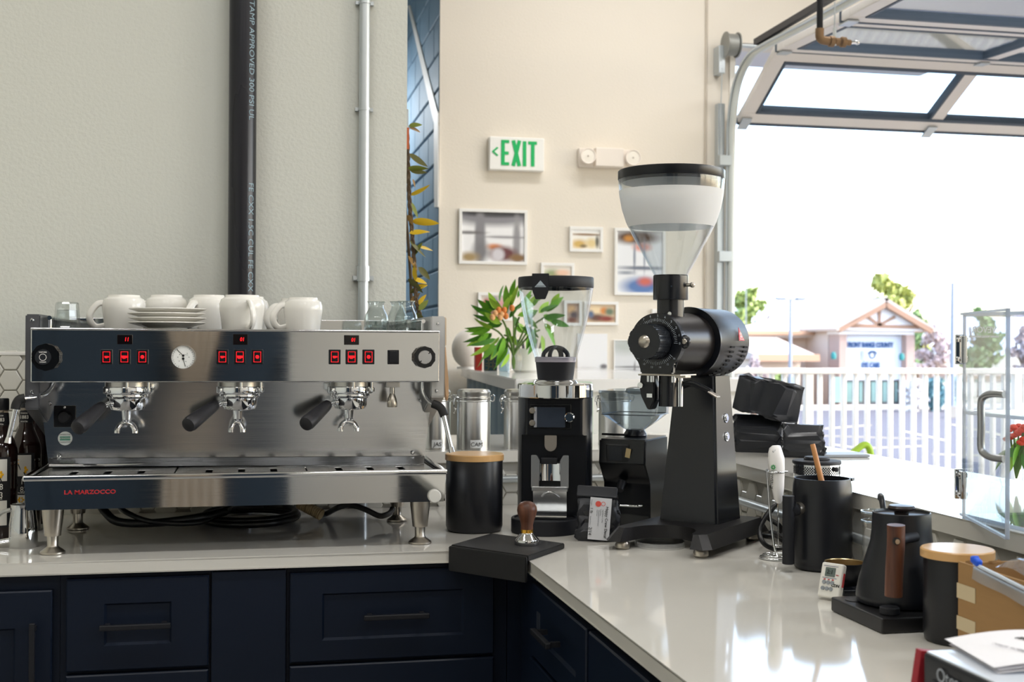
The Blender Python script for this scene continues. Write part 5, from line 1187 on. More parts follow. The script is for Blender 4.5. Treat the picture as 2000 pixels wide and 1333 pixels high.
# ================================================================== ON THE LEDGE: STEEL CANISTERS, BAGS
CANM = mat('canister_steel', 'c7c6c2', .3, 1, rvary=.06, bscale=60, stretch=(1, 1, .04))
TAPE2 = mat('label_tape', 'd6d8d8', .5)
def steel_can(label, u, wpx, word, y, vb=880, vt=760, clampl=True):
    p = PY(u, vb, y); c = Vector((PY(u, 820, y).x, y, 0)); s = mpp((c.x, c.y, 1.1)); R = wpx*s/2; H = PY(u, vt, y).z-LZ
    t = thing('clip_canister', label, 'canister', (c.x, y, LZ), 0, 'brushed steel clip-top canisters on the bar ledge')
    B().lathe([(0, 0), (R, 0), (R, H*.80), (R*.985, H*.81), (R*.985, H*.82), (0, H*.82)], seg=56).obj('body', CANM, t)
    B().lathe([(0, H*.82), (R*1.0, H*.82), (R*1.02, H*.84), (R*1.02, H*.86), (R*.97, H*.87), (R*.97, H*.91), (R, H*.925), (R, H*.955), (R*.9, H*.99), (R*.6, H), (0, H)], seg=56).obj('lid', CANM, t)
    w = B()
    w.tube([(R*1.03*math.cos(a), R*1.03*math.sin(a), H*.80) for a in [i*2*PI/24 for i in range(24)]], .0017, seg=6, sub=1, closed=True)
    for sx in (-1, 1):
        w.tube([(sx*R, -.012, H*.88), (sx*(R+.006), -.012, H*.9), (sx*(R+.012), -.008, H*.87), (sx*(R+.012), .008, H*.8), (sx*(R+.006), .012, H*.79), (sx*R, .012, H*.86)], .0018, seg=6, sub=3)
    w.tube([(-R-.004, -.01, H*.9), (-R-.012, -.014, H*.78), (-R-.009, -.012, H*.68), (-R-.004, -.01, H*.66), (-R-.011, -.012, H*.6)], .0022, seg=6, sub=3)
    w.obj('wire_clip', CHROME, t)
    if word:
        lb = B().lathe([(R+.0006, .006), (R+.0006, .03)], seg=12, arc=(-PI/2-.36, -PI/2+.36)).obj('label_tape', TAPE2, t, fix=False, rot=(0, 0, .0))
        text(word, .0175, INK, 'lettering', t, (.0, -R-.0014, .0165), FRONT, ext=.0002, shear=.1)
    return t
steel_can('brushed steel clip-top canister labelled CAM behind the bamboo-lidded canister', 925, 66, 'CAM', 3.70)
steel_can('brushed steel clip-top canister labelled JAS half hidden by the espresso machine', 850, 60, 'JAS', 3.72)
steel_can('brushed steel clip-top canister half hidden by the round-bodied grinder', 1015, 62, '', 3.71)
steel_can('steel clip-top canister hidden behind the squat dark grinder', 1200, 62, '', 3.80, vt=762)
def ledge_bag(label, u0, u1, vb, vt, x, rz, seed, tilt=None, z=None, dm=.075):
    u = (u0+u1)/2; p = PX(u, vb, x); s = mpp(p); w = (u1-u0)*s; h = (vb-vt)*s
    t = thing('coffee_bag', label, 'coffee bag', (p.x, p.y, LZ if z is None else z), rz, 'black coffee bags on the bar ledge')
    o = bagmesh(w, dm, h, seed).obj('bag', BAGM, t, angle=24)
    if tilt: o.rotation_euler = tilt
    return t, w, h
t, w, h = ledge_bag('black coffee bag standing on the bar ledge behind the tall grinder, left of the pair', 1436, 1528, 897, 826, 1.50, -.5, 11, dm=.11)
t2, w2, h2 = ledge_bag('black coffee bag standing on the bar ledge, right of the pair, nearer the papers', 1530, 1608, 896, 834, 1.56, -.45, 23, dm=.11)
p = PX(1508, 800, 1.53)
t = thing('coffee_bag', 'black coffee bag lying tilted on top of the two standing bags', 'coffee bag', (p.x-.03, p.y, LZ+h*.98+.012), -.5, 'black coffee bags on the bar ledge')
o = bagmesh(.11, .095, .19, 31).obj('bag', BAGM, t, angle=24); o.rotation_euler = (.0, 1.78, 0); o.location = (-.075, 0, .062)
p = PZ(1648, 891, LZ); o = B().box((0, 0, .004), (.16, .1, .008), bev=.002).obj('notebook', mat('grey_cover', '9da3ab', .4), loc=(1.66, 3.3, LZ+.0004), rot=(0, 0, -.1)); tag(o, 'thin grey notebook lying on the bar ledge right of the black bags', 'notebook')
# ================================================================== ACRYLIC DISPLAY CASE
HX, HY = 1.302, 2.084; zt = PX(1875, 613, HX).z; zs = PX(1877, 806, HX).z; CD = .28; CW = .62
t = thing('display_case', 'clear acrylic display case with its handled door ajar on the bar ledge', 'display case', (HX, HY, LZ)); q = t.location
th = .005
B().bb(HX, HX+CD, HY-th, HY, LZ+.0006, zt).obj('side_panel', ACRYL, t, q); B().bb(HX, HX+CD, HY-CW, HY-CW+th, LZ+.0006, zt).obj('side_panel', ACRYL, t, q)
B().bb(HX+CD-th, HX+CD, HY-CW+th, HY-th, LZ+.0006, zt).obj('back_panel', ACRYL, t, q)
for nm, z in (('top_panel', zt-th), ('shelf', zs), ('floor_panel', LZ+.0006)): B().bb(HX+.003, HX+CD-th, HY-CW+th, HY-th, z, z+th).obj(nm, ACRYL, t, q)
b = B()
for z in (zt-.003, zs+.0, LZ+.003): b.bb(HX, HX+.004, HY-CW, HY, z-.003, z+.003)
b.bb(HX, HX+.004, HY-.004, HY, LZ, zt).obj('edge_strip', ACRYLE, t, q)
# door swung out
e = PZ(1970, 1056, LZ+.002); dv = Vector((e.x-HX, e.y-HY, 0)); DL = dv.length; ang = math.atan2(dv.y, dv.x)
dr = bpy.data.objects.new('door', B().bb(0, DL, -.0025, .0025, .006, zt-LZ).mesh('door')); dr.data.materials.append(ACRYL); COL.objects.link(dr); dr.parent = t; dr.rotation_euler = (0, 0, ang); dr.location = (-.002, 0, 0)
b = B().bb(DL-.004, DL+.001, -.003, .003, .004, zt-LZ+.001).bb(0, DL, -.003, .003, .003, .007).bb(0, DL, -.0028, .0028, zt-LZ-.003, zt-LZ+.001); b.obj('edge_strip', ACRYLE, dr)
for v in (683, 946):
    z = PX(1877, v, HX).z-LZ; B().bb(-.012, .02, -.006, .005, z-.026, z+.026, bev=.002).bb(-.012, -.004, -.01, .006, z-.028, z+.028, bev=.001).cyl((.008, -.008, z-.018), (.008, .008, z-.018), .0045, seg=12).cyl((.008, -.008, z+.018), (.008, .008, z+.018), .0045, seg=12).obj('hinge', CHROME, dr)
hz = lambda v: PX(1950, v, 1.225).z-LZ
z0, z1 = hz(893), hz(769); hx = DL*.90; sd = -1
pts = [(hx, sd*.002, z1), (hx, sd*.018, z1), (hx, sd*.030, z1-.004), (hx, sd*.036, z1-.014), (hx, sd*.036, (z0+z1)/2), (hx, sd*.036, z0+.014), (hx, sd*.030, z0+.004), (hx, sd*.018, z0), (hx, sd*.002, z0)]
pts = [(DL-.01-.0-abs(y_)*1.5, y_*.7, z) for x_, y_, z in pts]
B().tube(pts, .0062, seg=14, sub=5).obj('handle', mat('case_handle_steel', 'aeb0b3', .3, 1), dr)
# lettering on the far panel reads from the other side, so it is mirrored towards us
sp_ = [o for o in t.children if o.name.startswith('side_panel')][0]
for s_, sz, v, sx in (('VEVOR', .0158, 645, 1.02), ('TOUGH TOOLS, HALF PRICE', .0046, 658, 1.05)):
    p = PY(1922, v, HY-th-.0012)
    text(s_, sz, mat('white_print', 'f4f6f8', .5), 'lettering', sp_, Vector(p)-q, Euler((PI/2, 0, PI)), ext=.0003, sx=sx, bold=.0004)
# ================================================================== HANGING LEAF GARLAND
GLEAF = [mat('garland_green', '6f7a2c', .45), mat('garland_olive', '5b5a2a', .5), mat('garland_yellow', 'c9a81e', .45), mat('garland_brown', '8a6a36', .55)]
def leafmesh(L, w, curl=.2, twist=0.0):
    b = B(); n = 7; rows = []
    for i in range(n+1):
        u = i/n; ww = w*math.sin(PI*min(1, u**.75*1.0))**.8*(1 if u < 1 else 0)+.0004; z = -curl*L*u*u
        tw = twist*u; x = u*L
        rows.append([b.b.verts.new((x, -ww*math.cos(tw), z-ww*math.sin(tw)+.12*ww)), b.b.verts.new((x, 0, z-.1*ww)), b.b.verts.new((x, ww*math.cos(tw), z+ww*math.sin(tw)+.12*ww))])
    for A, C in zip(rows, rows[1:]):
        for k in range(2): b.b.faces.new((A[k], C[k], C[k+1], A[k+1]))
    return b.mesh('leaf', 60, fix=False)
y = 3.86; c0 = PY(803, 238, y); c1 = PY(818, 628, y)
t = thing('leaf_garland', 'hanging garland of yellow-green leaves on a braided cord at the wall corner', 'garland', c0); q = t.location
mid = [PY(795, 250, y), PY(797, 330, y), PY(800, 400, y), PY(806, 470, y), PY(811, 540, y), PY(813, 590, y), PY(822, 622, y)]
CORD = mat('braided_cord', '5a4a38', .8)
B().bb(.40, .425, 3.77, 3.87, c0.z+.03, c0.z+.04).bb(.40, mid[0].x, 3.855, 3.87, c0.z+.03, c0.z+.038).bb(mid[0].x-.004, mid[0].x+.004, 3.855, 3.863, c0.z-.06, c0.z+.038).obj('hook', GALV, t, q)
for k in range(3):
    pts = []
    for i in range(49):
        f_ = i/48*(len(mid)-1); j = min(len(mid)-2, int(f_)); p_ = Vector(mid[j]).lerp(mid[j+1], f_-j); a = i*1.1+k*2*PI/3
        pts.append((p_.x+.0042*math.cos(a), p_.y+.0042*math.sin(2*a)*.6, p_.z))
    B().tube(pts, .0034, seg=6, sub=2).obj('cord', CORD, t, q)
B().tube([Vector(m_)+Vector((-.012, .02, 0)) for m_ in mid], .005, seg=6).obj('cord', CORD, t, q)
B().bb(mid[0].x-.004, mid[0].x+.006, y-.006, y+.006, PY(800, 292, y).z, PY(800, 250, y).z).obj('ribbon', mat('orange_ribbon', 'c2643a', .6), t, q)
rnd = random.Random(5); s = mpp(c0)
LV = [(798, 247, 28, 20, .3, 0), (799, 250, 24, -5, .3, 3), (799, 300, 44, -38, -.1, 1), (795, 330, 42, 4, .05, 0), (800, 332, 34, -18, -.3, 1), (800, 382, 44, 18, -.25, 2), (799, 392, 38, -58, .1, 0), (803, 432, 56, -3, .02, 2), (799, 456, 42, 12, .2, 2), (800, 470, 46, -50, -.1, 1), (817, 482, 30, -10, .1, 2), (808, 500, 32, 65, .2, 0), (797, 500, 34, -52, .1, 3), (817, 522, 34, -42, .2, 1), (812, 548, 32, 100, .1, 2), (808, 545, 28, -12, .2, 2), (812, 562, 24, 15, .1, 2), (797, 545, 40, -40, .1, 1), (800, 572, 30, 25, .1, 1), (803, 590, 26, 50, .2, 3), (815, 600, 30, 62, .2, 2), (818, 606, 28, 48, .1, 0), (812, 612, 28, -40, .1, 1), (806, 350, 18, -70, .1, 3), (796, 420, 22, -60, .1, 3)]
for u, v, L_, dg_, cu_, mi in LV:
    p_ = PY(u, v, y+rnd.uniform(-.012, .012)); me = leafmesh(L_*s, .0105*(L_/38)**.5*1.0, cu_, rnd.uniform(-.4, .4)); me.materials.append(GLEAF[mi])
    o = link('leaf', me, t, p_-q); o.rotation_euler = (Matrix.Rotation(-math.radians(dg_), 4, 'Y') @ Matrix.Rotation(rnd.choice((1.0, .7, 1.3, -.9)), 4, 'X')).to_euler()
# ================================================================== FAR WALL: SIGN, LAMP, PICTURES
def wall_rect(u0, v0, u1, v1, y=YF): a, c = PY(u0, v0, y), PY(u1, v1, y); return a.x, c.x, c.z, a.z
xa_, xb_, za, zb = wall_rect(956, 266, 1063, 335, 6.70)
t = thing('exit_sign', 'white EXIT sign with green letters and an arrow on the far wall', 'exit sign', ((xa_+xb_)/2, 6.748, (za+zb)/2)); w, h = (xb_-xa_)/2, (zb-za)/2
B().bb(-w, w, -.05, 0, -h, h, bev=.006).obj('housing', mat('sign_white', 'f7f6f2', .4), t)
GR = mat('exit_green', '17b866', .5); y = -.0515
def bar(b, x0, z0, x1, z1, th_):
    d = Vector((x1-x0, z1-z0)); L_ = d.length; b.box(((x0+x1)/2, y-len(b.b.verts)*.00004, (z0+z1)/2), (L_, .003, th_), Euler((0, -math.atan2(d.y, d.x), 0)))
fx = lambda u: (u-1009.5)/107*2*w; fz = lambda v: -(v-300.5)/69*2*h
T = .027
for ch, segs in (('letter_e', [(982, 273, 982, 325), (979, 276, 994, 276), (979, 300, 993, 300), (979, 322, 994, 322)]), ('letter_x', [(1002, 273, 1014, 326), (1014, 273, 1002, 326)]), ('letter_i', [(1024, 274, 1024, 326)]), ('letter_t', [(1040, 274, 1040, 326), (1031, 277, 1048, 277)])):
    b = B()
    for u0, v0, u1, v1 in segs: bar(b, fx(u0), fz(v0), fx(u1), fz(v1), T*.62 if v0 == v1 else T*.75)
    b.obj('letter', GR, t)
b = B(); bar(b, fx(962), fz(298), fx(972), fz(289), .009); bar(b, fx(962), fz(297), fx(972), fz(306), .009); b.obj('arrow', GR, t)
xa_, xb_, za, zb = wall_rect(1131, 287, 1246, 330, 6.70)
t = thing('emergency_light', 'cream twin-headed emergency light on the far wall right of the EXIT sign', 'emergency light', ((xa_+xb_)/2, 6.748, (za+zb)/2)); w, h = (xb_-xa_)/2, (zb-za)/2
CRM = mat('cream_plastic', 'efe6dc', .45)
B().bb(-w*.98, w*.98, -.03, 0, -h*.95, h*.95, bev=.005).obj('back_plate', CRM, t); B().bb(-w*.48, w*.48, -.075, -.02, -h*.95, h*.95, bev=.006).obj('battery_case', CRM, t)
for sx in (-1, 1):
    hd = B().lathe([(0, .012), (.03, .012), (.042, .02), (.045, .018), (.045, .002), (.03, -.03), (.02, -.045), (0, -.045)], seg=32).obj('lamp_head', CRM, t, loc=(sx*w*.76, -.075, 0), rot=(PI/2, 0, 0))
    B().lathe([(0, .017), (.012, .016), (.034, .0155), (.036, .014)], seg=28).obj('lens', mat('lens_white', 'f5efe4', .2), hd); B().ball((0, 0, .017), .005).obj('bulb', mat('bulb_grey', 'c7bdb2', .2), hd)
def picture(nx, ny, base, blobs):
    cols = []
    for j in range(ny+1):
        for i in range(nx+1):
            x, yv = i/nx, 1-j/ny; c = Vector(lin(base)[:3])
            for cx_, cy_, rx, ry, col, soft in blobs:
                d = math.sqrt(((x-cx_)/rx)**2+((yv-cy_)/ry)**2) if soft >= 0 else max(abs(x-cx_)/rx, abs(yv-cy_)/ry)
                k = 1-min(1, max(0, (d-(1-abs(soft)))/max(.001, 2*abs(soft)))); c = c.lerp(Vector(lin(col)[:3]), k)
            cols.append(c)
    return cols
PRINTM = colmat()
def frame_pic(label, u0, v0, u1, v1, base, blobs, fw=.017, y=YF-.002, par=None, thick=.02, border=True, mat_=FRAMEW, lean=0):
    xa_, xb_, za, zb = wall_rect(u0, v0, u1, v1, y-thick)
    w, h = (xb_-xa_)/2, (zb-za)/2
    t = thing('picture_frame', label, 'picture', ((xa_+xb_)/2, y, (za+zb)/2), 0, 'photo prints on the far wall')
    if border:
        b = B()
        for d_ in ((-w, w, h-fw, h), (-w, w, -h, -h+fw), (-w, -w+fw, -h+fw, h-fw), (w-fw, w, -h+fw, h-fw)): b.bb(d_[0], d_[1], -thick, 0, d_[2], d_[3], bev=.0015)
        b.obj('frame', mat_, t)
    else: fw = 0; B().bb(-w, w, -thick, 0, -h, h).obj('board', FRAMEW, t)
    nx, ny = 44, 36; b = B(); yy = -thick*.55 if border else -thick-.0008
    b.grid(nx, ny, lambda u, v: (-w+fw+u*(2*w-2*fw), yy, -h+fw+v*(2*h-2*fw)))
    me = b.mesh('print', fix=False); me.materials.append(PRINTM); ca = me.color_attributes.new('Col', 'FLOAT_COLOR', 'POINT')
    for i, c in enumerate(picture(nx, ny, base, blobs)): ca.data[i].color = (*c, 1)
    link('print', me, t)
    if lean: t.rotation_euler = (-lean, 0, 0)
    return t
frame_pic('largest white-framed photo, on the left, with grey arching shapes above a dark cup', 897, 407, 1030, 518, 'f4f4f6', [(.5, .05, .75, .22, '8d8c92', .3), (.5, .02, .55, .08, '4a4a4e', .3), (.29, .5, .085, .6, '8b8a8f', .25), (.88, .6, .06, .55, '9a999c', .4), (.1, .42, .25, .03, '6d6a6c', .5), (.7, .5, .35, .025, '8d8b90', .5), (.52, .7, .12, .06, 'd98d5a', .5), (.66, .84, .22, .15, '6b3a3d', .35), (.58, .86, .1, .13, 'd6d2d8', .3), (.3, .8, .12, .2, '7d7c80', .5), (.12, .92, .14, .1, 'a58d62', .5), (.9, .92, .14, .08, '8a6a45', .4)])
frame_pic('small white-framed photo of golden shapes, above and between the two grinders', 1113, 442, 1178, 493, 'f6f2ea', [(.5, .05, .6, .12, 'ffffff', .3), (.5, .25, .6, .06, '9a7f66', .5), (.25, .75, .28, .22, 'd9b56a', .5), (.7, .7, .2, .25, 'e8d19a', .5), (.4, .85, .12, .08, '8d7a5a', .5), (.9, .6, .06, .3, '6d6a60', .5)])
frame_pic('tall white-framed photo of blue and red on pale sky, behind the tall hopper', 1201, 445, 1300, 578, 'eef0f4', [(.4, .1, .5, .11, '5d4433', .4), (.25, .12, .1, .05, 'c98a3c', .5), (.55, .26, .18, .06, 'd98a7a', .5), (.38, .42, .025, .22, '8890a0', .5), (.6, .4, .02, .25, '9098a8', .5), (.55, .6, .5, .03, '6f7788', .5), (.2, .68, .2, .02, '7d8798', .5), (.55, .9, .42, .14, '5d7fb8', .4), (.62, .82, .16, .07, 'd06a5a', .5)])
frame_pic('white-framed photo partly hidden by the round grinder lid', 1057, 513, 1122, 560, 'efe9df', [(.3, .5, .3, .3, '9aa57a', .5), (.7, .4, .25, .2, 'f0c9b0', .5), (.5, .75, .4, .2, 'b59a6a', .5)])
frame_pic('white-framed colourful crowd photo behind the green leaves', 934, 571, 1003, 627, 'd8cfc6', [(.2, .35, .12, .2, 'b0483c', .5), (.45, .3, .12, .2, '5a6f9a', .5), (.7, .4, .12, .25, 'd9a0a0', .5), (.3, .7, .2, .15, '3f3d40', .5), (.6, .75, .25, .15, '9a6a4a', .5), (.85, .6, .1, .3, '4a6a5a', .5)])
frame_pic('white-framed street photo with orange lights, right of the round grinder hopper', 1141, 589, 1208, 636, 'd9c2a4', [(.3, .3, .25, .2, 'f0d8b0', .5), (.6, .35, .12, .2, 'd98d4a', .5), (.8, .4, .15, .2, '6f7f6a', .5), (.35, .75, .3, .2, '6b4a40', .5), (.7, .8, .25, .15, '8d3f38', .5), (.15, .55, .1, .2, '5d6f8f', .5)])
frame_pic('white-framed dark photo seen through the round grinder hopper', 1102, 587, 1137, 637, 'b9a090', [(.4, .3, .3, .2, 'd9b48a', .5), (.6, .6, .3, .2, '5d5058', .5), (.4, .85, .4, .12, '7d4a40', .5)])
frame_pic('small white frame mostly hidden behind the tall grinder neck', 1274, 604, 1330, 650, 'e6e2de', [(.5, .5, .3, .3, 'a8a49e', .5)])
frame_pic('white print board leaning by the desk end right of the round grinder', 1128, 652, 1186, 722, 'f0f1f4', [(.88, .92, .12, .07, '77757a', .4), (.3, .97, .4, .02, 'a5a3a6', .5)], border=False, thick=.012)
frame_pic('grey winter photo of bare branches behind the tall grinder dial', 1199, 664, 1290, 770, 'dfe1e4', [(.3, .1, .5, .14, 'bcc2bf', .6), (.5, .5, .5, .02, '6a6a6e', .5), (.3, .58, .3, .025, '77757a', .4), (.25, .64, .28, .02, '5d5c60', .5), (.6, .6, .02, .2, '6a6a6e', .4), (.45, .55, .02, .15, '77757a', .4), (.7, .72, .25, .02, '77757a', .4), (.2, .9, .15, .05, 'b8babc', .5), (.65, .88, .2, .06, 'a5a7aa', .5)], thick=.012, fw=.006)

# ================================================================== DESK BEYOND THE LEDGE
DZ = 1.262; dc = PZ(1006, 741, DZ); df = PZ(871, 712, DZ)
k = (6.7-dc.y)/(df.y-dc.y); df = dc.lerp(df, k); dr_ = Vector((dc.x+.95, dc.y, DZ))
WPAN = mat('blue_stained_board', '6d8290', .5, vary=.25, vscale=9, stretch=(6, 6, .6))
t = thing('reception_desk', 'far service desk with a white top and blue-stained board front', 'desk', (dc.x, dc.y, 0)); q = t.location
B().prism([(dc.x, dc.y), (dc.x+.95, dc.y), (dc.x+.95, dc.y+.5), (df.x+.75, 6.7), (df.x, 6.7)], .05, Matrix.Translation((0, 0, DZ-.05)), bev=.004).obj('top', mat('desk_top', 'e8e6e4', .12), t, q)
nb = 9; a0 = Vector((dc.x+.025, dc.y+.03)); a1 = Vector((df.x+.03, 6.69)); dd_ = (a1-a0); L_ = dd_.length/nb; an = math.atan2(dd_.y, dd_.x)
bm2 = B().bb(.004, L_-.004, -.018, 0, 0, DZ-.055, bev=.003).mesh('board'); bm2.materials.append(WPAN)
for i in range(nb):
    p_ = a0+dd_*(i/nb); link('board', bm2, t, Vector((p_.x, p_.y, .0))-Vector((q.x, q.y, 0)), (0, 0, an))
B().bb(dc.x+.04, dc.x+.93, dc.y+.03, dc.y+.06, 0, DZ-.05).obj('end_panel', WHITE, t, q)
B().prism([(dc.x+.06, dc.y+.07), (dc.x+.9, dc.y+.07), (df.x+.7, 6.65), (df.x+.08, 6.65)], DZ-.07, Matrix.Translation((0, 0, 0))).obj('core', mat('desk_core', 'b9b7b4', .7), t, q)
def ondesk(u, v): return PZ(u, v, DZ)
def desk_at(u, y): return Vector((PY(u, 690, y).x, y, DZ))
p = desk_at(915, 6.35); s = mpp(p)
t = thing('globe_lamp', 'round white paper globe lamp on the far desk behind the plant', 'lamp', p)
B().ball((0, 0, 34*s*1.15), 33*s, (1, 1, 1.15), 32).obj('shade', mat('paper_shade', 'e6dfd6', .7), t); B().lathe([(0, 0), (.06, 0), (.06, .012), (0, .012)], seg=28).obj('base', WHITE, t)
p = desk_at(934, 6.05); s = mpp(p)
o = B().box((0, 0, 22.5*s), (13*s, .12, 45*s), bev=.002).obj('red_book', mat('book_red', 'c23a2c', .5), loc=p, rot=(0, 0, -.12)); tag(o, 'upright red book beside the white globe lamp on the far desk', 'book')
p = desk_at(958, 5.9); s = mpp(p)
t = thing('gift_box', 'dark teal box with a thin gold hexagon pattern on the far desk', 'box', p, -.15); H = 50*s; w = 12.5*s
B().bb(-w, w, -.05, .05, .0005, H, bev=.002).obj('box', mat('teal_box', '153a44', .35), t)
b = B()
for i in range(3):
    for j in range(4):
        cx_ = -w+(i+.5)*2*w/3*1.0; cz_ = H*(.12+.25*j)+(H*.12 if i % 2 else 0); r_ = w*.36
        for k2 in range(6):
            a, c = PI/3*k2, PI/3*(k2+1)
            x0, z0_, x1, z1_ = cx_+r_*math.cos(a), cz_+r_*math.sin(a), cx_+r_*math.cos(c), cz_+r_*math.sin(c)
            if max(abs(x0), abs(x1)) > w or max(z0_, z1_) > H: continue
            d_ = Vector((x1-x0, z1_-z0_)); b.box(((x0+x1)/2, -.0505, (z0_+z1_)/2), (d_.length, .001, .0012), Euler((0, -math.atan2(d_.y, d_.x), 0)))
b.obj('gold_line', mat('gold_line', 'a58a4a', .4, .6), t)
p = desk_at(985, 5.8); s = mpp(p)
o = B().box((0, 0, 22*s), (20*s, .03, 44*s), bev=.002).obj('blue_box', mat('pale_blue_box', '9fbecb', .3), loc=p, rot=(0, 0, -.15)); tag(o, 'pale blue glossy carton between the teal box and the pen pot', 'box')
p = desk_at(1032, 5.6); s = mpp(p); R = 33*s
t = thing('pen_pot', 'round white ceramic pot of pens on the far desk', 'pot', p); H = 42*s*1.1
B().lathe([(0, 0), (R*.8, 0), (R*.95, .01), (R, .03), (R*1.0, H), (R*.95, H), (R*.94, .03), (0, .02)], seg=40).obj('body', PORC, t)
B().lathe([(R*.96, H), (R*1.02, H+.0), (R*1.02, H+.055), (R*.98, H+.055)], seg=40).obj('clear_collar', CLEAR, t, fix=False)
rnd = random.Random(2)
for i in range(9):
    a = rnd.uniform(0, 6.28); r_ = rnd.uniform(.1, .7)*R; B().cyl((r_*math.cos(a)*.6, r_*math.sin(a)*.6, .03), (r_*math.cos(a)*1.2, r_*math.sin(a)*1.2, H+.03+rnd.random()*.02), .0045, seg=6).obj('pen', mat('pen_%d' % (i % 3), ('4c4b55', '7d7c88', '33323a')[i % 3], .4), t)
# flowers in a glass vase
p = desk_at(1004, 5.35); s = mpp(p)
t = thing('flower_vase', 'clear vase of green leafy stems with orange buds on the far desk', 'flowers', p)
vr = 15*s; vh = 58*s
B().lathe([(0, .002), (vr*.8, .002), (vr, .03), (vr*1.1, vh*.5), (vr*.8, vh*.85), (vr*1.0, vh)], seg=32).obj('vase', CLEAR, t, fix=False)
FL = [mat('leaf_green', '72ad2e', .5), mat('leaf_lime', 'a3cc45', .5), mat('leaf_deep', '4b842c', .5)]
def S_(u, v, dy=0): q_ = PY(u, v, 5.35+dy)-p; return q_
rnd = random.Random(9)
LS = [(962, 638, -165, 60), (955, 652, -150, 55), (968, 662, 200, 58), (975, 625, 160, 45), (985, 612, 140, 45), (960, 615, 170, 50), (990, 600, 95, 45), (1000, 595, 80, 48), (1010, 605, 50, 45), (1016, 618, 30, 42), (1012, 632, -40, 45), (1002, 650, -70, 40), (985, 660, -100, 60), (978, 668, -120, 50), (1020, 640, -20, 40), (950, 640, 190, 45), (970, 605, 120, 40), (995, 622, 60, 40), (1040, 600, 60, 42), (1052, 612, 40, 45), (1062, 622, 10, 45), (1066, 640, -50, 50), (1058, 655, -80, 45), (1046, 640, -110, 50), (1072, 605, 45, 42), (1036, 620, 100, 40), (945, 655, 205, 45), (1024, 600, 75, 38), (958, 672, 215, 50), (1075, 628, -10, 40), (992, 678, -115, 55)]
stems = [(958, 640), (975, 615), (1000, 598), (1014, 620), (985, 655), (1046, 612), (1064, 620), (1054, 645)]
for u, v in stems:
    b = B().tube([(0, 0, .02), S_(1003, 695), Vector(S_(1003, 690)).lerp(S_(u, v), .55)+Vector((0, rnd.uniform(-.03, .03), .02)), S_(u, v)], .0042, seg=6, sub=4); b.obj('stem', STEM, t)
LS = LS+[(u+rnd.uniform(-14, 14), v+rnd.uniform(-14, 14), dg_+rnd.uniform(-35, 35), L_*rnd.uniform(.6, .95)) for u, v, dg_, L_ in LS+LS[:14]]
for i, (u, v, dg_, L_) in enumerate(LS):
    me = leafmesh(L_*s*.95, 6.8*s, rnd.uniform(.05, .3), rnd.uniform(-.3, .3)); me.materials.append(FL[i % 3])
    o = link('leaf', me, t, S_(u, v, rnd.uniform(-.06, .06))); o.rotation_euler = (Matrix.Rotation(rnd.uniform(-.5, .5), 4, 'Z') @ Matrix.Rotation(-math.radians(dg_), 4, 'Y') @ Matrix.Rotation(rnd.choice((1, .7, -.8, 1.2)), 4, 'X')).to_euler()
for i, (u, v) in enumerate(((968, 612), (974, 606), (980, 614), (985, 606), (977, 620), (1000, 602), (962, 620), (988, 618))):
    B().ball(S_(u, v, -.06), 5.5*s, (1, 1, 1.2), 10).obj('bud', mat('bud_orange', 'd9803a', .5) if i % 2 else mat('bud_peach', 'e8b27a', .5), t)
# ---- chairs in the customer area
def chair(name, label, cat, x, y, rz, mt, zt, zs=.46, tube=False, w=.22):
    t = thing(name, label, cat, (x, y, 0), rz)
    if tube:
        B().tube([(-w, .02, zs), (-w, .03, zt-.14), (-w*.92, .035, zt-.04), (-w*.6, .04, zt), (w*.6, .04, zt), (w*.92, .035, zt-.04), (w, .03, zt-.14), (w, .02, zs)], .015, seg=10).obj('back_frame', mt, t)
        for z in (zs+.18, zs+.3): B().bb(-w, w, .022, .034, z-.015, z+.015, bev=.004).obj('back_slat', mt, t)
    else:
        B().box((0, .03, (zs+zt)/2+.1), (w*2, .03, (zt-zs)*.62), bev=.014, seg=3).obj('backrest', mt, t)
        for sx in (-1, 1): B().cyl((sx*w*.7, .035, zs), (sx*w*.7, .035, zt-.1), .012).obj('back_post', mt, t)
    B().bb(-w, w, -.4, .02, zs-.02, zs+.015, bev=.01).obj('seat', mt, t)
    for sx in (-1, 1):
        for yy in (-.36, 0): B().cyl((sx*w*.88, yy, zs-.01), (sx*w*.95, yy+(.03 if yy == 0 else -.03), 0), .013).obj('leg', mt, t)
    return t
LIME = mat('lime_metal', 'a4c93a', .4)
t = thing('patio_chair', 'lime green metal chair with only its curved arm showing above the ledge', 'chair', (PY(1672, 868, 4.7).x, 4.7, 0)); q = t.location
ap = [PY(u, v, 4.7) for u, v in ((1640, 905), (1655, 893), (1672, 880), (1686, 870), (1696, 873), (1701, 890), (1703, 915))]
B().tube(ap+[(ap[-1].x+.01, 4.7, .45), (ap[-1].x+.02, 4.7, 0)], .014, seg=12).tube([ap[0], (ap[0].x-.06, 4.72, .6), (ap[0].x-.07, 4.73, 0)], .014, seg=12).obj('arm_frame', LIME, t, q)
B().bb(ap[0].x-.06, ap[-1].x, 4.72, 5.15, .43, .46, bev=.01).obj('seat', LIME, t, q)
for x in (ap[0].x-.04, ap[-1].x-.02): B().cyl((x, 5.12, 0), (x, 5.12, .44), .013).obj('leg', LIME, t, q)
p = PX(1910, 915, 2.2); chair('patio_chair', 'lime green metal chair behind the acrylic display case', 'chair', 2.32, 3.05, 2.9, LIME, .93, tube=True)
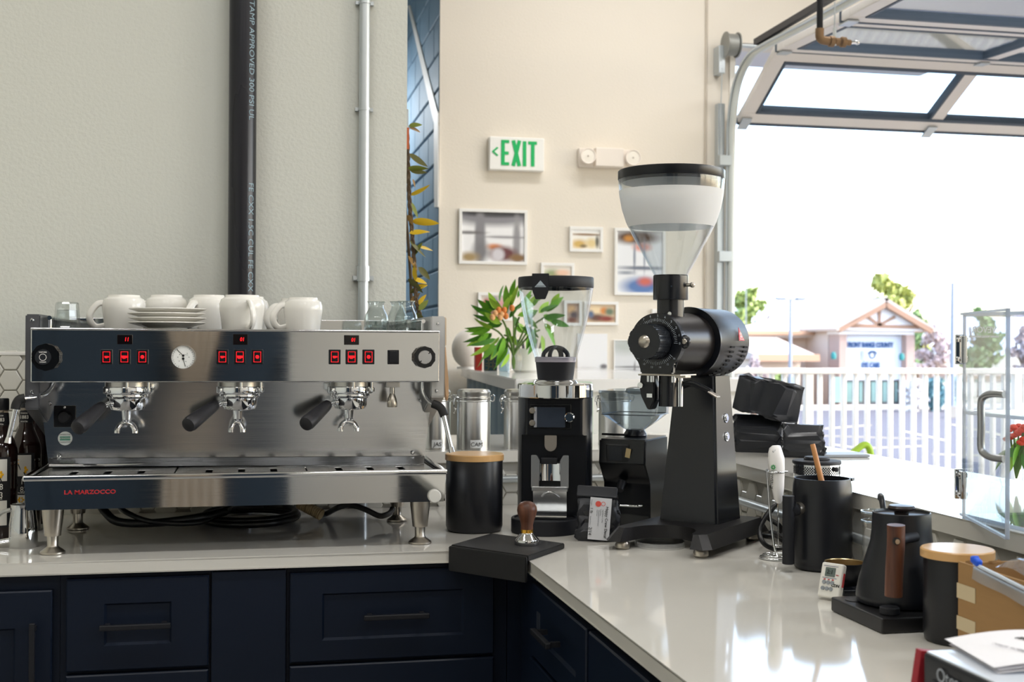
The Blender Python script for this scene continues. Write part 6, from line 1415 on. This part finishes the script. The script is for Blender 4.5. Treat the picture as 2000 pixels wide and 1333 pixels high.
p = PY(1139, 748, 4.38); chair('side_chair', 'pale sage chair with a rounded back behind the round grinder collar', 'chair', PY(1163, 748, 4.38).x-.135, 4.38, 0, mat('sage_plastic', 'a7b8a2', .5), p.z+.01, zs=.7, w=.135)
# red flowers behind the display case
p = Vector((2.0, 2.35, 0)); p = PX(1985, 930, 1.70); p.z = LZ
t = thing('red_flowers', 'red blossoms with green leaves in a vase behind the display case', 'flowers', (1.70, p.y, LZ)); q = t.location
B().lathe([(0, 0), (.03, 0), (.036, .02), (.036, .06), (.028, .1), (.03, .11)], seg=24).obj('vase', CLEAR, t, fix=False)
rnd = random.Random(4)
for i in range(7):
    a = PX(1980+rnd.uniform(-8, 26), 832+rnd.uniform(0, 34), 1.70)-q
    B().tube([(0, 0, .02), a*.6, a], .0022, seg=5, sub=3).obj('stem', STEM, t)
    B().ball(a, .011, (1, 1, .7), 8).ball(a+Vector((.01, -.004, .004)), .008, (1, 1, .7), 8).ball(a+Vector((-.008, .004, -.006)), .008, (1, 1, .7), 8).obj('blossom', mat('blossom_red', 'd8482c', .5), t)
    for k in range(2):
        me = leafmesh(.06, .011, .3, .2); me.materials.append(FL[(i+k) % 3]); o = link('leaf', me, t, a*.75); o.rotation_euler = (rnd.uniform(.5, 1.2), rnd.uniform(-.2, 1.4), rnd.uniform(0, 6))
# ================================================================== OUTSIDE
PAT = mat('patio_concrete', '98938b', .8, vary=.08, vscale=3)
struct(B().bb(.5, 9.5, YF+.2, 9.2, -.2, .1).obj('patio_slab', PAT)).name = 'ground_patio'
LOT = -1.75
struct(B().bb(-120, 160, 9.2, 60, LOT-.3, LOT).obj('ground_asphalt', mat('asphalt', '56555b', .9, vary=.1, vscale=.7)))
struct(B().bb(-220, 300, 60, 900, LOT-.4, LOT-.02).obj('ground_far', mat('dry_ground', 'a39a86', .95, vary=.15, vscale=.2)))
def ol(u, v): return PZ(u, v, LOT)
# lot markings and kerbs
lines = [((1610, 838), (1700, 831)), ((1600, 852), (1800, 858)), ((1700, 876), (1800, 872)), ((1760, 842), (1850, 862)), ((1620, 868), (1700, 880)), ((1860, 830), (1990, 858)), ((1820, 888), (1960, 892)), ((1480, 850), (1580, 842))]
YL = mat('parking_yellow', 'd8c79a', .8)
t = thing('parking_marking', 'faded yellow parking lines painted on the asphalt lot', 'marking', ol(1700, 850)); q = t.location
for a, c in lines:
    a, c = ol(*a), ol(*c); d_ = c-a; B().box((a+c)/2+Vector((0, 0, .006)), (d_.length, .12, .012), Euler((0, 0, math.atan2(d_.y, d_.x)))).obj('line', YL, t, q)
BY = 60.0
def at(u, v, y=BY): return PY(u, v, y)
a, c = at(1470, 800, 57), at(2060, 802, 57)
t = thing('sidewalk', 'pale concrete sidewalk and kerb before the eye care building', 'sidewalk', (a.x, 57, LOT)); q = t.location
B().bb(a.x, c.x, 56.6, 58.3, LOT, LOT+.16).obj('kerb', mat('pale_concrete', 'd3cec6', .8), t, q)
# ---- railing
RY = 8.7; RW = mat('railing_white', 'efece6', .4)
t = thing('patio_railing', 'white metal railing with upright pickets along the patio', 'railing', (3.6, RY, .1)); q = t.location
zt = PY(1700, 722, RY).z; x0, x1 = 2.6, 8.6
B().bb(x0, x1, RY-.035, RY+.035, zt-.035, zt+.01, bev=.006).obj('top_rail', RW, t, q); B().bb(x0, x1, RY-.02, RY+.02, .17, .21, bev=.004).obj('bottom_rail', RW, t, q)
pk = B().bb(-.015, .015, -.019, .019, 0, zt-.035-.2, bev=.003).mesh('picket'); pk.materials.append(RW)
x = PY(1531, 800, RY).x; sp = PY(1554.5, 800, RY).x-x; i = 0
xs = [x+sp*k for k in range(-14, 52)]
for xx in xs:
    if x0 < xx < x1: link('picket', pk, t, Vector((xx, RY, .2))-q)
for u in (1578, 1985): 
    xx = PY(u, 800, RY).x; B().bb(xx-.032, xx+.032, RY-.03, RY+.03, .1, zt-.02, bev=.004).obj('post', RW, t, q)
# ---- eye care building
STUC = mat('building_stucco', 'cbb9aa', .85); TIM = mat('gable_timber', '9c7c66', .8); BRK = mat('pale_brick', 'b0978b', .85, vary=.12, vscale=1.2); ROOF = mat('pale_roof', 'bcada1', .85, vary=.08, vscale=2); SIGNW = mat('sign_board', 'd6dbe4', .6); DARKG = glass('shop_glass', '8fa8b0', 2.0, haze=.3, hcol='7d98a0'); FASC = mat('orange_fascia', 'bd9679', .8)
g0 = at(1700, 795); t = thing('eye_care_building', 'pale shopping plaza building with a timber gable and an eye care sign', 'building', (g0.x, BY, LOT)); q = t.location
def pz(v): return at(1700, v).z
def pxx(u): return at(u, 720).x
# gable entrance block
B().bb(pxx(1622), pxx(1768), BY+.3, BY+6, LOT, pz(648)).obj('entrance_block', STUC, t, q)
apex = at(1702, 592); l = at(1617, 645); r = at(1784, 648)
Mx = Matrix(((1, 0, 0, 0), (0, 0, 1, BY-1.2), (0, 1, 0, 0), (0, 0, 0, 1)))
def beam(u0, v0, u1, v1, wpx, y0, dep, nm, mt):
    a, c = at(u0, v0), at(u1, v1); d_ = Vector((c.x-a.x, c.z-a.z)); w = wpx*mpp(a)
    return B().box(((a.x+c.x)/2, y0+dep/2, (a.z+c.z)/2), (d_.length, dep, w), Euler((0, -math.atan2(d_.y, d_.x), 0))).obj(nm, mt, t, q)
for u, v in ((1610, 648), (1794, 650)):
    a, c = at(u, v), apex; d_ = Vector((c.x-a.x, c.z-a.z)); n_ = Vector((-d_.y, d_.x)).normalized()
    B().box(((a.x+c.x)/2, BY+2.2, (a.z+c.z)/2+.12), (d_.length+.2, 7.6, .16), Euler((0, -math.atan2(d_.y, d_.x), 0))).obj('gable_roof', ROOF, t, q)
beam(1612, 646, 1702, 597, 9, BY-1.6, .3, 'rake_board', TIM); beam(1702, 597, 1790, 648, 9, BY-1.6, .3, 'rake_board', TIM)
B().prism([(l.x, l.z), (r.x, r.z), (apex.x, apex.z-.2)], .1, Matrix(((1, 0, 0, 0), (0, 0, 1, BY-1.25), (0, 1, 0, 0), (0, 0, 0, 1)))).obj('gable_wall', mat('gable_white', 'e6e2de', .8), t, q)
beam(1640, 637, 1770, 640, 7, BY-1.3, .3, 'tie_beam', TIM); beam(1694, 604, 1694, 637, 6, BY-1.3, .3, 'king_post', TIM); beam(1694, 636, 1668, 618, 6, BY-1.3, .3, 'brace', TIM); beam(1694, 636, 1724, 620, 6, BY-1.3, .3, 'brace', TIM)
B().bb(pxx(1620), pxx(1766), BY-1.0, BY+.3, pz(654), pz(645)).obj('white_band', mat('band_white', 'e9e7e6', .7), t, q)
# pillars of brick pieces
for u0, u1 in ((1622, 1636), (1751, 1767)):
    pl_ = B().bb(pxx(u0), pxx(u1), BY-1.0, BY+.2, LOT, pz(654)).obj('pillar', BRK, t, q)
sb = B().bb(pxx(1636), pxx(1751), BY-.5, BY+.3, pz(742), pz(655)).obj('sign_board', SIGNW, t, q)
SB_ = mat('sign_blue', '2a5080', .6)
for s_, v, sz, sx in (('FRONT RANGE COUNTY', 674.5, .38, .60), ('EYE CARE', 714, .38, .64)):
    text(s_, sz, SB_, 'lettering', sb, Vector((pxx(1690 if v < 700 else 1691), BY-.55, at(1690, v).z))-q, FRONT, sx=sx, ext=.02, bold=.012)
pl_ = B().bb(pxx(1678), pxx(1710), BY-.62, BY-.5, pz(704), pz(685)).obj('eye_panel', mat('eye_white', 'f2f4f6', .6), sb, q)
b = B(); ec = at(1692, 694)
b.lathe([(.12, 0), (.2, 0), (.2, .03), (.12, .03)], (ec.x, BY-.64, ec.z), 20, Euler((PI/2, 0, 0))).tube([(ec.x-.28, BY-.66, ec.z+.08), (ec.x-.12, BY-.66, ec.z+.2), (ec.x+.12, BY-.66, ec.z+.2), (ec.x+.28, BY-.66, ec.z+.08)], .035, seg=6); b.obj('eye_emblem', mat('emblem_blue', '44597a', .6), sb, q)
B().bb(pxx(1673), pxx(1675), BY-.6, BY-.5, pz(703), pz(685)).obj('emblem_bar', mat('emblem_grey', 'b9bfc8', .6), sb, q)
for u, v in ((1628, 695), (1761, 697)):
    p_ = at(u, v, BY-1.2); B().lathe([(0, -.2), (.12, -.18), (.15, .0), (.1, .16), (0, .2)], p_, 14).obj('wall_lantern', mat('teal_lantern', '2f7f7c', .5), t, q)
# doors and glazing under the gable
for u0, u1 in ((1644, 1660), (1668, 1680), (1692, 1706), (1714, 1728), (1738, 1748)):
    f_ = B().bb(pxx(u0), pxx(u1), BY-.35, BY+.3, LOT+.1, pz(744)).obj('door_frame', mat('dark_frame', '6d6a66', .5), t, q)
    B().bb(pxx(u0)+.08, pxx(u1)-.08, BY-.4, BY-.34, LOT+.25, pz(746)).obj('pane', mat('shop_glazing', '86a29a', .12), f_, q)
# long wing to the left
B().bb(pxx(1420), pxx(1622), BY+3, BY+12, LOT, pz(648)).obj('wing', STUC, t, q)
a, c = at(1405, 652, BY+2), at(1626, 650, BY+2); top0, top1 = at(1540, 612, BY+8), at(1626, 612, BY+8)
b = B(); vs = [b.b.verts.new(v) for v in ((a.x, BY+2, a.z), (c.x, BY+2, c.z), (top1.x, BY+8, top1.z), (top0.x, BY+8, top0.z))]; b.b.faces.new(vs)
lo = [b.b.verts.new((v.co.x, v.co.y, v.co.z-.25)) for v in vs]; b.b.faces.new(list(reversed(lo)))
for i in range(4): b.b.faces.new((vs[i], vs[(i+1) % 4], lo[(i+1) % 4], lo[i]))
b.obj('wing_roof', mat('light_roof', 'c2b4a8', .85), t, q)
B().bb(pxx(1400), pxx(1620), BY+1.8, BY+2.1, pz(655), pz(647)).obj('fascia', FASC, t, q)
# low porch roof in front of the wing
a, c = at(1476, 694, BY-3), at(1596, 694, BY-3)
Mx = Matrix(((0, 0, 1, a.x), (1, 0, 0, 0), (0, 1, 0, 0), (0, 0, 0, 1)))
B().prism([(BY-3, a.z), (BY+3, at(1500, 652, BY+3).z), (BY+3, a.z-.2), (BY-3, a.z-.2)], c.x-a.x, Mx).obj('porch_roof', ROOF, t, q)
B().bb(a.x-.1, c.x+.1, BY-3.1, BY-2.95, a.z-.3, a.z+.05).obj('porch_fascia', FASC, t, q)
B().bb(a.x+.3, c.x-.2, BY-1.5, BY+3, LOT, a.z-.15).obj('porch_wall', STUC, t, q)
for u0, u1 in ((1514, 1532), (1548, 1560), (1598, 1612)): B().bb(pxx(u0), pxx(u1), BY-1.7, BY-1.4, LOT+.3, pz(735)).obj('window', mat('shop_glazing', '86a29a', .12), t, q)
# second plaza building at right
p = at(1880, 800, 100); t = thing('far_plaza', 'low beige plaza building beyond the railing on the right', 'building', (p.x, 100, LOT)); q = t.location
B().bb(at(1815, 750, 100).x, at(2100, 750, 100).x, 100, 108, LOT, at(1880, 735, 100).z).obj('wall', STUC, t, q); B().bb(at(1810, 750, 100).x, at(2105, 750, 100).x, 99.5, 108.5, at(1880, 735, 100).z, at(1880, 722, 100).z).obj('roof', ROOF, t, q)
for u in (1835, 1905, 1960): B().bb(at(u, 750, 100).x, at(u+18, 750, 100).x, 99.9, 100.05, at(u, 768, 100).z, at(u, 742, 100).z).obj('window', mat('shop_glazing', '', .1), t, q)
# ---- lamp posts
PST = mat('post_grey', '8f949c', .5)
for lab, u, vt, y, r_, arms in (('slim grey parking lot lamp post with twin arms, left of the timber gable', 1543.5, 586, 45, .09, True), ('tall grey lamp post right of the timber gable', 1860, 553, 50, .12, False)):
    p = at(u, 700, y); tz = at(u, vt, y).z
    t = thing('lamp_post', lab, 'lamp post', (p.x, y, LOT)); B().cyl((0, 0, 0), (0, 0, tz-LOT), r_, r_*.6, seg=10).obj('pole', PST, t)
    B().bb(-.2, .2, -.2, .2, 0, .5).obj('plinth', PAT, t)
    if arms: B().bb(-.55, .55, -.05, .05, tz-LOT-.03, tz-LOT+.05).bb(-.6, -.25, -.12, .12, tz-LOT, tz-LOT+.1).bb(.25, .6, -.12, .12, tz-LOT, tz-LOT+.1).obj('lamp_head', PST, t)
    else: B().cyl((0, 0, tz-LOT), (0, 0, tz-LOT+.8), .02, .005, seg=6).obj('spike', PST, t)
# ---- trees, shrubs
def foliage(n, shape, size, seed, mt, name='crown', par=None):
    rnd = random.Random(seed); vs, fs = [], []
    for _ in range(n):
        c = shape(rnd); 
        a = Vector((rnd.gauss(0, 1), rnd.gauss(0, 1), rnd.gauss(0, 1))).normalized(); e = a.orthogonal().normalized()*size*rnd.uniform(.6, 1.3); f = a.cross(e).normalized()*size*rnd.uniform(.4, .9); k = len(vs)
        vs += [c-e, c+f*.8, c+e, c-f*.8]; fs.append((k, k+1, k+2, k+3))
    me = bpy.data.meshes.new(name); me.from_pydata([tuple(v) for v in vs], [], fs); me.materials.append(mt); o = link(name, me, par); stuff(o); return o
def inball(c, r, lum=0.0):
    cc = [(Vector(c), r)]
    def f(rnd):
        v = Vector([max(-1, min(1, rnd.gauss(0, .5))) for _ in range(3)]); return Vector(c)+Vector((v.x*r[0], v.y*r[1], v.z*r[2]))
    return f
def multi(balls):
    fs = [inball(*b_) for b_ in balls]; return lambda rnd: rnd.choice(fs)(rnd)
BARK = mat('bark', '6d5a4c', .9)
TG = [mat('tree_olive', '93a25c', .7), mat('tree_green', '7d9660', .7), mat('tree_blue', '6f979c', .7), mat('blossom_white', 'e8e2de', .7), mat('twig_pink', 'c4b5b2', .8), mat('tree_yellow', 'b0b468', .7)]
def tree(label, u, vb, vt, wpx, y, mi, seed, n=1500, size=.26, cat='tree', balls=None, name='tree', trunk=True):
    p = at(u, vb, y); p.z = LOT; s = mpp(p); H = at(u, vt, y).z-LOT; w = wpx*s/2
    t = thing(name, label, cat, p)
    rnd = random.Random(seed)
    if balls is None:
        balls = []
        for k in range(16):
            h = .36+.6*k/15; r_ = w*(1.05-.8*(k/15)); balls.append(((rnd.uniform(-.75, .75)*r_, rnd.uniform(-.5, .5)*r_, H*h), (r_*rnd.uniform(.3, .6), r_*.5, H*.055)))
    foliage(n, multi(balls), size, seed, TG[mi], 'crown', t)
    if trunk: B().cyl((0, 0, 0), (0, 0, H*.6), .22, .1, seg=8).tube([(0, 0, H*.4), (w*.3, 0, H*.6), (w*.5, 0, H*.75)], .08, seg=6).tube([(0, 0, H*.45), (-w*.3, .1, H*.65), (-w*.4, .1, H*.8)], .07, seg=6).obj('trunk', BARK, t)
    return t
tree('loose green tree with a bare spire at the left edge of the opening', 1463, 800, 566, 165, 78, 0, 1, n=1500, size=.28)
p = at(1457, 600, 74); t = thing('flagpole', 'thin spire pole rising above the leftmost tree', 'pole', (p.x, 74, LOT)); B().cyl((0, 0, 0), (0, 0, at(1457, 528, 74).z-LOT), .06, .03, seg=8).obj('pole', PST, t)
tree('tall olive-green tree rising behind the timber gable', 1735, 800, 540, 210, 84, 5, 2, n=2400, size=.34)
tree('blue-green tree low behind the right slope of the gable', 1790, 800, 610, 80, 74, 1, 3, n=900, size=.26)
tree('broad green tree seen through the acrylic case door', 1915, 800, 606, 110, 70, 1, 4, n=1300, size=.26)
tree('bare pinkish tree between the gable and the display case', 1825, 800, 640, 95, 68, 4, 5, n=1800, size=.2)
tree('bare pinkish tree at the right edge behind the display case', 2000, 800, 640, 80, 62, 4, 6, n=1500, size=.2)
tree('bare pinkish shrub tree behind the railing, at its left end', 1470, 800, 700, 80, 45, 4, 7, n=1500, size=.16)
def shrub(label, u, vb, vt, wpx, y, mi, seed, n=1200, size=.16):
    p = at(u, vb, y); p.z = LOT; s = mpp(p); H = at(u, vt, y).z-LOT; w = wpx*s/2
    return tree(label, u, vb, vt, wpx, y, mi, seed, n, size, 'shrub', [((0, 0, H*.45), (w, w*.8, H*.5)), ((w*.3, 0, H*.6), (w*.6, w*.6, H*.4)), ((-w*.3, 0, H*.55), (w*.6, w*.6, H*.42))], 'shrub', False)
shrub('white-blossomed shrub behind the railing right of the shop doors', 1785, 795, 744, 44, 55, 3, 11)
shrub('blue-green shrub behind the railing beside the white blossoms', 1827, 802, 740, 30, 55, 2, 12)
shrub('blue-green shrub behind the railing left of the display case', 1864, 804, 738, 34, 55, 2, 13)
shrub('olive shrub behind the railing under the low porch', 1520, 800, 735, 26, 54, 0, 14)
# ---- distant hills
b = B(); rnd = random.Random(3); n = 60; ring = []
for i in range(n+1):
    x = -100+i*14; h = 26+10*math.sin(i*.37)+6*math.sin(i*.9+1)+rnd.uniform(-1, 1); ring.append((b.b.verts.new((x, 880, -5)), b.b.verts.new((x, 900, h*.45)), b.b.verts.new((x, 960, h))))
for A, C in zip(ring, ring[1:]):
    for k in range(2): b.b.faces.new((A[k], C[k], C[k+1], A[k+1]))
struct(b.obj('hills', mat('hazy_hills', 'c3ccdc', .95), fix=False)).name = 'hills'

# ================================================================== BEHIND THE CAMERA (things added only to be mirrored in the steel)
SLATE = mat('reflection_cupboard_slate_blue', '333e4a', .7, spec=.2)
t = thing('reflection_cupboard', 'added tall slate blue cupboard behind the camera, for the steel to mirror', 'cupboard', (-1.0, -3.2, 0))  # added to give the steel its dark reflection
B().bb(-1.1, 1.28, -.38, 0.3, 0, 2.3, bev=.004).obj('carcass', SLATE, t)
for i in range(3):
    x0 = -1.08+i*.79; d = B().bb(x0, x0+.775, .3, .322, .08, 2.26, bev=.003).obj('door', SLATE, t); B().bb(x0+.7, x0+.715, .322, .35, .9, 1.3, bev=.003).obj('handle', BLACKM, d)
t = thing('reflection_curtain', 'added pale curtain tied in the middle, for beige streaks mirrored in the steel', 'curtain', (-.36, -2.72, 0));  # added for the beige streaks in the steel's reflection
def cf(u, v):
    k = 1-.55*math.exp(-((v-.42)/.16)**2); return ((u-.5)*.40*k, .03*math.sin(u*38), .2+v*2.1)
B().grid(60, 24, cf).obj('cloth', mat('reflection_curtain_cloth', 'cdbfae', .8), t, fix=False)
B().cyl((-.3, 0, 2.3), (.3, 0, 2.3), .012).cyl((0, 0, 2.3), (0, 0, CEIL), .006).obj('rod', BLACKM, t)
t = thing('reflection_counter', 'added low dark counter behind the camera, for the drip tray to mirror', 'counter', (2.9, -2.4, 0))  # unseen counter added for the steel to reflect
B().bb(-1.1, 1.4, -.3, .3, 0, .88).obj('carcass', NAVY, t); B().bb(-1.12, 1.42, -.32, .32, .88, .91, bev=.003).obj('top', QUARTZ, t)
